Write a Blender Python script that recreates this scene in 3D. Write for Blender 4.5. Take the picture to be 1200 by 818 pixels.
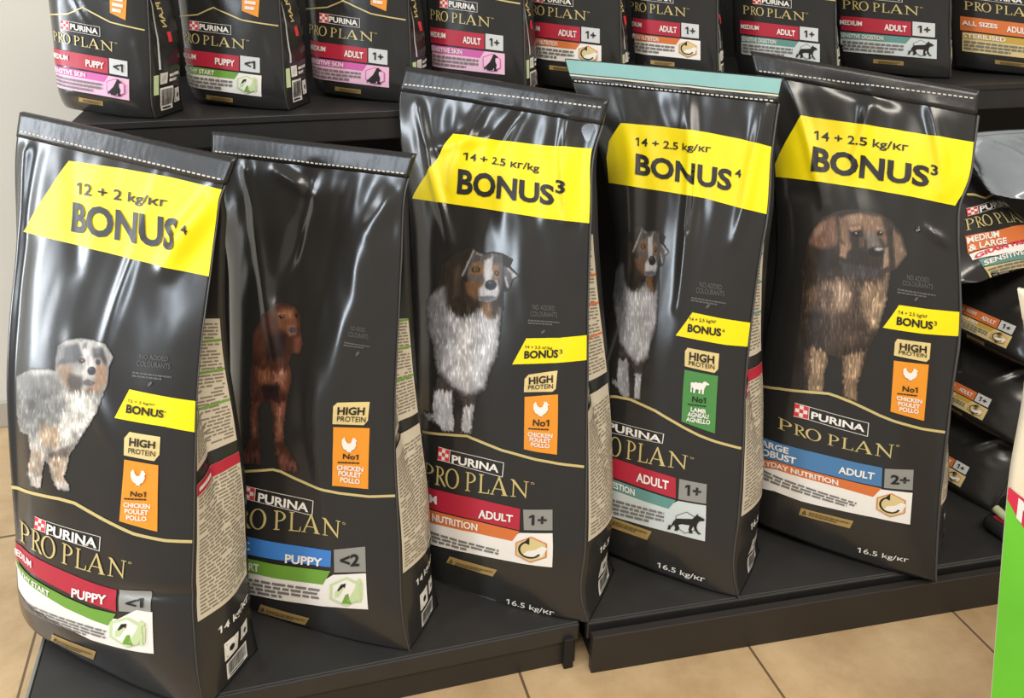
import bpy, bmesh, math, json, random
import numpy as np
from mathutils import Vector, Matrix, Euler

for o in list(bpy.data.objects):
    bpy.data.objects.remove(o, do_unlink=True)
SC = bpy.context.scene
COL = SC.collection
PI = math.pi

# ---------------------------------------------------------------- camera
cam_d = bpy.data.cameras.new('camera')
cam = bpy.data.objects.new('camera', cam_d)
COL.objects.link(cam)
cam_d.sensor_fit = 'HORIZONTAL'
cam_d.sensor_width = 36.0
cam_d.lens = 36.0*1000.0/1200.0
cam.location = (0.0, 0.0, 1.25)
cam.rotation_euler = Matrix([[0.961621, 0.127161, -0.243137], [-0.274382, 0.445657, -0.852117], [0.0, 0.886126, 0.463444]]).to_euler()
cam_d.clip_start = 0.02
SC.camera = cam

# ---------------------------------------------------------------- light and exposure
SC.view_settings.view_transform = 'Standard'
SC.view_settings.look = 'None'
SC.view_settings.gamma = 1.0
SC.view_settings.use_curve_mapping = False
SC.view_settings.exposure = 0.0

world = bpy.data.worlds.new('shop_air')
SC.world = world
world.use_nodes = True
bg = world.node_tree.nodes['Background']
bg.inputs['Color'].default_value = (1.0, 0.95, 0.88, 1)
bg.inputs['Strength'].default_value = 0.42

def area(name, loc, target, sx, sy, power, color):
    d = bpy.data.lights.new(name, 'AREA')
    d.shape = 'RECTANGLE'; d.size = sx; d.size_y = sy
    d.energy = power; d.color = color
    o = bpy.data.objects.new(name, d); COL.objects.link(o)
    o.location = loc
    v = Vector(target) - Vector(loc)
    o.rotation_euler = v.to_track_quat('-Z', 'Y').to_euler()
    return o
area('shop_window_light', (-2.8, 1.85, 1.35), (0.0, 1.4, 0.7), 0.42, 1.7, 52, (0.86, 0.93, 1.0))
area('added_sheen_light', (-3.2, -0.05, 2.15), (0.1, 1.3, 0.8), 0.45, 1.1, 48, (0.80, 0.90, 1.0))  # added unseen strip, no real door: puts a bluish sheen on the bag fronts
area('ceiling_lamp_light', (0.2, -0.3, 2.9), (0.3, 1.2, 0.3), 2.4, 0.5, 72, (1.0, 0.93, 0.82))
area('ceiling_lamp_light', (2.4, 0.2, 2.9), (1.2, 1.2, 0.2), 1.6, 0.5, 14, (1.0, 0.90, 0.76))

# ---------------------------------------------------------------- materials
def lin(c):
    return tuple((x/255.0/12.92 if x/255.0 <= 0.04045 else ((x/255.0 + 0.055)/1.055)**2.4) for x in c) + (1.0,)

def pmat(name, rgb, rough=0.5, spec=0.5, metal=0.0, coat=0.0, var=0.0, scale=40.0, bump=0.0):
    m = bpy.data.materials.new(name)
    m.use_nodes = True
    nt = m.node_tree
    b = nt.nodes['Principled BSDF']
    b.inputs['Roughness'].default_value = rough
    b.inputs['Specular IOR Level'].default_value = spec
    b.inputs['Metallic'].default_value = metal
    b.inputs['Coat Weight'].default_value = coat
    b.inputs['Coat Roughness'].default_value = 0.15
    c = lin(rgb)
    b.inputs['Base Color'].default_value = c
    if var or bump:
        tc = nt.nodes.new('ShaderNodeTexCoord')
        nz = nt.nodes.new('ShaderNodeTexNoise')
        nz.inputs['Scale'].default_value = scale
        nz.inputs['Detail'].default_value = 4
        nt.links.new(tc.outputs['Object'], nz.inputs['Vector'])
        if var:
            mx = nt.nodes.new('ShaderNodeMix'); mx.data_type = 'RGBA'
            mx.inputs[6].default_value = tuple(x*(1 - var) for x in c[:3]) + (1,)
            mx.inputs[7].default_value = tuple(min(1, x*(1 + var)) for x in c[:3]) + (1,)
            nt.links.new(nz.outputs['Fac'], mx.inputs[0])
            nt.links.new(mx.outputs[2], b.inputs['Base Color'])
        if bump:
            bp = nt.nodes.new('ShaderNodeBump')
            bp.inputs['Strength'].default_value = bump
            bp.inputs['Distance'].default_value = 0.004
            nt.links.new(nz.outputs['Fac'], bp.inputs['Height'])
            nt.links.new(bp.outputs['Normal'], b.inputs['Normal'])
    return m

PR = dict(rough=0.42, spec=0.4)
M = {
 'film': pmat('black_film', (44, 43, 42), 0.21, 0.55, var=0.12, scale=9, bump=0.10),
 'film_seal': pmat('black_seal_film', (38, 37, 37), 0.30, 0.5, var=0.2, scale=60, bump=0.12),
 'seam': pmat('grey_seam', (105, 102, 98), 0.4),
 'thread': pmat('white_thread', (205, 200, 190), 0.7),
 'tealfilm': pmat('teal_film', (126, 172, 168), 0.4, var=0.1, scale=30),
 'creamline': pmat('cream_line', (205, 200, 175), 0.5),
 'yellow': pmat('yellow_print', (244, 224, 14), **PR),
 'ink': pmat('black_ink', (34, 32, 30), **PR),
 'faint': pmat('faded_grey_ink', (92, 90, 88), **PR),
 'white': pmat('white_print', (236, 232, 226), **PR),
 'pale': pmat('pale_grey_print', (200, 208, 208), **PR),
 'grey': pmat('grey_ink', (120, 116, 112), **PR),
 'gold': pmat('gold_print', (208, 190, 128), 0.38, 0.5, 0.15),
 'tag': pmat('pale_gold_print', (226, 203, 140), 0.4, 0.5, 0.1, var=0.12, scale=25),
 'bronze': pmat('bronze_print', (176, 148, 92), 0.4, 0.5, 0.15),
 'inkbrown': pmat('brown_ink', (110, 90, 55), **PR),
 'orange': pmat('amber_print', (232, 150, 46), **PR),
 'orange2': pmat('burnt_orange_print', (212, 116, 60), **PR),
 'green': pmat('leaf_green_print', (112, 160, 62), **PR),
 'green2': pmat('mid_green_print', (78, 140, 74), **PR),
 'greenpale': pmat('pale_green_print', (196, 214, 164), **PR),
 'red': pmat('raspberry_print', (180, 42, 62), **PR),
 'logored': pmat('logo_red_print', (214, 62, 68), **PR),
 'blue': pmat('blue_print', (66, 128, 205), **PR),
 'steel': pmat('steel_blue_print', (76, 124, 172), **PR),
 'teal': pmat('teal_print', (98, 146, 140), **PR),
 'silver': pmat('silver_print', (152, 152, 148), 0.38, 0.5, 0.2),
 'silver2': pmat('light_silver_print', (206, 208, 208), 0.4),
 'pink': pmat('pink_print', (206, 96, 168), **PR),
 'pinkpale': pmat('pale_pink_print', (232, 186, 212), **PR),
 'ochre': pmat('ochre_print', (196, 160, 72), **PR),
 'sand': pmat('sand_print', (214, 196, 140), **PR),
 'beige': pmat('beige_print', (206, 196, 176), **PR),
 'beigetext': pmat('brown_grey_ink', (132, 122, 106), **PR),
 'shelf': pmat('black_shelf_metal', (42, 41, 41), 0.40, 0.5, var=0.2, scale=30, bump=0.05),
 'kick': pmat('charcoal_kickboard', (44, 40, 38), 0.5, 0.4, var=0.15, scale=12),
 'edge': pmat('worn_metal_edge', (150, 150, 148), 0.35, 0.5, 0.7),
 'dark': pmat('dark_back_panel', (30, 29, 29), 0.6, 0.3, var=0.2, scale=6),
 'plaster': pmat('grey_plaster', (216, 215, 208), 0.85, 0.2, var=0.04, scale=3),
 'skirt': pmat('pale_skirting', (178, 172, 162), 0.6),
 'silverfilm': pmat('silver_film', (150, 158, 166), 0.3, 0.6, 0.3, var=0.2, scale=12, bump=0.3),
 'lime': pmat('lime_green_print', (104, 196, 48), 0.45, var=0.35, scale=3),
 'cream': pmat('cream_print', (236, 224, 196), 0.5, var=0.06, scale=14),
 'crimson': pmat('crimson_print', (214, 40, 74), 0.45),
 'cord': pmat('pale_green_seal', (176, 184, 140), 0.55, var=0.2, scale=80),
}

def floor_material():
    m = bpy.data.materials.new('tan_floor_tiles'); m.use_nodes = True
    nt = m.node_tree; b = nt.nodes['Principled BSDF']
    tc = nt.nodes.new('ShaderNodeTexCoord')
    sp = nt.nodes.new('ShaderNodeSeparateXYZ'); nt.links.new(tc.outputs['Object'], sp.inputs[0])
    def mth(op, a, bb):
        n = nt.nodes.new('ShaderNodeMath'); n.operation = op
        for i, v in enumerate((a, bb)):
            if v is None: continue
            if isinstance(v, (int, float)): n.inputs[i].default_value = v
            else: nt.links.new(v, n.inputs[i])
        return n.outputs[0]
    T = 0.436
    def joint(sock, off, T=T):
        f = mth('FRACT', mth('DIVIDE', mth('SUBTRACT', sock, off), T), None)
        d = mth('MINIMUM', f, mth('SUBTRACT', 1.0, f))
        return mth('LESS_THAN', d, 0.0058)
    j = mth('MAXIMUM', joint(sp.outputs['X'], 0.318), joint(sp.outputs['Y'], 1.741, 0.60))
    n1 = nt.nodes.new('ShaderNodeTexNoise'); n1.inputs['Scale'].default_value = 7; n1.inputs['Detail'].default_value = 7
    n1.inputs['Roughness'].default_value = 0.65
    nt.links.new(tc.outputs['Object'], n1.inputs['Vector'])
    cr = nt.nodes.new('ShaderNodeValToRGB')
    cr.color_ramp.elements[0].position = 0.3; cr.color_ramp.elements[0].color = lin((172, 142, 104))
    cr.color_ramp.elements[1].position = 0.7; cr.color_ramp.elements[1].color = lin((206, 178, 138))
    nt.links.new(n1.outputs['Fac'], cr.inputs[0])
    mx = nt.nodes.new('ShaderNodeMix'); mx.data_type = 'RGBA'
    mx.inputs[7].default_value = lin((104, 84, 62))
    nt.links.new(j, mx.inputs[0]); nt.links.new(cr.outputs[0], mx.inputs[6])
    nt.links.new(mx.outputs[2], b.inputs['Base Color'])
    b.inputs['Roughness'].default_value = 0.38
    bp = nt.nodes.new('ShaderNodeBump'); bp.inputs['Strength'].default_value = 0.3; bp.inputs['Distance'].default_value = 0.002
    bp.invert = True
    nt.links.new(j, bp.inputs['Height']); nt.links.new(bp.outputs['Normal'], b.inputs['Normal'])
    return m

def picture_material():
    m = bpy.data.materials.new('printed_dog_picture'); m.use_nodes = True
    nt = m.node_tree; b = nt.nodes['Principled BSDF']
    at = nt.nodes.new('ShaderNodeAttribute'); at.attribute_name = 'print'
    nt.links.new(at.outputs['Color'], b.inputs['Base Color'])
    b.inputs['Roughness'].default_value = 0.42; b.inputs['Specular IOR Level'].default_value = 0.4
    return m
M['picture'] = picture_material()

# ---------------------------------------------------------------- helpers
def tag(o, label=None, cat=None, group=None, kind=None):
    if label: o['label'] = label
    if cat: o['category'] = cat
    if group: o['group'] = group
    if kind: o['kind'] = kind
    return o

def empty(name, loc, rot=(0, 0, 0)):
    o = bpy.data.objects.new(name, None); COL.objects.link(o)
    o.empty_display_size = 0.05
    o.location = loc; o.rotation_euler = rot
    return o

def mesh_obj(name, verts, faces, mats, parent=None, midx=None, smooth=True):
    me = bpy.data.meshes.new(name)
    me.from_pydata([tuple(map(float, v)) for v in verts], [], faces)
    for m in (mats if isinstance(mats, (list, tuple)) else [mats]):
        me.materials.append(m)
    if midx is not None:
        me.polygons.foreach_set('material_index', midx)
    me.polygons.foreach_set('use_smooth', [smooth]*len(me.polygons))
    me.update()
    o = bpy.data.objects.new(name, me); COL.objects.link(o)
    if parent: o.parent = parent
    return o

def bm_obj(name, bm, mats, parent=None, smooth=False):
    me = bpy.data.meshes.new(name); bm.to_mesh(me); bm.free()
    for m in (mats if isinstance(mats, (list, tuple)) else [mats]): me.materials.append(m)
    me.polygons.foreach_set('use_smooth', [smooth]*len(me.polygons))
    o = bpy.data.objects.new(name, me); COL.objects.link(o)
    if parent: o.parent = parent
    return o

def add_box(bm, lo, hi, bevel=0.0):
    r = bmesh.ops.create_cube(bm, size=1.0)
    vs = r['verts']
    for v in vs:
        v.co = Vector([lo[i] + (v.co[i] + 0.5)*(hi[i] - lo[i]) for i in range(3)])
    if bevel:
        es = list({e for v in vs for e in v.link_edges})
        bmesh.ops.bevel(bm, geom=es, offset=bevel, segments=2, profile=0.5, affect='EDGES')

# ---------------------------------------------------------------- bag surface
# A bag is described in its own axes: u runs along the front from its right front
# edge (0) to the left (negative), b runs back, z up.  s: 0 left .. 1 right on the
# front, t: 0 foot .. 1 top, a: 0 front .. 1 back on the folded side.
def lerp_keys(keys, t):
    k = np.array(keys, float)
    x, y = k[:, 0], k[:, 1]
    m = np.gradient(y, x)
    t = np.clip(t, x[0], x[-1])
    i = np.clip(np.searchsorted(x, t, side='right') - 1, 0, len(x) - 2)
    h = x[i+1] - x[i]
    q = (t - x[i]) / h
    return ((2*q**3 - 3*q**2 + 1)*y[i] + (q**3 - 2*q**2 + q)*h*m[i]
            + (-2*q**3 + 3*q**2)*y[i+1] + (q**3 - q**2)*h*m[i+1])

def sstep(a, b, x):
    q = np.clip((x - a) / (b - a), 0, 1)
    return q*q*(3 - 2*q)

def hash2(ix, iy, seed):
    h = np.sin(ix*127.1 + iy*311.7 + seed*74.7) * 43758.5453
    return h - np.floor(h)

def vnoise(x, y, seed):
    ix, iy = np.floor(x), np.floor(y)
    fx, fy = x - ix, y - iy
    fx, fy = fx*fx*(3 - 2*fx), fy*fy*(3 - 2*fy)
    a, b = hash2(ix, iy, seed), hash2(ix+1, iy, seed)
    c, d = hash2(ix, iy+1, seed), hash2(ix+1, iy+1, seed)
    return (a + (b - a)*fx)*(1 - fy) + (c + (d - c)*fx)*fy - 0.5

def crease(s, t, folds):
    n = np.zeros_like(s)
    for (s0, t0, s1, t1, w, amp) in folds:
        dx, dy = s1 - s0, (t1 - t0)*2.1
        L = dx*dx + dy*dy
        q = np.clip(((s - s0)*dx + (t - t0)*2.1*dy) / L, 0, 1)
        ex, ey = s - (s0 + q*dx), (t - t0)*2.1 - q*dy
        n += amp*np.exp(-(ex*ex + ey*ey)/(w*w)) * (0.35 + 0.65*np.sin(np.pi*np.clip(q, 0.02, 0.98)))
    return n

def depth_at(B, t):
    return (B['d'] - 0.018)*(1 - sstep(0.22, 0.97, t)) + 0.004 + 0.014*(1 - sstep(0.89, 0.955, t))

def bag_front(B, s, t):
    s, t = np.asarray(s, float), np.asarray(t, float)
    uR, uL = lerp_keys(B['R'], t), lerp_keys(B['L'], t)
    u = uL + (uR - uL)*s
    vT = B['vL'] + (B['vR'] - B['vL'])*s
    v0 = B['v0']*(1 - np.clip(s, 0, 1))**1.5
    v = v0 + (vT - v0)*t
    f = 1 - np.abs(np.clip(2*s - 1, -1, 1))**2.6
    g = sstep(-0.22, 0.16, t)*(1 - sstep(0.45, 0.95, t))
    n = B['bul']*f*g + 0.10*B['bul']*f*sstep(-0.02, 0.1, t)
    n = n - B['curl']*(np.clip(0.24 - s, 0, 1)/0.24)**2*(1 - sstep(0.7, 0.97, t))
    n = n - B.get('foot', 0.009)*(np.clip(0.09 - t, 0, 1)/0.09)**2
    k = B['wr']*(0.25 + 0.75*sstep(0.0, 0.12, s)*sstep(0.0, 0.06, 1 - s))*(1 - sstep(0.93, 0.97, t)*0.75)
    top = 0.35 + 0.9*sstep(0.55, 0.9, t)
    n = n + k*top*(vnoise(s*7 + t*2, t*6, B['seed']) + 0.55*vnoise(s*15 - t*5, t*14 + s*4, B['seed'] + 3))
    n = n + crease(s, t, B['folds'])*(1 - sstep(0.95, 0.99, t))
    la = B['lam']
    return np.stack([u, -np.cos(la)*n + np.sin(la)*v, np.cos(la)*v + np.sin(la)*n], -1)

def bag_edge(B, t, right=True):
    s = np.ones_like(t) if right else np.zeros_like(t)
    return bag_front(B, s, t)

def bag_side(B, a, t, right=True):
    a, t = np.asarray(a, float), np.asarray(t, float)
    e = bag_edge(B, t, right)
    D = depth_at(B, t)
    g = np.sqrt(np.clip((B['d']/2)**2 - (D/2)**2, 0, None))*0.9
    out = B['gb']*np.sin(np.pi*a)*sstep(-0.02, 0.1, t)*(1 - sstep(0.35, 0.72, t)) - g*(1 - np.abs(2*a - 1))
    out = out + 0.004*vnoise(a*5, t*22, B['seed'] + 9)*np.sin(np.pi*a)
    e = e.copy()
    e[..., 0] += out if right else -out
    e[..., 1] += a*D
    return e

def bag_back(B, s, t):
    F0 = bag_edge(B, t, False)
    F1 = bag_edge(B, t, True)
    p = F0*(1 - s)[..., None] + F1*s[..., None]
    p[..., 1] += depth_at(B, t) + 0.012*(1 - (2*s - 1)**2)*(1 - sstep(0.5, 0.95, t))
    return p

# ---------------------------------------------------------------- flat print shapes (x right, y up)
def arc(cx, cy, rx, ry, a0, a1, n=14):
    return [(cx + rx*math.cos(math.radians(a0 + (a1 - a0)*k/n)), cy + ry*math.sin(math.radians(a0 + (a1 - a0)*k/n))) for k in range(n + 1)]

def ringband(cx, cy, rx, ry, ix, iy, a0, a1, n=18, dx=0.0):
    A, B = arc(cx, cy, rx, ry, a0, a1, n), arc(cx + dx, cy, ix, iy, a0, a1, n)
    return [[A[k], A[k+1], B[k+1], B[k]] for k in range(n)]

def rect(x0, y0, x1, y1):
    return [(x0, y0), (x1, y0), (x1, y1), (x0, y1)]

SERIF = {
 'P': [rect(.16, .03, .34, .97), rect(.03, 0, .5, .045), rect(.03, .955, .4, 1)] + ringband(.32, .72, .66, .28, .47, .235, -90, 90),
 'R': [rect(.12, .03, .28, .97), rect(0, 0, .42, .045), rect(0, .955, .35, 1), [(.30, .49), (.50, .49), (1.06, .0), (.82, .0)]] + ringband(.27, .735, .52, .265, .35, .22, -90, 90),
 'O': ringband(.5, .5, .55, .53, .38, .475, 0, 360, 30),
 'L': [rect(.12, .03, .30, .97), rect(0, .955, .42, 1), rect(0, 0, .95, .05), [(.84, .05), (.96, .05), (1.0, .27), (.95, .27)]],
 'A': [[(.08, .02), (.15, .02), (.52, .92), (.47, 1.03)], [(.45, 1.03), (.53, 1.03), (.98, .02), (.76, .02)], rect(.26, .31, .74, .355), rect(0, 0, .24, .04), rect(.66, 0, 1.04, .04)],
 'N': [rect(.12, .02, .19, .95), rect(.0, 0, .32, .04), [(-.02, 1.0), (.18, 1.0), (.93, .10), (.93, -.05)], rect(.86, .0, .93, .97), rect(.74, .96, 1.05, 1.0), rect(-.02, .96, .18, 1.0)],
}
def pro_plan_polys():
    out = []
    for ch, x0, x1 in (('P', 0, .112), ('R', .128, .222), ('O', .222, .335), ('P', .394, .49), ('L', .515, .615), ('A', .62, .785), ('N', .815, .985)):
        for p in SERIF[ch]:
            out.append([(x0 + (x1 - x0)*x, y) for x, y in p])
    out += ringband(1.03, .93, .018, .07, .012, .05, 0, 360, 10)
    return out

HEX = [(.5, 1.0), (.93, .76), (.93, .26), (.5, .02), (.07, .26), (.07, .76)]
SIT = [(.58, .96), (.66, .99), (.70, .92), (.80, .86), (.78, .80), (.68, .77), (.68, .60), (.74, .42), (.72, .22), (.78, .08), (.62, .08), (.60, .25), (.54, .10), (.30, .08), (.24, .2), (.16, .1), (.12, .16), (.26, .34), (.42, .55), (.50, .75)]
WOLF = [(.03, .30), (.10, .28), (.16, .50), (.24, .64), (.46, .68), (.66, .72), (.74, .86), (.79, .96), (.82, .86), (.88, .84), (.99, .74), (.96, .68), (.85, .66), (.80, .52), (.78, .36), (.84, .18), (.92, .10), (.84, .08), (.74, .24), (.70, .40), (.66, .24), (.70, .08), (.60, .08), (.58, .24), (.60, .42), (.40, .42), (.30, .36), (.34, .22), (.28, .08), (.20, .08), (.22, .22), (.18, .34), (.10, .20), (.08, .08), (.0, .08), (.03, .2)]
HEN = [(.06, .80), (.20, .99), (.29, .74), (.42, .60), (.58, .62), (.66, .82), (.69, 1.0), (.77, .94), (.83, .99), (.87, .86), (.98, .78), (.88, .72), (.91, .48), (.80, .24), (.62, .10), (.64, .0), (.50, .04), (.40, .0), (.42, .10), (.20, .22), (.08, .48)]
SHEEP = [(.02, .72), (.10, .80), (.18, .76), (.28, .84), (.40, .80), (.52, .84), (.62, .80), (.68, .94), (.76, .99), (.82, .94), (.98, .84), (.96, .74), (.84, .72), (.78, .56), (.74, .42), (.72, .02), (.63, .02), (.62, .36), (.56, .34), (.54, .02), (.46, .02), (.46, .32), (.30, .32), (.26, .02), (.17, .02), (.18, .36), (.10, .42), (.10, .04), (.03, .04), (.04, .5)]
def circ_arrow():
    return [('ink', 1, p) for p in ringband(.48, .52, .33, .34, .27, .28, 110, 330, 22)] + [('ink', 1, [(.30, .78), (.46, .98), (.46, .70)])]
def scaled(poly, x0, y0, x1, y1): return [(x0 + (x1 - x0)*x, y0 + (y1 - y0)*y) for x, y in poly]
ICONS = {
 'checker': [('logored', 0, rect(0, 0, 1, 1))] + [('white', 1, rect(.08 + .28*i, .08 + .28*j, .36 + .28*i, .36 + .28*j)) for i in range(3) for j in range(3) if (i + j) % 2 == 1] + [('white', 1, rect(.0, .0, 1, .04)), ('white', 1, rect(.0, .96, 1, 1))],
 'frame': [('white', 0, rect(0, 0, 1, .035)), ('white', 0, rect(0, .965, 1, 1)), ('white', 0, rect(.988, 0, 1, 1)), ('white', 0, rect(0, 0, .01, 1))],
 'hen': [('white', 1, HEN)],
 'sheep': [('white', 1, SHEEP)],
 'leaf': [('faint', 0, [(.3, 0), (.2, .4), (.5, .9), (.9, 1.0), (.85, .5), (.5, .15)])],
 'peak': [('ink', 0, [(.1, .1), (.5, .95), (.9, .1)]), ('bronze', 1, [(.38, .25), (.5, .6), (.62, .25)])],
 'growth': [('greenpale', 0, HEX), ('white', 1, scaled(HEX, .10, .08, .90, .92)), ('green', 2, [(.40, .12), (.50, .42), (.58, .46), (.60, .30), (.66, .12)]), ('greenpale', 2, [(.22, .50), (.40, .74), (.50, .80), (.44, .60), (.34, .36), (.22, .30)]),
            ('greenpale', 2, scaled(SIT, .50, .10, 1.02, .98)), ('ink', 3, [(.28, .56), (.31, .53), (.44, .68), (.48, .64), (.50, .80), (.37, .76), (.41, .71)])],
 'everyday': [('orange2', 0, HEX), ('sand', 1, scaled(HEX, .04, .04, .96, .96)), ('white', 2, [(.28, .30), (.40, .46), (.62, .52), (.80, .66), (.95, .60), (.88, .44), (.82, .28), (.56, .24)])] + [(a, 3, p) for a, _, p in circ_arrow()],
 'wolf': [('grey', 0, scaled(HEX, .16, .0, .84, 1.0)), ('pale', 1, scaled(HEX, .19, .04, .81, .96)), ('ink', 2, WOLF)],
 'sit': [('pink', 0, HEX), ('pinkpale', 1, scaled(HEX, .05, .05, .95, .95)), ('ink', 2, SIT)],
}
rb = random.Random(3)
BAR = []
x = .08
while x < .92:
    w = rb.choice((.012, .02, .03)); BAR.append(('ink', 1, rect(x, .22, x + w, .92))); x += w + rb.choice((.014, .022))
ICONS['barcode'] = [('white', 0, rect(0, 0, 1, 1))] + BAR + [('ink', 1, rect(.12, .07, .8, .15))]
ICONS['recycle'] = [('white', 0, rect(0, 0, 1, 1)), ('ink', 1, rect(.15, .15, .85, .85)), ('white', 2, HEX), ('ink', 3, scaled(HEX, .3, .3, .7, .7))]

TEXTS = {}
def flag_ones(s, vs, fs):
    # the figure one on the packaging has a slanted flag: give every bare upright one
    lab = list(range(len(vs)))
    def find(i):
        while lab[i] != i: i = lab[i]
        return i
    for f in fs:
        for i in f[1:]: lab[find(i)] = find(f[0])
    groups = {}
    for i in range(len(vs)): groups.setdefault(find(i), []).append(i)
    H = vs[:, 1].max() - vs[:, 1].min()
    vs = [tuple(v) for v in vs]; fs = list(fs)
    for g in groups.values():
        P = np.array([vs[i] for i in g]); w, h = P.max(0) - P.min(0)
        if h > 0.55*H and w < 0.32*h:
            x0, y1 = P[:, 0].min(), P[:, 1].max()
            b = len(vs)
            vs += [(x0, y1), (x0, y1 - 0.20*h), (x0 - 0.22*h, y1 - 0.34*h), (x0 - 0.22*h, y1 - 0.15*h)]
            fs.append((b, b + 3, b + 2, b + 1))
    return np.array(vs), fs

def text_shape(s, bold):
    k = (s, bold)
    if k in TEXTS: return TEXTS[k]
    cu = bpy.data.curves.new('type', 'FONT')
    cu.body = s; cu.size = 1.0; cu.offset = bold; cu.resolution_u = 3
    cu.fill_mode = 'FRONT'
    o = bpy.data.objects.new('type', cu); COL.objects.link(o)
    me = o.to_mesh()
    vs = np.array([v.co[:2] for v in me.vertices]); fs = [tuple(p.vertices) for p in me.polygons]
    o.to_mesh_clear(); bpy.data.objects.remove(o); bpy.data.curves.remove(cu)
    if '1' in s: vs, fs = flag_ones(s, vs, fs)
    lo, hi = vs.min(0), vs.max(0)
    vs = (vs - lo)/(hi - lo)
    TEXTS[k] = (vs, fs)
    return TEXTS[k]

# ---------------------------------------------------------------- printing on a surface
def quad_map(pts, um):
    P = np.array(pts, float)
    if len(P) == 4:
        def f(uv):
            uv = np.asarray(uv, float); u, v = uv[:, :1], uv[:, 1:2]
            return v*(P[0]*(1 - u) + P[1]*u) + (1 - v)*(P[3]*(1 - u) + P[2]*u)
    else:
        def lag(a, b, c, u):
            return a*(u - um)*(u - 1)/(um) + b*u*(u - 1)/(um*(um - 1)) + c*u*(u - um)/(1 - um)
        def f(uv):
            uv = np.asarray(uv, float); u, v = uv[:, :1], uv[:, 1:2]
            return v*lag(P[0], P[1], P[2], u) + (1 - v)*lag(P[5], P[4], P[3], u)
    return f

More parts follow.
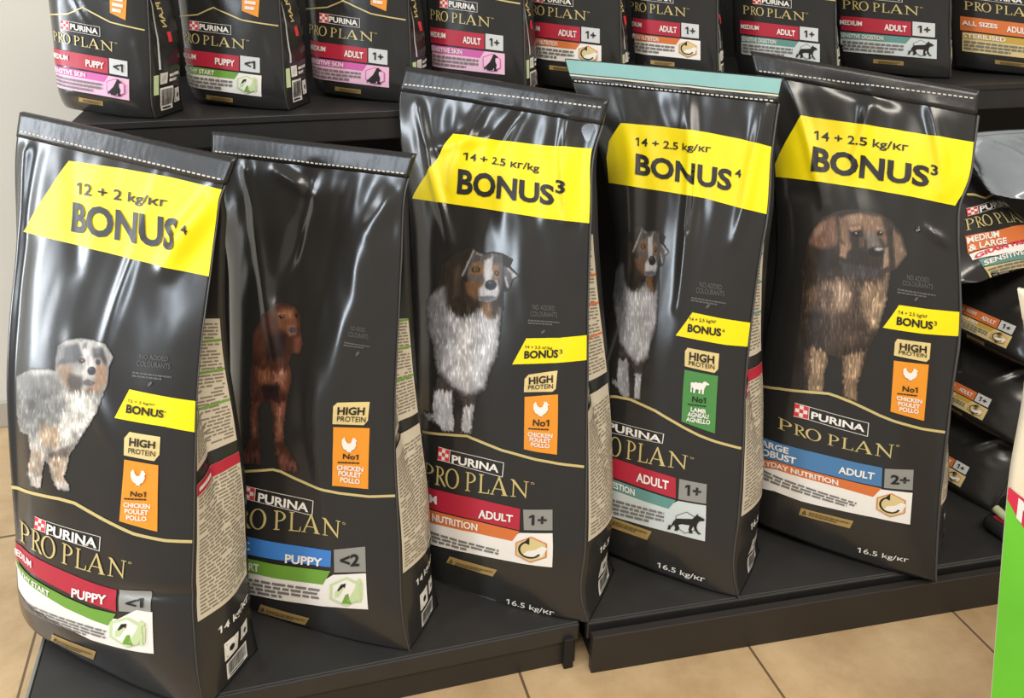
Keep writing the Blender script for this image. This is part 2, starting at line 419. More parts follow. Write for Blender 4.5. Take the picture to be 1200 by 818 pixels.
class Print:
    """Collects shapes in surface coordinates and lays them on the surface as thin ink films."""
    def __init__(self, surf, W, H, step=0.010, lift=0.0012):
        self.surf, self.W, self.H, self.step, self.lift = surf, W, H, step, lift
        self.v, self.f, self.m, self.off, self.mats = [], [], [], [], []
    def mat(self, key):
        if key not in self.mats: self.mats.append(key)
        return self.mats.index(key)
    def add(self, pts, faces, key, layer):
        b = len(self.v); mi = self.mat(key)
        self.v += [tuple(p) for p in pts]; self.off += [layer]*len(pts)
        for f in faces:
            if any(not (0.003 < pts[i][0] < 0.9985 and 0.003 < pts[i][1] < 0.9995) for i in f): continue
            self.f.append(tuple(b + i for i in f)); self.m.append(mi)
    def tess(self, pts, faces, key, layer, step=None):
        step = step or self.step
        A = np.array(pts, float)*np.array([self.W, self.H])
        lo, hi = A.min(0), A.max(0)
        if max(hi - lo) < step*1.2 and len(pts) < 60:
            self.add(pts, faces, key, layer); return
        bm = bmesh.new()
        bv = [bm.verts.new((p[0], p[1], 0)) for p in A]
        for f in faces:
            try: bm.faces.new([bv[i] for i in f])
            except ValueError: pass
        bmesh.ops.triangulate(bm, faces=bm.faces[:])
        for ax in (0, 1):
            n = int((hi[ax] - lo[ax])/step)
            for k in range(1, n + 1):
                c = lo[ax] + (hi[ax] - lo[ax])*k/(n + 1)
                co = (c, 0, 0) if ax == 0 else (0, c, 0)
                no = (1, 0, 0) if ax == 0 else (0, 1, 0)
                bmesh.ops.bisect_plane(bm, geom=bm.verts[:] + bm.edges[:] + bm.faces[:], plane_co=co, plane_no=no)
        bm.verts.index_update()
        P = [(v.co.x/self.W, v.co.y/self.H) for v in bm.verts]
        F = [tuple(v.index for v in f.verts) for f in bm.faces]
        bm.free()
        self.add(P, F, key, layer)
    def prim(self, p):
        k = p[0]
        if k == 'poly':
            self.tess(p[3], [tuple(range(len(p[3])))], p[1], p[2])
        elif k == 'strip':
            T, B = np.array(p[3], float), np.array(p[4], float)
            pts, faces = [], []
            sc = np.array([self.W, self.H])
            run = np.linalg.norm(np.diff((T + B)/2, axis=0)*sc, axis=1).sum()
            nn = max(2, int(np.linalg.norm((T - B)*sc, axis=1).max()/0.007))
            q = np.linspace(0, len(T) - 1, max(len(T), int(run/0.005)) + 1)
            if len(T) < 9: q = np.unique(np.concatenate([q, np.arange(len(T))]))
            ix = np.arange(len(T))
            Tt = np.stack([np.interp(q, ix, T[:, i]) for i in (0, 1)], 1)
            Bb = np.stack([np.interp(q, ix, B[:, i]) for i in (0, 1)], 1)
            for j in range(nn + 1):
                pts += list(Tt + (Bb - Tt)*j/nn)
            n = len(q)
            for j in range(nn):
                for i in range(n - 1):
                    faces.append((j*n + i, (j+1)*n + i, (j+1)*n + i + 1, j*n + i + 1))
            self.add(pts, faces, p[1], p[2])
        elif k == 'text':
            vs, fs = text_shape(p[3], p[4])
            self.tess(quad_map(p[5], None)(vs), fs, p[1], p[2])
        elif k == 'bandtext':
            # lettering that follows a printed band from end to end
            vs, fs = text_shape(p[3], p[4])
            T, Bt = np.array(p[5], float), np.array(p[6], float)
            u0, u1, v0, v1 = p[7]
            mid = (T + Bt)/2*np.array([self.W, self.H])
            cum = np.concatenate([[0], np.cumsum(np.linalg.norm(np.diff(mid, axis=0), axis=1))]); cum /= cum[-1]
            def along(L, q):
                out = np.stack([np.interp(q, cum, L[:, i]) for i in (0, 1)], 1)
                lo = np.minimum(q, 0)[:, None]*(L[1] - L[0])/cum[1]
                return out + lo
            uu = u0 + (u1 - u0)*vs[:, 0]; vv = (v1 + (v0 - v1)*vs[:, 1])[:, None]
            self.tess(along(T, uu)*(1 - vv) + along(Bt, uu)*vv, fs, p[1], p[2])
        elif k == 'proplan':
            f = quad_map(p[3], p[4])
            for poly in pro_plan_polys():
                self.tess(f(np.array(poly)), [tuple(range(len(poly)))], p[1], p[2], self.step*2)
        elif k == 'icon':
            f = quad_map(p[3], None)
            for key, lay, poly in ICONS[p[1]]:
                self.tess(f(np.array(poly)), [tuple(range(len(poly)))], key, p[2] + lay)
        elif k == 'dash':
            rows, seed, dens = p[3], p[4], p[5]
            f = quad_map(p[6], None); r = random.Random(seed)
            for i in range(rows):
                y1 = 1 - (i + .22)/rows; y0 = 1 - (i + .80)/rows
                x = 0.0; end = 1.0 if i < rows - 1 else r.uniform(.6, .95)
                while x < end:
                    w = r.uniform(.05, .13)
                    x1 = min(x + w, end)
                    self.tess(f(np.array(rect(x, y0, x1, y1))), [(0, 1, 2, 3)], p[1], p[2])
                    x = x1 + .016
    def build(self, name, parent):
        if not self.f: return None
        P = np.array(self.v, float)
        loc, nor = self.surf(P[:, 0], P[:, 1])
        off = self.lift + 0.00035*np.array(self.off, float)
        loc = loc + nor*off[:, None]
        o = mesh_obj(name, loc, self.f, [M[k] for k in self.mats], parent, self.m)
        # faces all look outwards
        return o

def with_normals(fn):
    def g(s, t):
        h = 2e-3
        p = fn(s, t)
        ds = fn(s + h, t) - fn(s - h, t); dt = fn(s, t + h) - fn(s, t - h)
        n = np.cross(ds, dt); n /= np.maximum(np.linalg.norm(n, axis=-1, keepdims=True), 1e-9)
        return p, n
    return g

# ---------------------------------------------------------------- printed dog pictures
def sdf_poly(px, py, poly):
    P = np.array(poly, float); n = len(P)
    d = np.full(px.shape, 1e9); inside = np.zeros(px.shape, bool)
    for i in range(n):
        ax, ay = P[i]; bx, by = P[(i+1) % n]
        ex, ey = bx - ax, by - ay
        q = np.clip(((px - ax)*ex + (py - ay)*ey)/(ex*ex + ey*ey + 1e-9), 0, 1)
        d = np.minimum(d, (px - ax - q*ex)**2 + (py - ay - q*ey)**2)
        c = ((ay > py) != (by > py)) & (px < ex*(py - ay)/(ey + 1e-12) + ax)
        inside ^= c
    return np.where(inside, -1, 1)*np.sqrt(d)

def ell(cx, cy, rx, ry): return [(cx + rx*math.cos(a*PI/6), cy + ry*math.sin(a*PI/6)) for a in range(12)]

DOGS = {}
HEADLINE = {'merle': 265, 'puppy': 300, 'setter': 285, 'leonberger': 290}
DOGS['merle'] = dict(size=(453, 818), fur=0.30, outline=[(228,40),(262,62),(310,55),(345,62),(385,85),(372,112),(410,150),(385,165),(370,205),(345,215),(345,270),(335,370),(325,480),(285,560),(278,610),(245,640),(228,700),(218,792),(175,792),(178,690),(190,665),(150,640),(145,700),(150,787),(105,787),(65,745),(30,720),(32,698),(64,712),(75,610),(85,560),(70,430),(50,370),(45,250),(90,190),(100,110),(150,70),(200,45)],
 base=(46,39,34), parts=[
 ([(100,205),(60,230),(52,300),(68,420),(85,540),(140,600),(200,640),(270,610),(290,530),(320,470),(332,370),(330,290),(300,310),(260,285),(230,300),(180,325),(140,300),(120,270)], (176,178,190), 18),
 ([(50,235),(110,205),(130,300),(120,420),(80,540),(60,420)], (120,120,126), 30),
 ([(130,320),(200,330),(310,320),(325,440),(270,520),(150,480)], (206,207,216), 40),
 ([(150,430),(240,420),(270,560),(200,620),(130,560)], (208,209,218), 36),
 ([(120,100),(200,60),(190,150),(205,200),(250,260),(205,310),(160,315),(122,260)], (52,43,36), 18), ([(150,120),(172,110),(166,230),(146,240)], (84,68,54), 14),
 ([(228,48),(255,62),(300,60),(345,68),(350,130),(345,180),(330,230),(270,250),(240,240),(215,190),(200,140),(212,90)], (96,90,90), 9), ([(240,56),(262,64),(258,84),(240,78)], (168,164,166), 6), ([(300,62),(322,64),(320,80),(302,78)], (160,156,158), 6),
 ([(236,60),(262,70),(255,92),(228,95)], (70,66,66), 4), ([(308,62),(340,72),(338,100),(312,95)], (80,76,76), 4),
 ([(270,88),(302,76),(306,140),(300,172),(275,175),(265,130)], (206,206,214), 7),
 ([(192,180),(240,168),(272,190),(246,222),(236,252),(200,220)], (118,82,52), 12),
 ([(220,98),(266,92),(268,138),(245,152),(212,142)], (134,98,66), 9),
 ([(302,106),(330,112),(332,160),(312,168)], (150,110,72), 7),
 (ell(237,125,17,12), (38,30,24), 3), (ell(237,124,9,8), (176,140,80), 2), (ell(238,124,4,5), (16,14,14), 2),
 (ell(322,140,9,11), (40,32,26), 3), (ell(322,139,4,5), (150,120,70), 2),
 ([(250,205),(275,176),(322,170),(332,212),(322,246),(282,258),(250,250)], (202,202,210), 8),
 (ell(298,188,25,21), (34,34,42), 3), (ell(294,178,9,5), (92,96,108), 3),
 ([(246,236),(300,232),(324,240),(300,250),(262,256)], (96,96,106), 4),
 ([(172,160),(200,95),(232,45),(222,95),(192,150)], (70,66,68), 6), ([(228,48),(233,46),(205,110),(182,152),(178,150),(200,104)], (170,170,176), 3),
 ([(345,66),(388,86),(368,116),(350,112)], (44,38,35), 4),
 ([(350,112),(376,120),(410,152),(386,166),(372,205),(352,168)], (92,90,94), 5), ([(362,118),(372,122),(408,151),(386,163),(384,154)], (186,186,192), 4), ([(352,150),(362,160),(372,203),(362,196)], (180,180,186), 4),
 ([(366,130),(384,140),(376,180),(362,170)], (90,88,92), 5),
 ([(255,262),(300,258),(305,322),(285,328),(262,292)], (140,98,58), 12),
 ([(300,270),(326,244),(332,300),(310,332)], (62,44,34), 6),
 ([(85,560),(140,600),(150,640),(190,650),(240,636),(236,678),(185,682),(150,690),(135,628),(80,612)], (74,66,66), 8),
 ([(70,615),(140,622),(150,787),(105,787),(65,735)], (194,196,206), 6), ([(186,682),(230,676),(218,792),(178,790)], (190,192,202), 6),
 ([(30,700),(66,715),(62,745),(34,722)], (170,170,176), 4)])
DOGS['puppy'] = dict(size=(467, 818), fur=0.30, blot=0.42, outline=[(190,100),(225,75),(290,65),(350,75),(405,90),(440,150),(420,195),(412,270),(390,330),(360,410),(320,470),(270,550),(240,600),(228,660),(215,695),(243,745),(235,762),(185,748),(160,695),(148,640),(130,620),(115,690),(112,748),(70,738),(55,680),(70,600),(60,500),(20,490),(0,400),(0,240),(70,205),(150,205),(178,215),(180,160)],
 base=(160,156,148), parts=[
 ([(0,230),(150,215),(230,300),(240,400),(180,480),(60,500),(0,420)], (134,132,128), 20),
 ([(60,300),(120,280),(150,360),(100,420),(60,380)], (108,106,104), 16), ([(150,250),(200,270),(200,330),(160,330)], (120,116,112), 19.2),
 ([(70,205),(150,205),(160,225),(80,235)], (192,190,184), 12.8),
 ([(225,305),(385,330),(350,420),(270,550),(200,590),(165,540),(205,430)], (208,202,190), 16),
 ([(110,450),(190,470),(200,560),(140,570),(100,520)], (170,142,114), 14),
 ([(195,105),(280,88),(302,140),(280,172),(230,182),(183,190)], (74,72,74), 11.2),
 ([(190,100),(222,88),(214,150),(184,180)], (126,124,124), 9.6),
 ([(186,192),(240,180),(266,230),(290,292),(250,305),(212,272)], (152,118,88), 14.4),
 ([(238,225),(300,240),(312,270),(290,302),(245,298),(228,260)], (72,60,53), 12.8),
 ([(285,80),(345,76),(345,150),(366,200),(360,240),(312,250),(302,200),(310,160)], (202,198,194), 9.6),
 ([(300,88),(320,84),(316,110),(300,112)], (120,118,118), 8.0),
 ([(345,110),(400,105),(416,165),(405,192),(380,150),(350,156)], (76,68,66), 9.6),
 ([(395,95),(440,150),(420,195),(408,150)], (176,172,168), 8.0),
 ([(364,182),(416,190),(408,270),(372,312),(340,304),(356,250)], (178,134,94), 11.2),
 (ell(297,166,16,12), (70,40,38), 3), (ell(371,173,12,14), (64,50,46), 3), (ell(299,164,4,3), (170,160,160), 2),
 (ell(343,213,18,20), (34,31,33), 3), (ell(338,204,6,4), (96,94,98), 3),
 ([(298,264),(330,250),(360,265),(350,282),(320,277)], (88,78,74), 4),
 ([(330,285),(355,285),(350,305),(330,303)], (150,100,66), 8.0),
 ([(200,570),(252,556),(236,604),(150,624),(138,592)], (98,84,76), 12.8),
 ([(70,560),(130,590),(116,680),(112,748),(70,738),(58,670)], (194,170,146), 12.8), ([(148,610),(232,604),(216,690),(243,752),(185,748),(160,684)], (198,168,138), 11.2),
 ([(60,690),(108,695),(112,748),(72,738)], (210,198,188), 9.6), ([(180,715),(232,715),(242,758),(188,748)], (214,202,192), 9.6)])
DOGS['setter'] = dict(size=(364, 818), fur=0.30, outline=[(185,65),(230,55),(275,75),(297,110),(297,170),(308,230),(292,272),(262,265),(247,310),(265,360),(248,420),(238,500),(228,580),(228,650),(280,735),(287,775),(215,768),(195,690),(186,600),(180,485),(165,472),(128,482),(120,560),(122,640),(132,738),(70,738),(62,695),(92,630),(88,550),(94,470),(85,400),(95,330),(100,260),(98,190),(135,105),(165,92)],
 base=(74,40,29), parts=[
 ([(98,190),(150,112),(164,200),(152,262),(102,262)], (96,52,36), 16.0),
 ([(165,190),(240,190),(222,290),(160,295)], (40,26,25), 19.2),
 ([(190,95),(225,72),(272,80),(290,150),(250,188),(212,162)], (128,74,46), 12.8), ([(225,90),(262,88),(268,120),(236,120)], (158,100,66), 9.6),
 ([(240,150),(280,150),(282,190),(250,196)], (146,98,76), 8.0),
 ([(270,196),(302,200),(302,268),(270,266)], (122,66,50), 11.2),
 ([(204,98),(234,94),(236,102),(206,106)], (168,110,74), 4), (ell(218,113,10,8), (26,16,14), 3), (ell(221,110,3,3), (190,180,175), 2), (ell(282,108,6,7), (28,18,16), 3), (ell(265,170,17,13), (70,64,78), 3),
 ([(108,330),(210,345),(262,352),(244,430),(130,404)], (126,72,46), 19.2), ([(192,350),(236,350),(222,402),(194,404)], (172,112,92), 16.0),
 ([(130,402),(212,400),(202,470),(138,472)], (36,22,24), 12.8),
 ([(94,470),(118,480),(114,630),(92,630)], (112,62,46), 11.2), ([(192,480),(238,480),(228,645),(194,645)], (126,72,52), 11.2),
 ([(200,500),(218,500),(214,620),(202,620)], (152,96,74), 9.6),
 ([(66,690),(124,685),(130,738),(70,738)], (98,54,44), 11.2), ([(205,690),(280,738),(285,775),(216,765)], (114,62,50), 11.2),
 ([(84,712),(90,712),(92,738),(86,738)], (44,26,24), 2), ([(104,712),(110,712),(112,738),(106,738)], (44,26,24), 2),
 ([(238,745),(244,745),(242,770),(236,770)], (48,28,24), 2), ([(260,750),(266,752),(264,774),(258,774)], (48,28,24), 2)])
DOGS['leonberger'] = dict(size=(545, 818), fur=0.46, outline=[(270,40),(340,38),(420,60),(460,85),(500,140),(520,215),(480,270),(452,280),(447,330),(438,400),(405,520),(365,590),(348,660),(322,740),(322,802),(265,785),(262,720),(262,640),(208,612),(192,700),(188,767),(115,767),(112,690),(112,600),(96,470),(105,350),(100,280),(125,190),(133,140),(185,70),(230,50)],
 base=(52,41,33), parts=[
 ([(95,190),(170,260),(185,480),(150,600),(95,610)], (44,35,29), 22),
 ([(128,170),(170,90),(235,58),(244,150),(232,212),(180,195)], (116,80,62), 12), ([(150,110),(190,85),(190,120),(155,150)], (150,112,92), 12),
 ([(150,205),(245,180),(262,262),(180,292)], (38,30,26), 16),
 ([(250,70),(330,48),(420,70),(442,150),(430,200),(360,220),(280,200),(255,150)], (122,92,70), 9), ([(280,60),(340,52),(340,90),(290,95)], (146,116,94), 10),
 ([(290,120),(342,108),(352,150),(420,150),(442,200),(430,262),(400,288),(300,262),(262,238),(300,190)], (43,36,34), 9),
 ([(350,128),(394,128),(420,182),(366,192)], (100,90,85), 8),
 (ell(400,206,34,20), (24,21,21), 4), (ell(408,194,17,7), (168,164,164), 5),
 ([(254,168),(286,190),(276,232),(254,222)], (156,120,90), 7), ([(430,190),(450,185),(446,262),(426,272)], (140,114,90), 6),
 (ell(315,135,16,11), (24,17,15), 3), (ell(413,132,13,12), (24,17,15), 3), ([(292,108),(335,100),(340,116),(298,124)], (156,118,90), 4), ([(398,108),(424,104),(428,118),(402,120)], (140,106,82), 4), (ell(318,131,4,3), (190,186,180), 2), (ell(416,128,4,3), (180,176,170), 2), ([(330,150),(350,140),(352,185),(330,190)], (84,66,54), 5),
 ([(442,90),(492,140),(517,215),(478,266),(455,190)], (120,94,74), 8), ([(440,90),(466,112),(472,250),(450,232)], (40,32,28), 6),
 ([(250,245),(420,272),(400,312),(270,302)], (58,54,56), 9),
 ([(180,330),(300,318),(312,420),(230,472),(170,430)], (126,100,80), 30), ([(330,350),(444,305),(436,400),(405,505),(362,485),(330,430)], (142,114,88), 26),
 ([(245,325),(300,372),(268,440),(236,400)], (164,136,114), 22), ([(120,350),(180,330),(170,430),(125,440)], (92,70,54), 16),
 ([(165,470),(330,440),(372,560),(208,602)], (74,58,48), 34),
 ([(380,400),(430,390),(400,500),(370,520)], (158,130,100), 20), ([(300,330),(330,345),(322,470),(300,440)], (66,52,43), 16), ([(200,350),(225,345),(220,460),(196,430)], (84,66,54), 14),
 ([(138,580),(206,612),(190,700),(187,767),(128,767)], (140,114,84), 9), ([(268,622),(352,600),(322,740),(320,802),(270,782)], (140,112,84), 9),
 ([(112,600),(140,590),(130,700),(114,700)], (84,64,50), 8)])

def paint_dog(kind, nx, ny, seed, mul=1.0, squeeze=None):
    D = DOGS[kind]; W, H = D['size']
    gx, gy = np.meshgrid(np.linspace(0, 1, nx), np.linspace(0, 1, ny))
    X, Y = gx*W, gy*H
    if squeeze: X = (X/squeeze[0]*squeeze[2] - squeeze[1])/squeeze[3]
    st = vnoise(X/3.2 + vnoise(X/46, Y/46, seed)*4, Y/22.0, seed + 1)
    st2 = vnoise(X/3.0 + vnoise(X/60, Y/60, seed + 5)*8, Y/9.0, seed + 2)
    wx = X + st2*7 + vnoise(X/12, Y/12, seed + 3)*7
    wy = Y + st*20 + vnoise(X/14, Y/14, seed + 4)*6
    head = Y < HEADLINE[kind]
    wx = np.where(head, X + (wx - X)*0.2, wx); wy = np.where(head, Y + (wy - Y)*0.2, wy)
    col = np.ones(X.shape + (3,))*np.array(D['base'], float)
    for poly, c, blur in D['parts']:
        d = sdf_poly(wx, wy, poly)
        a = (1 - sstep(-blur*0.95 - 1, blur*0.95 + 1, d))*0.94
        col = col*(1 - a[..., None]) + np.array(c, float)*a[..., None]
    col *= (1 + D['fur']*np.where(head, 0.55, 1.0)*(st*0.9 + st2*0.35))[..., None]
    alpha = 1 - sstep(-5, 7, sdf_poly(X + (wx - X)*0.9, Y + (wy - Y)*0.6, D['outline']))
    bgc = np.array((44, 43, 42), float)
    wisp = sstep(0.10, 0.42, st)*np.where(head, 0.45, 1.0)
    col *= (1 + 0.55*D['fur']*(wisp - 0.25))[..., None]
    blot = vnoise(X/38, Y/46, seed + 11) + 0.6*vnoise(X/17, Y/22, seed + 12)
    col *= (1 + D.get('blot', 0.22)*np.where(head, 0.6, 1.0)*blot)[..., None]
    grey = col.mean(-1, keepdims=True)
    col = grey + (col - grey)*0.80
    col = col*mul
    col = col*alpha[..., None] + bgc*(1 - alpha[..., None])
    return np.clip(col, 0, 255), alpha

def dog_picture(B, surf, kind, lattice, parent, seed, mul=1.0, squeeze=None, nx=210, ny=390, dens=1.0):
    col, alpha = paint_dog(kind, nx, ny, seed, mul, squeeze)
    L = np.array(lattice, float).reshape(10, 6, 2)
    gx, gy = np.meshgrid(np.linspace(0, 5, nx), np.linspace(0, 9, ny))
    ix = np.clip(np.floor(gx).astype(int), 0, 4); iy = np.clip(np.floor(gy).astype(int), 0, 8)
    fx, fy = (gx - ix)[..., None], (gy - iy)[..., None]
    st = (L[iy, ix]*(1-fx) + L[iy, ix+1]*fx)*(1-fy) + (L[iy+1, ix]*(1-fx) + L[iy+1, ix+1]*fx)*fy
    ok = (alpha > 0.08) & (st[..., 0] > 0.006) & (st[..., 0] < 0.995)
    idx = np.arange(nx*ny).reshape(ny, nx)
    q = ok[:-1, :-1] & ok[1:, :-1] & ok[:-1, 1:] & ok[1:, 1:]
    F = np.stack([idx[:-1, :-1][q], idx[1:, :-1][q], idx[1:, 1:][q], idx[:-1, 1:][q]], -1)
    used = np.unique(F); re = np.full(nx*ny, -1); re[used] = np.arange(len(used))
    P = st.reshape(-1, 2)[used]
    loc, nor = surf(P[:, 0], P[:, 1])
    loc = loc + nor*0.0009
    o = mesh_obj('dog_picture', loc, [tuple(int(v) for v in f) for f in re[F]], M['picture'], parent)
    at = o.data.color_attributes.new('print', 'FLOAT_COLOR', 'POINT')
    c = col.reshape(-1, 3)[used]/255.0
    c = np.where(c <= 0.04045, c/12.92, ((c + 0.055)/1.055)**2.4)
    at.data.foreach_set('color', np.concatenate([c, np.ones((len(c), 1))], 1).ravel())
    return o

# ---------------------------------------------------------------- the bags
def bag_axes(B):
    org = np.array(B['org'], float)
    def front(s, t): return bag_front(B, s, t) - org
    def side(a, t): return bag_side(B, a, t) - org
    return front, side, org

def build_body(B, root, NS=100, NT=160, NA=10, film='film', t1=0.96, side_mat=None):
    org = np.array(B['org'], float)
    ts = np.concatenate([np.linspace(0, 0.1, 14)[:-1], np.linspace(0.1, t1, NT)])
    rows = []
    s = np.linspace(0, 1, NS + 1); a = np.linspace(0, 1, NA + 1)
    nb = NS//3
    sb = np.linspace(1, 0, nb + 1)
    for t in ts:
        F = bag_front(B, s, np.full_like(s, t))
        R_ = bag_side(B, a[1:], np.full(NA, t), True)
        K = bag_back(B, sb[1:], np.full(nb, t))
        Lf = bag_side(B, a[::-1][1:-1], np.full(NA - 1, t), False)
        rows.append(np.concatenate([F, R_, K, Lf]))
    V = np.array(rows) - org
    V[..., 2] = np.maximum(V[..., 2], 0.0008)
    n = V.shape[1]; nt = V.shape[0]
    faces = []
    for j in range(nt - 1):
        for i in range(n):
            k = (i + 1) % n
            faces.append((j*n + i, j*n + k, (j+1)*n + k, (j+1)*n + i))
    # foot and mouth are closed by fans
    vs = list(V.reshape(-1, 3))
    for j, flip in ((0, True), (nt - 1, False)):
        c = V[j].mean(0); vs.append(c); ci = len(vs) - 1
        for i in range(n):
            k = (i + 1) % n
            faces.append((j*n + k, j*n + i, ci) if flip else (j*n + i, j*n + k, ci))
    return mesh_obj('bag_body', vs, faces, M[film], root)

def build_seal(B, root, mat='film_seal', t0=0.955, n=70, thick=0.003):
    org = np.array(B['org'], float)
    s = np.linspace(0, 1, n + 1); ts = np.linspace(t0, 1.0, 6)
    Fr = np.array([bag_front(B, s, np.full_like(s, t)) for t in ts]) - org
    # a heat pressed band: fine cross ripples
    Fr[..., 1] += 0.0004*np.sin(s*240)[None, :] + np.array([1.0, 1, 1, 1, 1, .8])[:, None]*-0.0016
    Bk = Fr.copy(); Bk[..., 1] += depth_at(B, np.array([t0]))[0] + thick
    m = n + 1; nt = len(ts)
    vs = list(Fr.reshape(-1, 3)) + list(Bk.reshape(-1, 3)); o = m*nt
    fs = []
    for j in range(nt - 1):
        for i in range(n):
            fs.append((j*m+i, j*m+i+1, (j+1)*m+i+1, (j+1)*m+i))
            fs.append((o+j*m+i+1, o+j*m+i, o+(j+1)*m+i, o+(j+1)*m+i+1))
    for i in range(n):
        j = nt - 1
        fs.append((j*m+i, j*m+i+1, o+j*m+i+1, o+j*m+i)); fs.append((i+1, i, o+i, o+i+1))
    for j in range(nt - 1):
        fs.append((j*m, (j+1)*m, o+(j+1)*m, o+j*m)); fs.append(((j+1)*m+n, j*m+n, o+j*m+n, o+(j+1)*m+n))
    return mesh_obj('top_seal', vs, fs, M[mat], root)

def build_stitching(B, seal, tl, tr, count=44, s0=0.02, s1=0.985):
    front, side, org = bag_axes(B)
    surf = with_normals(front)
    vs, fs = [], []
    for k in range(count):
        a = s0 + (s1 - s0)*k/count; b = a + (s1 - s0)/count*0.62
        q = np.array([a, b, b, a]); tt = tl + (tr - tl)*(q - s0)/(s1 - s0)
        dt = 0.0012
        p, n = surf(q, tt + np.array([-dt, -dt, dt, dt]))
        base = len(vs)
        vs += list(p + n*0.0003) + list(p + n*0.0022)
        fs += [tuple(base + i for i in f) for f in ((4, 5, 6, 7), (0, 1, 5, 4), (1, 2, 6, 5), (2, 3, 7, 6), (3, 0, 4, 7))]
    return mesh_obj('stitching', vs, fs, M['thread'], seal, smooth=False)

def build_edge_seal(B, root, t0=0.0, t1=0.955, w=0.006):
    org = np.array(B['org'], float)
    t = np.linspace(t0, t1, 90)
    e = bag_edge(B, t) - org
    e[:, 2] = np.maximum(e[:, 2], 0.001)
    d = np.array([0.75, -0.66, 0.0]); q = np.array([0.66, 0.75, 0.0])*0.0007
    k = (w*(0.7 + 0.5*vnoise(t*26, t*0, 5)))[:, None]
    A, Bv = e - d*0.002, e + d*k
    vs = list(A - q) + list(Bv - q) + list(Bv + q) + list(A + q)
    n = len(t); fs = []
    for i in range(n - 1):
        for c in range(4):
            c2 = (c + 1) % 4
            fs.append((c*n + i, c2*n + i, c2*n + i + 1, c*n + i + 1))
    return mesh_obj('edge_seal', vs, fs, M['film_edge'], root)
M['film_edge'] = pmat('film_edge', (74, 72, 70), 0.35, 0.5)

def build_parts(parts, surf, W, H, root, step):
    for q in parts:
        P = Print(surf, W, H, step, lift=0.0012)
        for pr in q['prims']: P.prim(pr)
        o = P.build(q['name'], root)
        if o is None: continue
        if q['label']: o['label'] = q['label']
        for sq in q['sub']:
            S = Print(surf, W, H, step, lift=0.0024)
            for pr in sq['prims']: S.prim(pr)
            so = S.build(sq['name'], o)
            if so is not None and sq['label']: so['label'] = sq['label']

SIDE_STYLE = {
 1: dict(top=.70, line='green', strip='red'), 2: dict(top=.66, line='green', strip=None), 3: dict(top=.74, line='orange2', strip=None),
 4: dict(top=.70, line='teal', strip='red'), 5: dict(top=.72, line='orange2', strip=None)}

def build_side(B, k, root):
    front, side, org = bag_axes(B)
    surf = with_normals(side)
    st = SIDE_STYLE[k]; r = random.Random(40 + k)
    P = Print(surf, B['d'], 0.9, 0.012)
    a0, a1 = .05, .93
    def strip(key, t0, t1, lay, b0=a0, b1=a1, drop=0.0):
        n = 13
        xs = [b0 + (b1 - b0)*i/(n-1) for i in range(n)]
        m = max(1, int(abs(t1 - t0)/0.012)); pts, fs = [], []
        for j in range(m + 1):
            t = t0 + (t1 - t0)*j/m
            pts += [(x, t + drop*(x - b0)) for x in xs]
        for j in range(m):
            for i in range(n - 1): fs.append((j*n+i, j*n+i+1, (j+1)*n+i+1, (j+1)*n+i))
        P.add(pts, fs, key, lay)
    panels = []
    for lo, hi in ((.445, st['top']), (.165, .42)):
        P = Print(surf, B['d'], 0.9, 0.012)
        strip('beige', lo, hi, 0)
        o = P.build('side_panel', root); panels.append(o)
        o['label'] = 'upper beige side panel of small print' if lo > .3 else 'lower beige side panel of small print'
        P = Print(surf, B['d'], 0.9, 0.012, 0.0017)
        t = hi - (.012 if lo > .3 else .028)
        while t > lo + .008:
            x = a0 + .04
            while x < a1 - .05:
                w = r.uniform(.05, .16); x1 = min(x + w, a1 - .03)
                if r.random() < .94: P.add([(x, t), (x1, t), (x1, t + .0032), (x, t + .0032)], [(0, 1, 2, 3)], 'beigetext', 0)
                x = x1 + .02
            t -= .0068
        P.build('fine_print', o)
    P = Print(surf, B['d'], 0.9, 0.012, 0.0018)
    if st['strip']: strip(st['strip'], .398, .42, 0); P.prim(['dash', 'white', 1, 1, 4, .9, [(.10, .414), (.6, .414), (.6, .402), (.10, .402)]])
    P.build('side_band', panels[1])
    for tt in (.52, .585, .645):
        P = Print(surf, B['d'], 0.9, 0.012, 0.0018)
        strip(st['line'], tt, tt + .0045, 0, drop=.012)
        P.build('ruled_stripe', panels[0])
    P = Print(surf, B['d'], 0.9, 0.012, 0.0010)
    P.prim(['text', 'white', 0, '14 kg/кг' if k < 3 else '16.5 kg/кг', .02, [(.30, .130), (.92, .130), (.92, .112), (.30, .112)]])
    P.build('weight_mark', root)
    P = Print(surf, B['d'], 0.9, 0.012, 0.0010)
    P.prim(['icon', 'recycle', 0, [(.38, .09), (.62, .09), (.62, .055), (.38, .055)]])
    P.prim(['icon', 'barcode', 0, [(.40, .048), (.80, .048), (.80, .014), (.40, .014)]])
    P.prim(['icon', 'recycle', 0, [(.68, .09), (.84, .09), (.84, .062), (.68, .062)]])
    P.build('recycling_marks', root)

def place(B, name):
    ps = B['psi']; org = B['org']
    U = Vector((math.cos(ps), -math.sin(ps), 0)); Bd = Vector((math.sin(ps), math.cos(ps), 0))
    p = Vector(B['p0']) + U*org[0] + Bd*org[1]
    return empty(name, p, (0, 0, -ps))

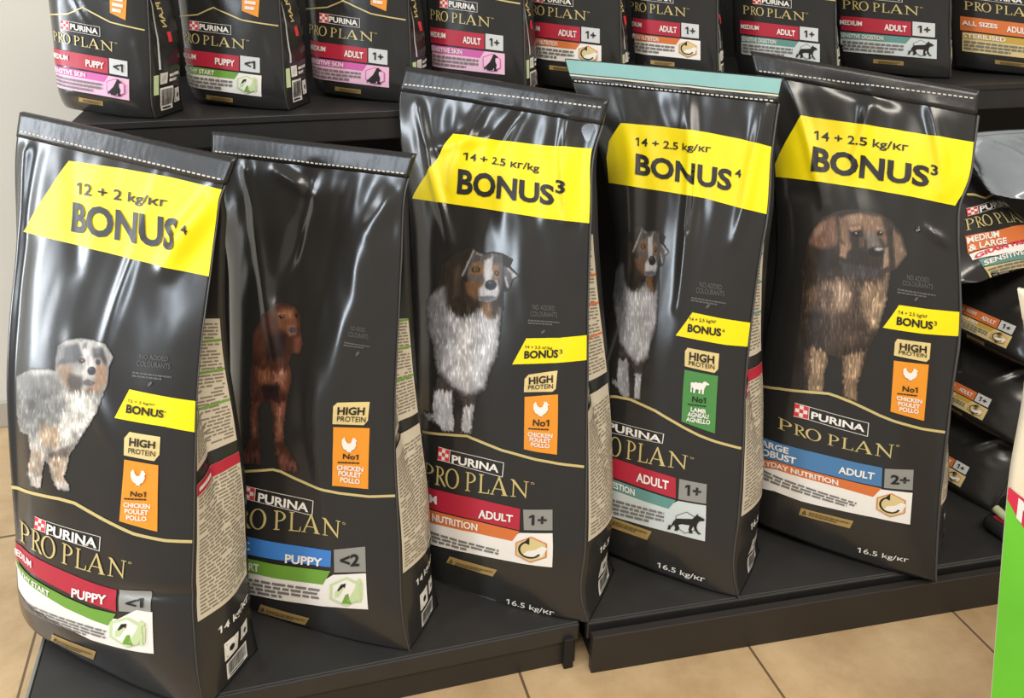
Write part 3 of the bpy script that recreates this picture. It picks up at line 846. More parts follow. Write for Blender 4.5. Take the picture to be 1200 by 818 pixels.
# ---------------------------------------------------------------- shapes and print layout of every bag (bag-surface coordinates)
DATA = {'big':{'1':{'R':[[0.0,0.0],[0.1154,-0.0218],[0.2167,-0.0371],[0.3211,-0.0432],[0.4998,-0.054],[0.5919,-0.0584],[0.6835,-0.058],[0.7979,-0.0516],[0.8892,-0.0452],[0.9474,-0.0378],[1.0,-0.0225]],'L':[[0.0,-0.4435],[0.1133,-0.4472],[0.2732,-0.4616],[0.4939,-0.4809],[0.6443,-0.4823],[0.8276,-0.4738],[0.9081,-0.4683],[1.0,-0.4578]],'vR':0.8739,'vL':0.9038,'v0':0.0327,'lam':0.3491,'psi':0.6807,'p0':[-0.2202,1.0405,0.1],'d':0.135,'bul':0.028,'curl':0.022,'wr':0.0036,'seed':11,'gb':0.014,'folds':[[0.06,0.93,0.1,0.15,0.03,0.012],[0.72,0.95,0.6,0.62,0.03,0.004],[0.97,0.93,0.82,0.8,0.045,0.016],[0.3,0.94,0.42,0.75,0.04,-0.003],[0.62,0.18,1.0,0.22,0.02,-0.004],[0.45,0.62,0.7,0.45,0.05,0.004]],'parts':[
{'name':'bonus_banner','label':'bright yellow bonus banner','prims':[['poly','yellow',0,
[[0.2864,0.9339],[0.5363,0.9425],[0.771,0.9474],[0.9712,0.9464],[0.997,0.9463],[0.997,0.9179],[0.997,0.8588],[0.997,0.7978],[0.8207,0.7951],[0.5543,0.7923],[0.3344,0.7892],[0.0954,0.7843],[0.1883,0.8565]]]],'sub':[
{'name':'lettering','label':None,'prims':[['text','ink',1,'12 + 2 kg/кг',0.015,
[[0.3473,0.9009],[0.7774,0.9106],[0.7786,0.8917],[0.3573,0.8727]]]],'sub':[]},
{'name':'lettering','label':None,'prims':[['text','ink',1,'BONUS',0.035,
[[0.3367,0.8641],[0.8473,0.8817],[0.8689,0.828],[0.3519,0.81]]]],'sub':[]},
{'name':'lettering','label':None,'prims':[['text','ink',1,'4',0.02,
[[0.8754,0.874],[0.9088,0.8758],[0.9113,0.8612],[0.891,0.8603]]]],'sub':[]}]},
{'name':'small_print','label':None,'prims':[['text','faint',1,'NO ADDED',0.0,
[[0.7696,0.6361],[0.8848,0.6441],[0.8852,0.6363],[0.7707,0.6271]]],['text','faint',1,'COLOURANTS',0.0,
[[0.7624,0.6236],[0.8962,0.6323],[0.8967,0.6233],[0.7622,0.6131]]],['dash','faint',1,2,3,0.75,
[[0.7478,0.6029],[0.9061,0.6126],[0.9054,0.6014],[0.7475,0.5917]]],['icon','leaf',1,
[[0.8117,0.5927],[0.834,0.5933],[0.8315,0.5833],[0.8095,0.582]]]],'sub':[]},
{'name':'small_bonus_banner','label':'small yellow bonus banner','prims':[['poly','yellow',0,
[[0.741,0.5691],[0.8837,0.573],[0.997,0.5765],[0.997,0.5206],[0.8894,0.5195],[0.6855,0.5108]]]],'sub':[
{'name':'lettering','label':None,'prims':[['text','ink',1,'12 + 2 kg/кг',0.01,
[[0.7405,0.5518],[0.8509,0.5566],[0.8499,0.5512],[0.7398,0.545]]]],'sub':[]},
{'name':'lettering','label':None,'prims':[['text','ink',1,'BONUS',0.035,
[[0.7366,0.5423],[0.8866,0.5487],[0.8856,0.5348],[0.7344,0.5263]]]],'sub':[]},
{'name':'lettering','label':None,'prims':[['text','ink',1,'4',0.0,
[[0.8884,0.5482],[0.894,0.5484],[0.8945,0.5444],[0.8888,0.5441]]]],'sub':[]}]},
{'name':'protein_tag','label':'pale gold protein tag','prims':[['poly','tag',0,
[[0.7513,0.4938],[0.8747,0.4994],[0.8726,0.4667],[0.8533,0.4532],[0.732,0.449],[0.7311,0.48]]]],'sub':[
{'name':'lettering','label':None,'prims':[['text','ink',1,'HIGH',0.03,
[[0.7548,0.4848],[0.8578,0.4896],[0.8571,0.4763],[0.7537,0.4688]]]],'sub':[]},
{'name':'lettering','label':None,'prims':[['text','ink',1,'PROTEIN',0.005,
[[0.7522,0.4656],[0.8589,0.472],[0.8578,0.462],[0.7513,0.456]]]],'sub':[]}]},
{'name':'ingredient_label','label':'orange chicken ingredient label','prims':[['poly','orange',0,
[[0.7336,0.4416],[0.8695,0.4474],[0.8691,0.3256],[0.7091,0.3242]]]],'sub':[
{'name':'lettering','label':None,'prims':[['text','ink',1,'No1',0.02,
[[0.7614,0.3875],[0.8251,0.3941],[0.8237,0.384],[0.7596,0.3773]]],['dash','ink',1,1,5,0.95,
[[0.7346,0.3724],[0.8474,0.3846],[0.8459,0.3799],[0.7327,0.3675]]],['text','white',1,'CHICKEN',0.03,
[[0.7318,0.3628],[0.8427,0.3733],[0.842,0.3648],[0.7299,0.354]]],['text','white',1,'POULET',0.03,
[[0.7372,0.3519],[0.8353,0.3613],[0.8347,0.3523],[0.7363,0.3425]]],['text','white',1,'POLLO',0.03,
[[0.7435,0.3408],[0.8288,0.3489],[0.8281,0.3399],[0.7426,0.3317]]]],'sub':[]},
{'name':'chicken_symbol','label':None,'prims':[['icon','hen',1,
[[0.7599,0.4284],[0.8276,0.433],[0.8249,0.404],[0.7562,0.3984]]]],'sub':[]}]},
{'name':'gold_trim','label':None,'prims':[['strip','gold',0,
[[0.0685,0.2878],[0.2443,0.3061],[0.4083,0.3226],[0.492,0.3274],[0.5727,0.3227],[0.6504,0.3185],[0.7745,0.3121],[0.9007,0.3154],[0.997,0.323]],
[[0.0582,0.2798],[0.2385,0.2993],[0.4042,0.3162],[0.4857,0.321],[0.565,0.3164],[0.6438,0.3123],[0.7706,0.3061],[0.8994,0.3096],[0.997,0.3173]]]],'sub':[]},
{'name':'brand_logo','label':'checkerboard logo over gold serif lettering','prims':[['icon','checker',0,
[[0.2649,0.2609],[0.3295,0.2641],[0.324,0.2396],[0.2552,0.235]]],['icon','frame',0,
[[0.3295,0.2641],[0.6212,0.2813],[0.6157,0.2527],[0.324,0.2396]]],['text','white',1,'PURINA',0.03,
[[0.3387,0.2599],[0.6044,0.2743],[0.6011,0.2556],[0.3333,0.2377]]],['proplan','gold',1,
[[0.1434,0.2304],[0.4215,0.2382],[0.7467,0.2543],[0.7392,0.2211],[0.4138,0.1974],[0.1381,0.1881]],0.392]],'sub':[]},
{'name':'size_band','label':'raspberry red band','prims':[['strip','red',0,
[[0.0695,0.1755],[0.2749,0.1794],[0.4344,0.1835],[0.5665,0.1862],[0.6877,0.1899]],
[[0.0639,0.1416],[0.27,0.1425],[0.4282,0.1436],[0.5608,0.1455],[0.6859,0.1497]]]],'sub':[
{'name':'lettering','label':None,'prims':[['bandtext','white',1,'MEDIUM',0.03,
[[0.0695,0.1755],[0.2749,0.1794],[0.4344,0.1835],[0.5665,0.1862],[0.6877,0.1899]],
[[0.0639,0.1416],[0.27,0.1425],[0.4282,0.1436],[0.5608,0.1455],[0.6859,0.1497]],[0.02,0.27,0.3,0.7]]],'sub':[]},
{'name':'lettering','label':None,'prims':[['text','white',1,'PUPPY',0.03,
[[0.469,0.1589],[0.6456,0.1738],[0.6416,0.1555],[0.4632,0.1402]]]],'sub':[]}]},
{'name':'age_badge','label':'silver age badge','prims':[['poly','silver',0,
[[0.7011,0.1929],[0.8427,0.2101],[0.8401,0.1701],[0.6992,0.1531]]]],'sub':[
{'name':'lettering','label':None,'prims':[['text','ink',1,'<1',0.03,
[[0.7356,0.1816],[0.8114,0.1925],[0.8119,0.1766],[0.7345,0.1649]]]],'sub':[]}]},
{'name':'benefit_label','label':'white benefit label','prims':[['strip','white',0,
[[0.0606,0.1172],[0.2654,0.121],[0.4234,0.1225],[0.5559,0.1226],[0.6909,0.1367],[0.7779,0.1669],[0.8468,0.1718]],
[[0.0741,0.0723],[0.2485,0.0674],[0.4059,0.0678],[0.5374,0.0687],[0.6758,0.079],[0.7608,0.0858],[0.8381,0.093]]]],'sub':[
{'name':'fine_print','label':None,'prims':[['dash','grey',1,4,7,0.75,
[[0.047,0.0615],[0.6302,0.1068],[0.6173,0.0797],[0.1563,0.049]]]],'sub':[]},
{'name':'growth_emblem','label':None,'prims':[['icon','growth',1,
[[0.6465,0.1403],[0.8336,0.1574],[0.8171,0.0953],[0.627,0.0792]]]],'sub':[]}]},
{'name':'benefit_band','label':'green benefit band','prims':[['strip','green',1,
[[0.0625,0.1319],[0.2681,0.133],[0.426,0.1334],[0.5591,0.1364],[0.6852,0.1457]],
[[0.0603,0.1148],[0.2637,0.1137],[0.4204,0.1105],[0.5536,0.1132],[0.6412,0.1162]]]],'sub':[
{'name':'lettering','label':None,'prims':[['bandtext','white',2,'HEALTHY START',0.03,
[[0.0625,0.1319],[0.2681,0.133],[0.426,0.1334],[0.5591,0.1364],[0.6852,0.1457]],
[[0.0603,0.1148],[0.2637,0.1137],[0.4204,0.1105],[0.5536,0.1132],[0.6412,0.1162]],[0.0,0.46,0.22,0.8]]],'sub':[]}]},
{'name':'gold_tag','label':None,'prims':[['poly','bronze',0,
[[0.3076,0.0301],[0.5527,0.0464],[0.5177,0.0198],[0.2803,0.0082]]]],'sub':[
{'name':'lettering','label':None,'prims':[['dash','inkbrown',1,2,4,0.75,
[[0.3361,0.0238],[0.5263,0.0375],[0.5126,0.026],[0.3208,0.0119]]]],'sub':[]},
{'name':'lettering','label':None,'prims':[['icon','peak',1,
[[0.3153,0.0267],[0.3404,0.0291],[0.3226,0.0139],[0.2991,0.0135]]]],'sub':[]}]},
{'name':'weight_mark','label':None,'prims':[['text','white',1,'14 kg/кг',0.008,
[[0.7012,0.0029],[0.813,0.0064],[0.7986,-0.0121],[0.6845,-0.0172]]]],'sub':[]}],'dog':[[0.1142,0.6083],[0.2566,0.6271],[0.3675,0.641],[0.4686,0.6533],[0.5666,0.665],[0.6615,0.6762],[0.1245,0.5711],[0.2689,0.5912],[0.38,0.6056],[0.4851,0.6189],[0.5821,0.6309],[0.6738,0.6419],[0.134,0.5339],[0.2784,0.5549],[0.3904,0.57],[0.5011,0.5848],[0.5923,0.596],[0.6852,0.6074],[0.1404,0.4962],[0.2842,0.518],[0.3984,0.5341],[0.5075,0.5491],[0.6036,0.5615],[0.694,0.5727],[0.1426,0.4578],[0.288,0.4808],[0.4033,0.4976],[0.5088,0.5124],[0.6148,0.5272],[0.7006,0.5377],[0.1402,0.4185],[0.2898,0.4433],[0.4054,0.4606],[0.5117,0.4759],[0.619,0.4915],[0.7063,0.5026],[0.1361,0.3789],[0.2886,0.4051],[0.4043,0.4229],[0.5116,0.4388],[0.6147,0.4538],[0.7108,0.4671],[0.131,0.3388],[0.2858,0.3665],[0.4022,0.3849],[0.5101,0.4014],[0.6135,0.4167],[0.7104,0.4305],[0.1269,0.2987],[0.2822,0.3275],[0.401,0.347],[0.5083,0.3637],[0.6122,0.3795],[0.7086,0.3934],[0.1234,0.2583],[0.2782,0.288],[0.3996,0.3089],[0.5071,0.3259],[0.6107,0.342],[0.7082,0.3565]],'org':[-0.2,0.0675,0]},'2':{'R':[[0.0,0.0],[0.0793,-0.017],[0.2361,-0.0376],[0.36,-0.0552],[0.5035,-0.0695],[0.63,-0.076],[0.7968,-0.0831],[0.9512,-0.0847],[1.0,-0.0755]],'L':[[0.0,-0.3972],[0.0464,-0.4],[0.2176,-0.4107],[0.4386,-0.4244],[0.6161,-0.4392],[0.8058,-0.4546],[0.9237,-0.4637],[1.0,-0.4684]],'vR':0.8417,'vL':0.8446,'v0':-0.0288,'lam':0.3316,'psi':0.6458,'p0':[0.1169,1.0699,0.1],'d':0.118,'bul':0.028,'curl':0.04,'wr':0.0055,'seed':23,'gb':0.014,'folds':[[0.2,0.93,0.42,0.55,0.035,0.01],[0.9,0.9,0.66,0.42,0.1,0.013],[0.55,0.95,0.4,0.7,0.04,-0.009],[0.62,0.55,0.68,0.25,0.05,0.006],[0.97,0.93,0.84,0.84,0.05,0.007],[0.35,0.94,0.55,0.9,0.03,0.007]],'parts':[
{'name':'small_print','label':None,'prims':[['text','faint',1,'NO ADDED',0.0,
[[0.8025,0.6607],[0.8642,0.6595],[0.8631,0.6511],[0.802,0.6516]]],['text','faint',1,'COLOURANTS',0.0,
[[0.7931,0.6491],[0.8766,0.6475],[0.8756,0.6377],[0.7926,0.6394]]],['dash','faint',1,2,3,0.75,
[[0.7767,0.6296],[0.8838,0.6254],[0.8829,0.617],[0.7748,0.6191]]],['icon','leaf',1,
[[0.8245,0.613],[0.8434,0.6123],[0.8399,0.601],[0.8211,0.6016]]]],'sub':[]},
{'name':'protein_tag','label':'pale gold protein tag','prims':[['poly','tag',0,
[[0.7532,0.5064],[0.8927,0.5139],[0.8855,0.4758],[0.8671,0.4659],[0.7278,0.4618],[0.7343,0.4979]]]],'sub':[
{'name':'lettering','label':None,'prims':[['text','ink',1,'HIGH',0.03,
[[0.7545,0.4981],[0.8734,0.5024],[0.8704,0.4864],[0.7517,0.482]]]],'sub':[]},
{'name':'lettering','label':None,'prims':[['text','ink',1,'PROTEIN',0.005,
[[0.7516,0.4797],[0.8771,0.483],[0.8755,0.4723],[0.7489,0.4689]]]],'sub':[]}]},
{'name':'ingredient_label','label':'orange chicken ingredient label','prims':[['poly','orange',0,
[[0.7306,0.4558],[0.8939,0.4611],[0.8804,0.3369],[0.7119,0.3344]]]],'sub':[
{'name':'lettering','label':None,'prims':[['text','ink',1,'No1',0.02,
[[0.771,0.4038],[0.8424,0.4052],[0.8401,0.3944],[0.7682,0.3929]]],['dash','ink',1,1,5,0.95,
[[0.7452,0.3871],[0.8676,0.3913],[0.8656,0.3866],[0.7429,0.3823]]],['text','white',1,'CHICKEN',0.03,
[[0.7408,0.3791],[0.8635,0.3812],[0.861,0.3711],[0.7378,0.3689]]],['text','white',1,'POULET',0.03,
[[0.7463,0.3678],[0.8539,0.3691],[0.8512,0.3582],[0.7433,0.3568]]],['text','white',1,'POLLO',0.03,
[[0.7536,0.355],[0.8458,0.3556],[0.843,0.3447],[0.7507,0.344]]]],'sub':[]},
{'name':'chicken_symbol','label':None,'prims':[['icon','hen',1,
[[0.764,0.438],[0.8425,0.4395],[0.8373,0.408],[0.7575,0.4062]]]],'sub':[]}]},
{'name':'gold_trim','label':None,'prims':[['strip','gold',0,
[[0.0175,0.3103],[0.1823,0.3264],[0.3913,0.3471],[0.4369,0.3463],[0.5144,0.3379],[0.5913,0.3305],[0.7427,0.323],[0.8829,0.3243],[0.997,0.3314]],
[[0.0179,0.3048],[0.1828,0.321],[0.3911,0.3418],[0.4313,0.341],[0.5081,0.3326],[0.586,0.325],[0.7398,0.3178],[0.8817,0.3191],[0.997,0.3262]]]],'sub':[]},
{'name':'brand_logo','label':'checkerboard logo over gold serif lettering','prims':[['icon','checker',0,
[[0.2067,0.2985],[0.2844,0.2979],[0.2762,0.2695],[0.1959,0.2692]]],['icon','frame',0,
[[0.2844,0.2979],[0.6132,0.2965],[0.6029,0.2644],[0.2762,0.2695]]],['text','white',1,'PURINA',0.03,
[[0.3044,0.29],[0.5871,0.2881],[0.5814,0.2698],[0.2989,0.2697]]],['proplan','gold',1,
[[0.0539,0.2364],[0.3906,0.2596],[0.7477,0.263],[0.7393,0.2283],[0.3852,0.2181],[0.0505,0.1923]],0.392]],'sub':[]},
{'name':'size_band','label':'blue band','prims':[['strip','blue',0,
[[-0.0326,0.1855],[0.1542,0.1889],[0.4365,0.1928],[0.6934,0.1984]],
[[-0.0325,0.1455],[0.1533,0.1493],[0.4354,0.1566],[0.6879,0.1631]]]],'sub':[
{'name':'lettering','label':None,'prims':[['bandtext','white',1,'ATHLETIC',0.03,
[[-0.0326,0.1855],[0.1542,0.1889],[0.4365,0.1928],[0.6934,0.1984]],
[[-0.0325,0.1455],[0.1533,0.1493],[0.4354,0.1566],[0.6879,0.1631]],[0.02,0.39,0.26,0.76]]],'sub':[]},
{'name':'lettering','label':None,'prims':[['text','white',1,'PUPPY',0.03,
[[0.454,0.1725],[0.6513,0.1794],[0.6487,0.1617],[0.4513,0.153]]]],'sub':[]}]},
{'name':'age_badge','label':'silver age badge','prims':[['poly','silver',0,
[[0.7064,0.2016],[0.8544,0.2177],[0.8552,0.1652],[0.7055,0.1532]]]],'sub':[
{'name':'lettering','label':None,'prims':[['text','ink',1,'<2',0.03,
[[0.7368,0.1943],[0.8273,0.2011],[0.8261,0.1759],[0.7354,0.1681]]]],'sub':[]}]},
{'name':'benefit_label','label':'white benefit label','prims':[['strip','white',0,
[[-0.0324,0.1102],[0.1511,0.1158],[0.4322,0.1214],[0.6522,0.1324],[0.6997,0.148],[0.8549,0.1621]],
[[-0.034,0.0614],[0.1357,0.0592],[0.4392,0.0674],[0.6392,0.0746],[0.6965,0.078],[0.8548,0.0854]]]],'sub':[
{'name':'fine_print','label':None,'prims':[['dash','grey',1,4,9,0.75,
[[0.0173,0.0951],[0.6305,0.1144],[0.618,0.0794],[0.0132,0.0586]]]],'sub':[]},
{'name':'growth_emblem','label':None,'prims':[['icon','growth',1,
[[0.6755,0.1423],[0.8544,0.1549],[0.8418,0.0892],[0.6594,0.0781]]]],'sub':[]}]},
{'name':'benefit_band','label':'green benefit band','prims':[['strip','green',1,
[[-0.0325,0.1379],[0.1529,0.141],[0.4348,0.1461],[0.6875,0.1551]],
[[-0.0324,0.1068],[0.1505,0.1099],[0.4314,0.1155],[0.6472,0.1231]]]],'sub':[
{'name':'lettering','label':None,'prims':[['bandtext','white',2,'HEALTHY START',0.03,
[[-0.0325,0.1379],[0.1529,0.141],[0.4348,0.1461],[0.6875,0.1551]],
[[-0.0324,0.1068],[0.1505,0.1099],[0.4314,0.1155],[0.6472,0.1231]],[-0.09,0.48,0.22,0.8]]],'sub':[]}]},
{'name':'gold_tag','label':None,'prims':[['poly','bronze',0,
[[0.283,0.0435],[0.5471,0.0379],[0.5109,0.0173],[0.2558,0.0219]]]],'sub':[
{'name':'lettering','label':None,'prims':[['dash','inkbrown',1,2,4,0.75,
[[0.3184,0.0365],[0.5246,0.0328],[0.5128,0.0232],[0.3054,0.0256]]]],'sub':[]},
{'name':'lettering','label':None,'prims':[['icon','peak',1,
[[0.2856,0.0401],[0.3137,0.0396],[0.2997,0.0268],[0.272,0.0275]]]],'sub':[]}]},
{'name':'weight_mark','label':None,'prims':[['text','white',1,'14 kg/кг',0.008,
[[0.635,-0.0089],[0.8295,-0.0127],[0.8215,-0.0316],[0.6241,-0.0296]]]],'sub':[]}],'dog':[[0.0482,0.6867],[0.2211,0.6975],[0.3392,0.7043],[0.4113,0.7073],[0.5055,0.7125],[0.5977,0.7176],[0.0486,0.6428],[0.2252,0.6551],[0.3445,0.6625],[0.4247,0.6662],[0.5143,0.671],[0.6067,0.6763],[0.0449,0.5983],[0.2295,0.6126],[0.3388,0.6193],[0.4316,0.6243],[0.5212,0.6293],[0.615,0.635],[0.0353,0.5528],[0.2335,0.5699],[0.3391,0.5764],[0.4392,0.5825],[0.5279,0.5874],[0.6245,0.5937],[-0.0042,0.5028],[0.2347,0.5267],[0.3414,0.5335],[0.4429,0.54],[0.5338,0.5453],[0.6381,0.553],[-0.0124,0.4557],[0.2352,0.4832],[0.343,0.4905],[0.4417,0.4967],[0.5375,0.5028],[0.6466,0.5117],[-0.0171,0.4086],[0.2349,0.4394],[0.3427,0.4469],[0.4423,0.4535],[0.5389,0.4599],[0.6492,0.4695],[-0.017,0.3617],[0.235,0.3952],[0.3416,0.403],[0.4411,0.4098],[0.5395,0.4168],[0.6477,0.4265],[-0.0136,0.3151],[0.2342,0.3506],[0.3409,0.3588],[0.4392,0.3656],[0.5359,0.3726],[0.642,0.3823],[-0.0102,0.2682],[0.2344,0.3059],[0.3388,0.3141],[0.4379,0.3215],[0.5324,0.3283],[0.6313,0.3366]],'org':[-0.2,0.059,0]},'3':{'R':[[-0.0,0.0],[0.0415,-0.0165],[0.16,-0.0277],[0.3186,-0.0479],[0.5092,-0.0728],[0.7165,-0.0993],[0.7947,-0.1075],[0.9135,-0.117],[0.9572,-0.1098],[1.0,-0.1056]],'L':[[0.0,-0.3735],[0.0587,-0.3807],[0.2161,-0.4003],[0.4203,-0.4256],[0.6174,-0.4555],[0.7613,-0.4806],[0.8715,-0.4977],[0.9498,-0.5019],[1.0,-0.4938]],'vR':0.9112,'vL':0.9383,'v0':-0.0318,'lam':0.3316,'psi':0.6981,'p0':[0.4384,1.0455,0.1],'d':0.15,'bul':0.028,'curl':0.04,'wr':0.0058,'seed':37,'gb':0.02,'folds':[[0.12,0.93,0.3,0.7,0.03,0.01],[0.45,0.95,0.3,0.8,0.03,0.008],[0.85,0.95,0.9,0.78,0.03,0.01],[0.62,0.95,0.5,0.84,0.03,-0.008],[0.2,0.86,0.5,0.9,0.025,0.006],[0.97,0.6,0.75,0.3,0.05,0.004]],'parts':[
{'name':'bonus_banner','label':'bright yellow bonus banner','prims':[['poly','yellow',0,
[[0.3105,0.8938],[0.5355,0.8964],[0.7712,0.9014],[0.989,0.9112],[0.997,0.8445],[0.9966,0.7761],[0.7889,0.7692],[0.5315,0.7671],[0.2836,0.7642],[0.0551,0.7613],[0.2096,0.8287]]]],'sub':[
{'name':'lettering','label':None,'prims':[['text','ink',1,'14 + 2.5 кг/kg',0.015,
[[0.3782,0.8641],[0.7567,0.8651],[0.7546,0.8483],[0.3737,0.8454]]]],'sub':[]},
{'name':'lettering','label':None,'prims':[['text','ink',1,'BONUS',0.035,
[[0.3514,0.8326],[0.8304,0.8323],[0.8307,0.7957],[0.3412,0.7846]]]],'sub':[]},
{'name':'lettering','label':None,'prims':[['text','ink',1,'3',0.025,
[[0.8372,0.844],[0.8882,0.8451],[0.8858,0.8207],[0.8358,0.8194]]]],'sub':[]}]},
{'name':'small_print','label':None,'prims':[['text','faint',1,'NO ADDED',0.0,
[[0.7452,0.6079],[0.8494,0.6126],[0.8498,0.6031],[0.7439,0.5983]]],['text','faint',1,'COLOURANTS',0.0,
[[0.7353,0.595],[0.8603,0.6012],[0.8606,0.5917],[0.7341,0.5854]]],['dash','faint',1,2,3,0.75,
[[0.7237,0.5793],[0.8746,0.5859],[0.8732,0.5763],[0.7224,0.5697]]],['icon','leaf',1,
[[0.7854,0.5645],[0.8078,0.5647],[0.803,0.5562],[0.7806,0.556]]]],'sub':[]},
{'name':'small_bonus_banner','label':'small yellow bonus banner','prims':[['poly','yellow',0,
[[0.7165,0.543],[0.8704,0.5546],[0.997,0.5691],[0.997,0.5221],[0.8529,0.5063],[0.6474,0.4893]]]],'sub':[
{'name':'lettering','label':None,'prims':[['text','ink',1,'14 + 2.5 кг/kg',0.01,
[[0.7121,0.5296],[0.8406,0.5365],[0.8392,0.5295],[0.7106,0.5227]]]],'sub':[]},
{'name':'lettering','label':None,'prims':[['text','ink',1,'BONUS',0.035,
[[0.7089,0.5191],[0.871,0.5333],[0.8705,0.5176],[0.7076,0.5047]]]],'sub':[]},
{'name':'lettering','label':None,'prims':[['text','ink',1,'3',0.0,
[[0.8746,0.5336],[0.8908,0.5349],[0.8915,0.5268],[0.8753,0.5255]]]],'sub':[]}]},
{'name':'protein_tag','label':'pale gold protein tag','prims':[['poly','tag',0,
[[0.7301,0.476],[0.8691,0.4936],[0.8623,0.4587],[0.8468,0.4521],[0.7064,0.441],[0.71,0.4662]]]],'sub':[
{'name':'lettering','label':None,'prims':[['text','ink',1,'HIGH',0.03,
[[0.732,0.4713],[0.848,0.4837],[0.8492,0.4694],[0.7322,0.4575]]]],'sub':[]},
{'name':'lettering','label':None,'prims':[['text','ink',1,'PROTEIN',0.005,
[[0.7285,0.4558],[0.8494,0.4674],[0.85,0.4585],[0.7286,0.4475]]]],'sub':[]}]},
{'name':'ingredient_label','label':'orange chicken ingredient label','prims':[['poly','orange',0,
[[0.7102,0.4323],[0.8727,0.449],[0.8671,0.3321],[0.709,0.332]]]],'sub':[
{'name':'lettering','label':None,'prims':[['text','ink',1,'No1',0.02,
[[0.7555,0.3932],[0.8326,0.3982],[0.8308,0.3854],[0.7543,0.3806]]],['dash','ink',1,1,5,0.95,
[[0.732,0.376],[0.8501,0.3829],[0.85,0.3786],[0.7322,0.3718]]],['text','white',1,'CHICKEN',0.03,
[[0.7305,0.3675],[0.8467,0.3721],[0.8449,0.3634],[0.7289,0.3589]]],['text','white',1,'POULET',0.03,
[[0.7402,0.3585],[0.8384,0.3617],[0.8367,0.353],[0.7387,0.3499]]],['text','white',1,'POLLO',0.03,
[[0.7482,0.3493],[0.8334,0.3514],[0.8317,0.3428],[0.7467,0.3407]]]],'sub':[]},
{'name':'chicken_symbol','label':None,'prims':[['icon','hen',1,
[[0.7506,0.4269],[0.8371,0.4334],[0.8343,0.4039],[0.7497,0.3983]]]],'sub':[]}]},
{'name':'gold_trim','label':None,'prims':[['strip','gold',0,
[[-0.0068,0.3127],[0.1051,0.3195],[0.2906,0.3308],[0.4059,0.3366],[0.4338,0.3342],[0.5085,0.3293],[0.5964,0.3233],[0.7487,0.32],[0.8685,0.3177],[0.9923,0.3192]],
[[-0.007,0.3075],[0.103,0.3142],[0.289,0.3257],[0.4039,0.3315],[0.4285,0.3292],[0.5033,0.3242],[0.5924,0.3183],[0.7457,0.3149],[0.8668,0.3126],[0.9911,0.3141]]]],'sub':[]},
{'name':'brand_logo','label':'checkerboard logo over gold serif lettering','prims':[['icon','checker',0,
[[0.2378,0.3003],[0.3076,0.2996],[0.3013,0.2739],[0.231,0.2737]]],['icon','frame',0,
[[0.3076,0.2996],[0.6065,0.2976],[0.5993,0.2684],[0.3013,0.2739]]],['text','white',1,'PURINA',0.03,
[[0.3208,0.2913],[0.5816,0.2906],[0.578,0.2754],[0.3188,0.2746]]],['proplan','gold',1,
[[0.1322,0.2603],[0.3967,0.2642],[0.7393,0.2709],[0.7337,0.2388],[0.3934,0.2265],[0.1256,0.2227]],0.392]],'sub':[]},
{'name':'size_band','label':'raspberry red band','prims':[['strip','red',0,
[[-0.0283,0.2123],[0.1451,0.2127],[0.4383,0.2155],[0.6909,0.2137]],
[[-0.0284,0.1714],[0.1457,0.1715],[0.4387,0.1733],[0.6891,0.1709]]]],'sub':[
{'name':'lettering','label':None,'prims':[['bandtext','white',1,'MEDIUM',0.03,
[[-0.0283,0.2123],[0.1451,0.2127],[0.4383,0.2155],[0.6909,0.2137]],
[[-0.0284,0.1714],[0.1457,0.1715],[0.4387,0.1733],[0.6891,0.1709]],[0.0,0.36,0.3,0.7]]],'sub':[]},
{'name':'lettering','label':None,'prims':[['text','white',1,'ADULT',0.03,
[[0.4726,0.1957],[0.6556,0.1986],[0.6543,0.1841],[0.4709,0.1781]]]],'sub':[]}]},
{'name':'age_badge','label':'silver age badge','prims':[['poly','silver',0,
[[0.7061,0.2135],[0.8495,0.224],[0.8517,0.1832],[0.7116,0.1735]]]],'sub':[
{'name':'lettering','label':None,'prims':[['text','ink',1,'1+',0.03,
[[0.7381,0.206],[0.824,0.2116],[0.8231,0.1913],[0.737,0.1857]]]],'sub':[]}]},
{'name':'benefit_label','label':'white benefit label','prims':[['strip','white',0,
[[-0.0285,0.1453],[0.1467,0.1465],[0.4395,0.1498],[0.6558,0.1551],[0.6894,0.1659],[0.852,0.1774]],
[[-0.0289,0.1002],[0.1477,0.0992],[0.4016,0.1022],[0.6628,0.1042],[0.7203,0.1045],[0.8609,0.1084]]]],'sub':[
{'name':'fine_print','label':None,'prims':[['dash','grey',1,3,11,0.75,
[[0.0764,0.1303],[0.5863,0.1247],[0.5848,0.1062],[0.0764,0.1062]]]],'sub':[]},
{'name':'round_arrow_emblem','label':None,'prims':[['icon','everyday',1,
[[0.6594,0.1576],[0.8384,0.1699],[0.8438,0.1134],[0.6625,0.1065]]]],'sub':[]}]},
{'name':'benefit_band','label':'orange benefit band','prims':[['strip','orange2',1,
[[-0.0284,0.1692],[0.1458,0.1693],[0.4387,0.1711],[0.6892,0.1688]],
[[-0.0285,0.143],[0.1468,0.1435],[0.4397,0.1469],[0.6528,0.1467]]]],'sub':[
{'name':'lettering','label':None,'prims':[['bandtext','white',2,'EVERYDAY NUTRITION',0.03,
[[-0.0284,0.1692],[0.1458,0.1693],[0.4387,0.1711],[0.6892,0.1688]],
[[-0.0285,0.143],[0.1468,0.1435],[0.4397,0.1469],[0.6528,0.1467]],[-0.04,0.71,0.2,0.8]]],'sub':[]}]},
{'name':'gold_tag','label':None,'prims':[['poly','bronze',0,
[[0.308,0.0855],[0.5801,0.0805],[0.5534,0.064],[0.286,0.0704]]]],'sub':[
{'name':'lettering','label':None,'prims':[['dash','inkbrown',1,2,4,0.75,
[[0.347,0.0782],[0.5597,0.0764],[0.5504,0.0685],[0.3368,0.0702]]]],'sub':[]},
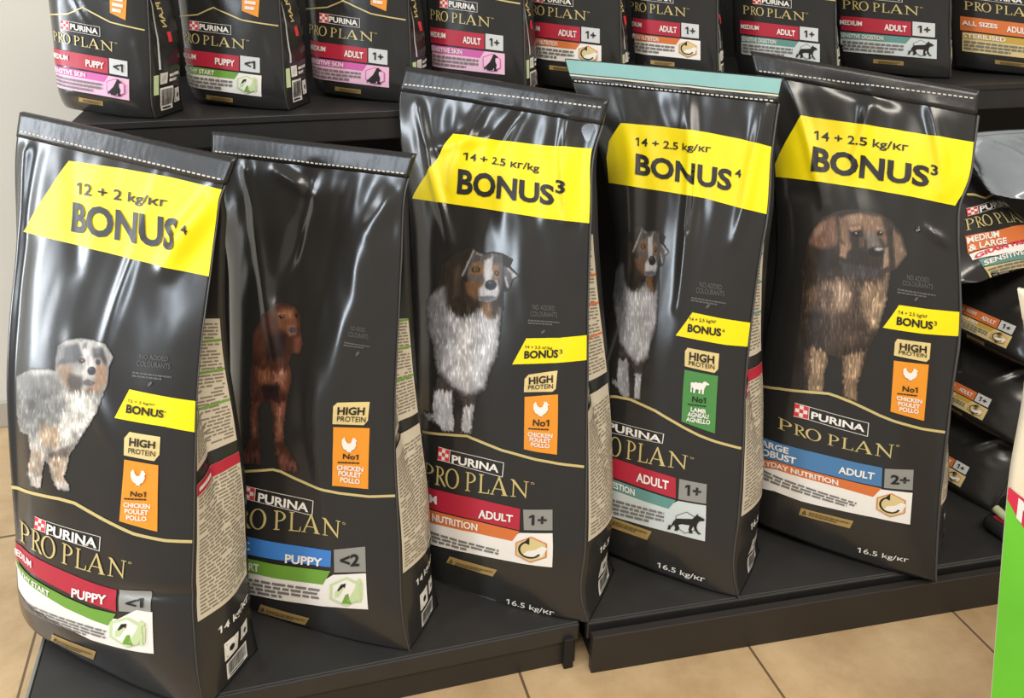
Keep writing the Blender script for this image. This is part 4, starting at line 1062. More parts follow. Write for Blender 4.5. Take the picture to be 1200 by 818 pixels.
{'name':'lettering','label':None,'prims':[['icon','peak',1,
[[0.31,0.0826],[0.3387,0.0821],[0.3283,0.0718],[0.2998,0.0724]]]],'sub':[]}]},
{'name':'weight_mark','label':None,'prims':[['text','white',1,'16.5 kg/кг',0.008,
[[0.6064,0.0211],[0.8485,0.0163],[0.8325,0.0016],[0.5893,0.0048]]]],'sub':[]}],'dog':[[0.0897,0.6869],[0.2496,0.6963],[0.3739,0.704],[0.4919,0.7116],[0.6072,0.7193],[0.7174,0.7269],[0.0827,0.6444],[0.2492,0.6549],[0.3757,0.6628],[0.4939,0.6705],[0.6097,0.6783],[0.7211,0.6861],[0.0778,0.6017],[0.2492,0.6133],[0.3769,0.6216],[0.496,0.6294],[0.6126,0.6374],[0.7237,0.6452],[0.0738,0.5588],[0.2496,0.5717],[0.3779,0.5802],[0.4984,0.5883],[0.6148,0.5963],[0.7261,0.6042],[0.0684,0.5154],[0.2501,0.5299],[0.3788,0.5386],[0.4999,0.5469],[0.6167,0.5551],[0.7281,0.563],[0.0628,0.4715],[0.2498,0.4877],[0.3786,0.4966],[0.5003,0.5051],[0.6183,0.5136],[0.7299,0.5216],[0.0592,0.4274],[0.2482,0.445],[0.3779,0.4542],[0.5009,0.463],[0.619,0.4717],[0.7313,0.4798],[0.058,0.3832],[0.247,0.402],[0.3772,0.4115],[0.5003,0.4205],[0.6187,0.4293],[0.7318,0.4376],[0.0595,0.339],[0.2468,0.3587],[0.3772,0.3685],[0.4999,0.3776],[0.6184,0.3865],[0.7327,0.3952],[0.0606,0.2943],[0.2465,0.315],[0.3776,0.3252],[0.5003,0.3344],[0.6189,0.3435],[0.7343,0.3526]],'org':[-0.2,0.075,0]},'4':{'R':[[0.0,-0.0],[0.0436,-0.0158],[0.1724,-0.0322],[0.3034,-0.05],[0.4791,-0.0768],[0.578,-0.0855],[0.6917,-0.0929],[0.7559,-0.0952],[0.8647,-0.1094],[0.9541,-0.1156],[1.0,-0.1161]],'L':[[0.0,-0.385],[0.182,-0.385],[0.3672,-0.385],[0.5625,-0.3682],[0.7422,-0.4128],[0.8507,-0.4516],[0.9322,-0.4984],[1.0,-0.532]],'vR':0.9339,'vL':0.9347,'v0':0.0126,'lam':0.3316,'psi':0.7854,'p0':[0.729,1.0284,0.1],'d':0.15,'bul':0.028,'curl':0.05,'wr':0.0042,'seed':41,'gb':0.02,'folds':[[0.6,0.96,0.55,0.55,0.035,0.007],[0.6,0.86,0.57,0.7,0.012,-0.006],[0.95,0.95,0.86,0.7,0.035,0.008],[0.25,0.95,0.2,0.55,0.06,0.008]],'parts':[
{'name':'bonus_banner','label':'bright yellow bonus banner','prims':[['poly','yellow',0,
[[0.2187,0.8844],[0.4424,0.8884],[0.6674,0.8881],[0.8438,0.8836],[0.997,0.8768],[0.997,0.819],[0.997,0.7541],[0.8396,0.758],[0.6592,0.7647],[0.4528,0.765],[0.2846,0.764],[0.0337,0.7646],[0.0545,0.8123],[0.1046,0.8462]]]],'sub':[
{'name':'lettering','label':None,'prims':[['text','ink',1,'14 + 2.5 kg/кг',0.015,
[[0.2852,0.8607],[0.6978,0.8633],[0.6928,0.8474],[0.2727,0.8393]]]],'sub':[]},
{'name':'lettering','label':None,'prims':[['text','ink',1,'BONUS',0.035,
[[0.2709,0.8297],[0.8085,0.8251],[0.8023,0.785],[0.2552,0.7882]]]],'sub':[]},
{'name':'lettering','label':None,'prims':[['text','ink',1,'4',0.02,
[[0.8232,0.8278],[0.8568,0.8276],[0.8561,0.8126],[0.8217,0.8128]]]],'sub':[]}]},
{'name':'small_print','label':None,'prims':[['text','faint',1,'NO ADDED',0.0,
[[0.6714,0.607],[0.8079,0.6087],[0.8092,0.5993],[0.6726,0.5969]]],['text','faint',1,'COLOURANTS',0.0,
[[0.6528,0.595],[0.8271,0.5977],[0.8286,0.5883],[0.6545,0.5841]]],['dash','faint',1,2,3,0.75,
[[0.6279,0.5756],[0.8453,0.5785],[0.8448,0.569],[0.6272,0.5659]]],['icon','leaf',1,
[[0.7221,0.568],[0.7532,0.5686],[0.7506,0.5589],[0.7195,0.5582]]]],'sub':[]},
{'name':'small_bonus_banner','label':'small yellow bonus banner','prims':[['poly','yellow',0,
[[0.6476,0.546],[0.8272,0.5463],[0.997,0.548],[0.997,0.5018],[0.8733,0.4979],[0.5685,0.4947]]]],'sub':[
{'name':'lettering','label':None,'prims':[['text','ink',1,'14 + 2.5 kg/кг',0.01,
[[0.6345,0.5357],[0.8025,0.5415],[0.804,0.5333],[0.6367,0.5274]]]],'sub':[]},
{'name':'lettering','label':None,'prims':[['text','ink',1,'BONUS',0.035,
[[0.6323,0.5229],[0.837,0.5272],[0.8414,0.5123],[0.6367,0.5071]]]],'sub':[]},
{'name':'lettering','label':None,'prims':[['text','ink',1,'4',0.0,
[[0.8411,0.5275],[0.8559,0.5277],[0.859,0.5204],[0.8443,0.5201]]]],'sub':[]}]},
{'name':'protein_tag','label':'pale gold protein tag','prims':[['poly','tag',0,
[[0.6541,0.4766],[0.8448,0.4787],[0.8488,0.4491],[0.8311,0.4401],[0.6551,0.4397],[0.6429,0.4687]]]],'sub':[
{'name':'lettering','label':None,'prims':[['text','ink',1,'HIGH',0.03,
[[0.6709,0.4701],[0.8201,0.4728],[0.8237,0.457],[0.6765,0.4543]]]],'sub':[]},
{'name':'lettering','label':None,'prims':[['text','ink',1,'PROTEIN',0.005,
[[0.675,0.4527],[0.8262,0.4558],[0.829,0.447],[0.6791,0.4438]]]],'sub':[]}]},
{'name':'ingredient_label','label':'green lamb ingredient label','prims':[['poly','green2',0,
[[0.6582,0.4329],[0.8526,0.4355],[0.8567,0.323],[0.6731,0.3302]]]],'sub':[
{'name':'lettering','label':None,'prims':[['text','ink',1,'No1',0.02,
[[0.7213,0.3857],[0.7965,0.3886],[0.797,0.3774],[0.7222,0.3745]]],['dash','ink',1,1,5,0.95,
[[0.6993,0.3696],[0.823,0.3747],[0.8236,0.3712],[0.7001,0.3662]]],['text','white',1,'LAMB',0.03,
[[0.7189,0.3636],[0.8013,0.3659],[0.8009,0.3574],[0.7189,0.3551]]],['text','white',1,'AGNEAU',0.03,
[[0.7034,0.353],[0.8184,0.3575],[0.8181,0.3484],[0.7037,0.3438]]],['text','white',1,'AGNELLO',0.03,
[[0.698,0.3426],[0.828,0.3471],[0.8277,0.338],[0.6983,0.3334]]]],'sub':[]},
{'name':'lamb_symbol','label':None,'prims':[['icon','sheep',1,
[[0.7005,0.4179],[0.8101,0.4211],[0.8109,0.3946],[0.7053,0.3914]]]],'sub':[]}]},
{'name':'gold_trim','label':None,'prims':[['strip','gold',0,
[[0.117,0.325],[0.2691,0.3424],[0.3656,0.3468],[0.4451,0.3431],[0.5215,0.339],[0.6079,0.3303],[0.6906,0.3221],[0.7798,0.3142],[0.8647,0.3099],[0.9949,0.3066]],
[[0.1198,0.3198],[0.2699,0.3371],[0.3632,0.3414],[0.4407,0.3378],[0.5161,0.3339],[0.6019,0.3253],[0.6851,0.317],[0.7753,0.3092],[0.8618,0.3048],[0.9924,0.3016]]]],'sub':[]},
{'name':'brand_logo','label':'checkerboard logo over gold serif lettering','prims':[['icon','checker',0,
[[0.1527,0.2833],[0.2325,0.2875],[0.2395,0.2617],[0.1623,0.2567]]],['icon','frame',0,
[[0.2325,0.2875],[0.5839,0.296],[0.5818,0.2754],[0.2395,0.2617]]],['text','white',1,'PURINA',0.03,
[[0.2483,0.2841],[0.5713,0.2903],[0.5714,0.2765],[0.2537,0.2665]]],['proplan','gold',1,
[[0.1422,0.2479],[0.3747,0.2599],[0.7309,0.2658],[0.7299,0.2391],[0.3821,0.2207],[0.1569,0.2135]],0.392]],'sub':[]},
{'name':'size_band','label':'raspberry red band','prims':[['strip','red',0,
[[0.0946,0.2016],[0.3046,0.2132],[0.4959,0.2145],[0.6725,0.2155]],
[[0.1243,0.1634],[0.3206,0.1729],[0.5096,0.1735],[0.6836,0.1743]]]],'sub':[
{'name':'lettering','label':None,'prims':[['bandtext','white',1,'MEDIUM',0.03,
[[0.0946,0.2016],[0.3046,0.2132],[0.4959,0.2145],[0.6725,0.2155]],
[[0.1243,0.1634],[0.3206,0.1729],[0.5096,0.1735],[0.6836,0.1743]],[-0.02,0.28,0.3,0.7]]],'sub':[]},
{'name':'lettering','label':None,'prims':[['text','white',1,'ADULT',0.03,
[[0.4547,0.2011],[0.6381,0.205],[0.6414,0.187],[0.4593,0.1821]]]],'sub':[]}]},
{'name':'age_badge','label':'silver age badge','prims':[['poly','silver',0,
[[0.6918,0.2155],[0.8354,0.2196],[0.8402,0.1805],[0.6969,0.1743]]]],'sub':[
{'name':'lettering','label':None,'prims':[['text','ink',1,'1+',0.03,
[[0.7261,0.2083],[0.8095,0.2121],[0.8107,0.1906],[0.7296,0.1869]]]],'sub':[]}]},
{'name':'benefit_label','label':'pale benefit label','prims':[['strip','pale',0,
[[0.1417,0.1388],[0.331,0.1488],[0.5178,0.1511],[0.6454,0.1549],[0.6978,0.1708],[0.841,0.177]],
[[0.1746,0.0801],[0.3547,0.0906],[0.5381,0.0968],[0.6356,0.1002],[0.7301,0.1026],[0.8577,0.1042]]]],'sub':[
{'name':'fine_print','label':None,'prims':[['dash','grey',1,4,13,0.75,
[[0.2307,0.1262],[0.6332,0.1405],[0.64,0.1108],[0.2451,0.0905]]]],'sub':[]},
{'name':'dog_emblem','label':None,'prims':[['icon','wolf',1,
[[0.6535,0.1484],[0.843,0.1613],[0.8512,0.1139],[0.6614,0.1036]]]],'sub':[]}]},
{'name':'benefit_band','label':'teal benefit band','prims':[['strip','teal',1,
[[0.1279,0.1586],[0.3221,0.1693],[0.5108,0.1699],[0.6845,0.1707]],
[[0.1426,0.1374],[0.3316,0.1473],[0.5192,0.1475],[0.6533,0.1491]]]],'sub':[
{'name':'lettering','label':None,'prims':[['bandtext','white',2,'SENSITIVE DIGESTION',0.03,
[[0.1279,0.1586],[0.3221,0.1693],[0.5108,0.1699],[0.6845,0.1707]],
[[0.1426,0.1374],[0.3316,0.1473],[0.5192,0.1475],[0.6533,0.1491]],[-0.12,0.61,0.2,0.8]]],'sub':[]}]},
{'name':'gold_tag','label':None,'prims':[['poly','bronze',0,
[[0.3079,0.0882],[0.5798,0.0902],[0.558,0.0683],[0.292,0.0644]]]],'sub':[
{'name':'lettering','label':None,'prims':[['dash','inkbrown',1,2,4,0.75,
[[0.3461,0.0837],[0.5611,0.0861],[0.5551,0.0758],[0.3399,0.0738]]]],'sub':[]}]},
{'name':'weight_mark','label':None,'prims':[['text','white',1,'16.5 kg/кг',0.008,
[[0.61,0.0265],[0.8562,0.0284],[0.8437,0.0133],[0.6007,0.0106]]]],'sub':[]}],'dog':[[-0.1982,0.6888],[0.1395,0.6994],[0.2705,0.7062],[0.3793,0.7123],[0.4841,0.7183],[0.5913,0.7241],[-0.16,0.6689],[0.1258,0.6576],[0.2668,0.6655],[0.3796,0.6722],[0.4893,0.6786],[0.5986,0.6849],[-0.16,0.6134],[0.1184,0.6157],[0.2659,0.6248],[0.3822,0.632],[0.4952,0.6389],[0.6055,0.6456],[-0.24,0.4912],[0.128,0.5741],[0.2714,0.5841],[0.3902,0.5918],[0.5048,0.5992],[0.6153,0.6062],[-0.1143,0.5081],[0.1583,0.5335],[0.2881,0.5433],[0.4055,0.5516],[0.5201,0.5596],[0.6293,0.5668],[0.0081,0.4724],[0.1981,0.4928],[0.3176,0.5027],[0.4302,0.5113],[0.5412,0.5197],[0.6485,0.5273],[0.1003,0.4369],[0.2397,0.452],[0.3512,0.4619],[0.4594,0.471],[0.5668,0.4797],[0.6707,0.4876],[0.1559,0.3977],[0.2753,0.4107],[0.3823,0.4208],[0.4868,0.4303],[0.5898,0.4393],[0.6906,0.4475],[0.1907,0.3566],[0.3031,0.3691],[0.4073,0.3796],[0.509,0.3894],[0.6087,0.3986],[0.7066,0.4072],[0.2152,0.3146],[0.3232,0.3271],[0.4257,0.3381],[0.5249,0.3481],[0.6227,0.3577],[0.7184,0.3666]],'org':[-0.2,0.075,0]},'5':{'R':[[0.0,0.0],[0.1031,-0.0168],[0.2438,-0.0351],[0.3361,-0.0441],[0.4376,-0.0537],[0.539,-0.0635],[0.6486,-0.0848],[0.7314,-0.1037],[0.7797,-0.1103],[0.836,-0.1047],[0.905,-0.11],[1.0,-0.1205]],'L':[[0.0,-0.4],[0.1776,-0.4],[0.3664,-0.4],[0.5848,-0.4117],[0.761,-0.4492],[0.8986,-0.4879],[1.0,-0.5268]],'vR':0.9008,'vL':0.942,'v0':0.0273,'lam':0.3142,'psi':0.733,'p0':[1.1142,0.9652,0.1],'d':0.115,'bul':0.028,'curl':0.04,'wr':0.0052,'seed':53,'gb':0.012,'folds':[[0.15,0.95,0.3,0.72,0.03,0.008],[0.55,0.96,0.45,0.8,0.03,0.009],[0.8,0.96,0.9,0.8,0.03,0.009],[0.95,0.7,0.85,0.72,0.02,0.006],[0.1,0.72,0.25,0.74,0.03,-0.006],[0.35,0.97,0.65,0.95,0.03,-0.007]],'parts':[
{'name':'bonus_banner','label':'bright yellow bonus banner','prims':[['poly','yellow',0,
[[0.1966,0.8874],[0.4308,0.8933],[0.6309,0.8973],[0.8226,0.9003],[0.997,0.9038],[0.997,0.8365],[0.997,0.8009],[0.9811,0.7778],[0.7708,0.7762],[0.5353,0.7712],[0.2499,0.7614],[0.0252,0.7524],[0.0267,0.7784],[0.1067,0.8321]]]],'sub':[
{'name':'lettering','label':None,'prims':[['text','ink',1,'14 + 2.5 kg/кг',0.015,
[[0.2569,0.863],[0.7114,0.8751],[0.7104,0.8557],[0.253,0.8392]]]],'sub':[]},
{'name':'lettering','label':None,'prims':[['text','ink',1,'BONUS',0.035,
[[0.2461,0.8306],[0.8168,0.8403],[0.8365,0.8005],[0.2422,0.7798]]]],'sub':[]},
{'name':'lettering','label':None,'prims':[['text','ink',1,'3',0.025,
[[0.8198,0.8454],[0.855,0.846],[0.8635,0.8261],[0.8279,0.8252]]]],'sub':[]}]},
{'name':'small_print','label':None,'prims':[['text','faint',1,'NO ADDED',0.0,
[[0.7356,0.6215],[0.8477,0.6251],[0.8454,0.6152],[0.7334,0.6109]]],['text','faint',1,'COLOURANTS',0.0,
[[0.7115,0.6081],[0.8651,0.6142],[0.8629,0.6043],[0.7096,0.5982]]],['dash','faint',1,2,3,0.75,
[[0.686,0.5903],[0.8788,0.596],[0.8751,0.586],[0.6828,0.5788]]],['icon','leaf',1,
[[0.7695,0.5816],[0.7928,0.5824],[0.7878,0.5722],[0.7645,0.5713]]]],'sub':[]},
{'name':'small_bonus_banner','label':'small yellow bonus banner','prims':[['poly','yellow',0,
[[0.6954,0.5575],[0.8519,0.5641],[0.997,0.5719],[0.997,0.5233],[0.8183,0.5122],[0.6239,0.5043]]]],'sub':[
{'name':'lettering','label':None,'prims':[['text','ink',1,'14 + 2.5 kg/кг',0.01,
[[0.6933,0.5467],[0.8396,0.5525],[0.839,0.5433],[0.6932,0.5374]]]],'sub':[]},
{'name':'lettering','label':None,'prims':[['text','ink',1,'BONUS',0.035,
[[0.6885,0.5339],[0.8678,0.5412],[0.8691,0.5254],[0.6891,0.5173]]]],'sub':[]},
{'name':'lettering','label':None,'prims':[['text','ink',1,'3',0.0,
[[0.871,0.5429],[0.8863,0.5436],[0.8878,0.5348],[0.8724,0.5341]]]],'sub':[]}]},
{'name':'protein_tag','label':'pale gold protein tag','prims':[['poly','tag',0,
[[0.7028,0.49],[0.8683,0.4975],[0.872,0.4661],[0.8592,0.4585],[0.6977,0.4554],[0.6937,0.4813]]]],'sub':[
{'name':'lettering','label':None,'prims':[['text','ink',1,'HIGH',0.03,
[[0.7172,0.4838],[0.85,0.4901],[0.8533,0.4756],[0.7204,0.47]]]],'sub':[]},
{'name':'lettering','label':None,'prims':[['text','ink',1,'PROTEIN',0.005,
[[0.7173,0.4689],[0.8535,0.4749],[0.8563,0.4667],[0.7202,0.4607]]]],'sub':[]}]},
{'name':'ingredient_label','label':'orange chicken ingredient label','prims':[['poly','orange',0,
[[0.7013,0.4451],[0.8727,0.4541],[0.8849,0.3383],[0.719,0.3405]]]],'sub':[
{'name':'lettering','label':None,'prims':[['text','ink',1,'No1',0.02,
[[0.76,0.3992],[0.8341,0.4033],[0.836,0.392],[0.762,0.3879]]],['dash','ink',1,1,5,0.95,
[[0.7394,0.3833],[0.8572,0.3898],[0.8568,0.3855],[0.7391,0.3789]]],['text','white',1,'CHICKEN',0.03,
[[0.7384,0.376],[0.8616,0.3809],[0.8626,0.3724],[0.7394,0.3674]]],['text','white',1,'POULET',0.03,
[[0.7486,0.3655],[0.855,0.3695],[0.8559,0.3609],[0.7497,0.357]]],['text','white',1,'POLLO',0.03,
[[0.7586,0.3558],[0.8531,0.3592],[0.8542,0.3499],[0.7599,0.3465]]]],'sub':[]},
{'name':'chicken_symbol','label':None,'prims':[['icon','hen',1,
[[0.7457,0.4371],[0.8272,0.4411],[0.8318,0.4159],[0.7509,0.4111]]]],'sub':[]}]},
{'name':'gold_trim','label':None,'prims':[['strip','gold',0,
[[0.0418,0.302],[0.1413,0.3154],[0.276,0.3299],[0.4011,0.3421],[0.4479,0.3422],[0.5209,0.3396],[0.5844,0.3356],[0.6738,0.3289],[0.7431,0.3254],[0.8788,0.3237],[0.9919,0.3267]],
[[0.0426,0.2963],[0.1421,0.3099],[0.2769,0.3244],[0.4012,0.3366],[0.4454,0.3367],[0.5177,0.3341],[0.5808,0.3302],[0.6704,0.3235],[0.741,0.32],[0.8778,0.3183],[0.9916,0.3213]]]],'sub':[]},
{'name':'brand_logo','label':'checkerboard logo over gold serif lettering','prims':[['icon','checker',0,
[[0.2384,0.2973],[0.315,0.2994],[0.3217,0.2716],[0.2438,0.2676]]],['icon','frame',0,
[[0.315,0.2994],[0.6239,0.3046],[0.6284,0.2758],[0.3217,0.2716]]],['text','white',1,'PURINA',0.03,
[[0.3319,0.2914],[0.6079,0.2976],[0.6091,0.2827],[0.3351,0.2757]]],['proplan','gold',1,
[[0.1644,0.2534],[0.431,0.2565],[0.7629,0.275],[0.7635,0.2465],[0.4373,0.2335],[0.1741,0.2299]],0.392]],'sub':[]},
{'name':'size_band','label':'steel blue band','prims':[['strip','steel',0,
[[0.0215,0.1897],[0.1887,0.1991],[0.4418,0.2102],[0.5756,0.2146],[0.7183,0.2203]],
[[0.0311,0.1404],[0.1966,0.1594],[0.4559,0.1698],[0.5883,0.1741],[0.7253,0.1797]]]],'sub':[
{'name':'lettering','label':None,'prims':[['bandtext','white',1,'LARGE',0.03,
[[0.0215,0.1897],[0.1887,0.1991],[0.4418,0.2102],[0.5756,0.2146],[0.7183,0.2203]],
[[0.0311,0.1404],[0.1966,0.1594],[0.4559,0.1698],[0.5883,0.1741],[0.7253,0.1797]],[0.075,0.33,0.1,0.44]]],'sub':[]},
{'name':'lettering','label':None,'prims':[['bandtext','white',1,'ROBUST',0.03,
[[0.0215,0.1897],[0.1887,0.1991],[0.4418,0.2102],[0.5756,0.2146],[0.7183,0.2203]],
[[0.0311,0.1404],[0.1966,0.1594],[0.4559,0.1698],[0.5883,0.1741],[0.7253,0.1797]],[0.075,0.39,0.52,0.88]]],'sub':[]},
{'name':'lettering','label':None,'prims':[['text','white',1,'ADULT',0.03,
[[0.5096,0.1958],[0.6859,0.2053],[0.6853,0.1901],[0.5121,0.1807]]]],'sub':[]}]},
{'name':'age_badge','label':'silver age badge','prims':[['poly','silver',0,
[[0.7306,0.22],[0.866,0.2328],[0.8707,0.1898],[0.7375,0.1795]]]],'sub':[
{'name':'lettering','label':None,'prims':[['text','ink',1,'2+',0.03,
[[0.7614,0.2112],[0.8506,0.2177],[0.8526,0.1994],[0.765,0.1915]]]],'sub':[]}]},
{'name':'benefit_label','label':'white benefit label','prims':[['strip','white',0,
[[0.0417,0.1212],[0.2037,0.1427],[0.4617,0.1522],[0.6895,0.1624],[0.7187,0.1742],[0.872,0.1842]],
[[0.0652,0.0753],[0.2143,0.0923],[0.3533,0.0932],[0.5987,0.1053],[0.7096,0.1109],[0.8733,0.1158]]]],'sub':[
{'name':'fine_print','label':None,'prims':[['dash','grey',1,3,17,0.75,
[[0.1427,0.129],[0.6178,0.1324],[0.6164,0.1154],[0.1524,0.1068]]]],'sub':[]},
{'name':'round_arrow_emblem','label':None,'prims':[['icon','everyday',1,
[[0.6964,0.1669],[0.8534,0.1787],[0.8577,0.125],[0.702,0.1165]]]],'sub':[]}]},
{'name':'benefit_band','label':'orange benefit band','prims':[['strip','orange2',1,
[[0.0326,0.1376],[0.1969,0.1586],[0.4565,0.1681],[0.5888,0.1723],[0.7261,0.1769]],
[[0.0422,0.1202],[0.2044,0.1409],[0.4624,0.15],[0.5943,0.153],[0.6916,0.1539]]]],'sub':[
{'name':'lettering','label':None,'prims':[['bandtext','white',2,'EVERYDAY NUTRITION',0.03,
[[0.0326,0.1376],[0.1969,0.1586],[0.4565,0.1681],[0.5888,0.1723],[0.7261,0.1769]],
[[0.0422,0.1202],[0.2044,0.1409],[0.4624,0.15],[0.5943,0.153],[0.6916,0.1539]],[0.025,0.72,0.2,0.82]]],'sub':[]}]},
{'name':'gold_tag','label':None,'prims':[['poly','bronze',0,
[[0.3578,0.0784],[0.6121,0.0893],[0.5985,0.0702],[0.3499,0.061]]]],'sub':[
{'name':'lettering','label':None,'prims':[['dash','inkbrown',1,2,4,0.75,
[[0.4002,0.0778],[0.5971,0.0843],[0.5913,0.0738],[0.3963,0.0672]]]],'sub':[]},
{'name':'lettering','label':None,'prims':[['icon','peak',1,
[[0.3633,0.0769],[0.3916,0.0783],[0.3882,0.0658],[0.3599,0.0648]]]],'sub':[]}]},
{'name':'weight_mark','label':None,'prims':[['text','white',1,'16.5 kg/кг',0.008,
[[0.643,0.0327],[0.8775,0.0416],[0.8758,0.0284],[0.6424,0.0163]]]],'sub':[]}],'dog':[[0.0127,0.7025],[0.1884,0.717],[0.3438,0.7308],[0.4927,0.744],[0.6364,0.7569],[0.7749,0.7693],[0.0044,0.654],[0.1824,0.6704],[0.3376,0.6849],[0.4883,0.6988],[0.6342,0.7121],[0.7763,0.7251],[0.0024,0.6055],[0.1793,0.6238],[0.3335,0.639],[0.4823,0.6533],[0.6278,0.6671],[0.7709,0.6804],[0.0096,0.5572],[0.1819,0.5773],[0.3338,0.5932],[0.4807,0.608],[0.6248,0.6221],[0.7661,0.6356],[0.0257,0.5097],[0.1918,0.5311],[0.3398,0.5475],[0.4837,0.5627],[0.6251,0.5772],[0.7646,0.5909],[0.0475,0.4627],[0.2079,0.485],[0.3527,0.5019],[0.4935,0.5175],[0.6315,0.5323],[0.7679,0.5461],[0.0715,0.416],[0.227,0.4386],[0.37,0.4561],[0.509,0.4722],[0.6449,0.4873],[0.7787,0.5014],[0.095,0.3693],[0.2467,0.3921],[0.3881,0.41],[0.526,0.4266],[0.6612,0.4421],[0.7941,0.4562],[0.1182,0.3223],[0.2659,0.3451],[0.406,0.3636],[0.5428,0.3806],[0.6769,0.3963],[0.8091,0.4106],[0.1424,0.2753],[0.2863,0.298],[0.4243,0.3169],[0.5594,0.3343],[0.6924,0.3502],[0.8237,0.3647]],'org':[-0.2,0.0575,0]}},'small':{'1':{'R':[[0,0],[0.3,0.0145],[0.6,0.0242],[0.9,0.0306],[1,0.0346]],'L':[[0,-0.2212],[0.3,-0.2107],[0.6,-0.205],[0.9,-0.2046],[1,-0.2066]],'vR':0.42,'vL':0.42,'v0':0.012,'lam':0.1047,'psi':0.576,'p0':[-0.1963,1.6602,0.905],'d':0.082,'bul':0.014,'curl':0.022,'wr':0.0022,'seed':61,'gb':0.007,'foot':0.012,'folds':[[0.2,0.95,0.25,0.55,0.03,0.005],[0.8,0.95,0.7,0.5,0.03,0.005],[0.35,0.5,0.5,0.38,0.03,0.0025],[0.9,0.3,0.98,0.1,0.03,0.003]],'parts':[
{'name':'gold_trim','label':None,'prims':[['strip','gold',0,
[[0.0398,0.3902],[0.3231,0.4048],[0.4758,0.435],[0.5901,0.4117],[0.7099,0.3868],[0.8533,0.374],[0.972,0.3638]],
[[0.0381,0.3845],[0.3241,0.3994],[0.4754,0.4296],[0.5834,0.4067],[0.705,0.3816],[0.8503,0.3687],[0.9695,0.3586]]]],'sub':[]},
{'name':'ingredient_label','label':None,'prims':[['poly','orange',0,
[[0.7225,0.5145],[0.86,0.5046],[0.8321,0.395],[0.7106,0.421]]]],'sub':[
{'name':'lettering','label':None,'prims':[['dash','white',1,3,4,0.95,
[[0.7423,0.487],[0.8264,0.4814],[0.8185,0.4169],[0.7346,0.4223]]]],'sub':[]}]},
{'name':'brand_logo','label':None,'prims':[['icon','checker',0,
[[0.2434,0.3772],[0.3276,0.3745],[0.3225,0.3359],[0.238,0.3383]]],['icon','frame',0,
[[0.3276,0.3745],[0.6136,0.3624],[0.6093,0.3248],[0.3225,0.3359]]],['text','white',1,'PURINA',0.03,
[[0.3383,0.3658],[0.5946,0.3552],[0.5919,0.3323],[0.3352,0.3424]]],['proplan','gold',1,
[[0.1257,0.3277],[0.7252,0.307],[0.7217,0.2693],[0.1192,0.2877]],None]],'sub':[]},
{'name':'size_band','label':None,'prims':[['strip','red',0,
[[0.0782,0.2546],[0.2483,0.2532],[0.3944,0.2497],[0.5324,0.2455],[0.6648,0.2406]],
[[0.0693,0.1887],[0.2402,0.1886],[0.3884,0.1863],[0.5265,0.1828],[0.6607,0.1786]]]],'sub':[
{'name':'lettering','label':None,'prims':[['text','white',1,'MEDIUM',0.03,
[[0.096,0.2372],[0.2884,0.2353],[0.2854,0.2139],[0.0932,0.2153]]]],'sub':[]},
{'name':'lettering','label':None,'prims':[['text','white',1,'PUPPY',0.03,
[[0.4627,0.2282],[0.6318,0.2226],[0.6295,0.195],[0.46,0.2001]]]],'sub':[]}]},
{'name':'age_badge','label':None,'prims':[['poly','silver2',0,
[[0.6753,0.2428],[0.8267,0.2351],[0.8226,0.1738],[0.6712,0.181]]]],'sub':[
{'name':'lettering','label':None,'prims':[['text','ink',1,'<1',0.03,
[[0.7114,0.2261],[0.7935,0.222],[0.7914,0.1906],[0.7093,0.1946]]]],'sub':[]}]},
{'name':'benefit_label','label':None,'prims':[['strip','pinkpale',0,
[[0.089,0.1816],[0.3063,0.1805],[0.4955,0.1766],[0.6741,0.1712],[0.8347,0.1635]],
[[0.0759,0.0889],[0.2955,0.0903],[0.4842,0.0879],[0.6633,0.0838],[0.8256,0.0771]]]],'sub':[
{'name':'fine_print','label':None,'prims':[['dash','grey',1,3,21,0.8,
[[0.105,0.1463],[0.6035,0.1398],[0.5967,0.0942],[0.0976,0.0984]]]],'sub':[]},
{'name':'sitting_dog_emblem','label':None,'prims':[['icon','sit',1,
[[0.635,0.167],[0.8154,0.1591],[0.8078,0.0837],[0.6256,0.0906]]]],'sub':[]}]},
{'name':'benefit_band','label':None,'prims':[['strip','pink',1,
[[0.089,0.1816],[0.2522,0.1813],[0.3956,0.179],[0.5297,0.1757],[0.6602,0.1717]],
[[0.0853,0.1505],[0.238,0.151],[0.3716,0.1494],[0.4968,0.1468],[0.6187,0.1437]]]],'sub':[
{'name':'lettering','label':None,'prims':[['text','white',2,'SENSITIVE SKIN',0.02,
[[0.0986,0.1772],[0.4502,0.1735],[0.4486,0.1536],[0.0962,0.1565]]]],'sub':[]}]},
{'name':'gold_tag','label':None,'prims':[['poly','bronze',0,
[[0.3488,0.0655],[0.5835,0.0616],[0.5679,0.0413],[0.3332,0.0448]]]],'sub':[
{'name':'lettering','label':None,'prims':[['dash','inkbrown',1,2,5,0.9,
[[0.3895,0.062],[0.5592,0.0589],[0.5487,0.0449],[0.379,0.0477]]]],'sub':[]}]}],'org':[-0.1106,0.045,0]},'2':{'R':[[0,0],[0.3,0.0007],[0.6,0.0012],[0.9,0.0053],[1,0.0093]],'L':[[0,-0.2216],[0.3,-0.2249],[0.6,-0.2284],[0.9,-0.2303],[1,-0.2323]],'vR':0.42,'vL':0.42,'v0':0.012,'lam':0.1047,'psi':0.576,'p0':[0.0376,1.6665,0.905],'d':0.082,'bul':0.014,'curl':0.022,'wr':0.0022,'seed':62,'gb':0.007,'foot':0.012,'folds':[[0.25,0.95,0.25,0.55,0.03,0.005],[0.8,0.95,0.7,0.5,0.03,0.005],[0.35,0.5,0.5,0.38,0.03,-0.0025],[0.9,0.3,0.98,0.1,0.03,0.003]],'parts':[
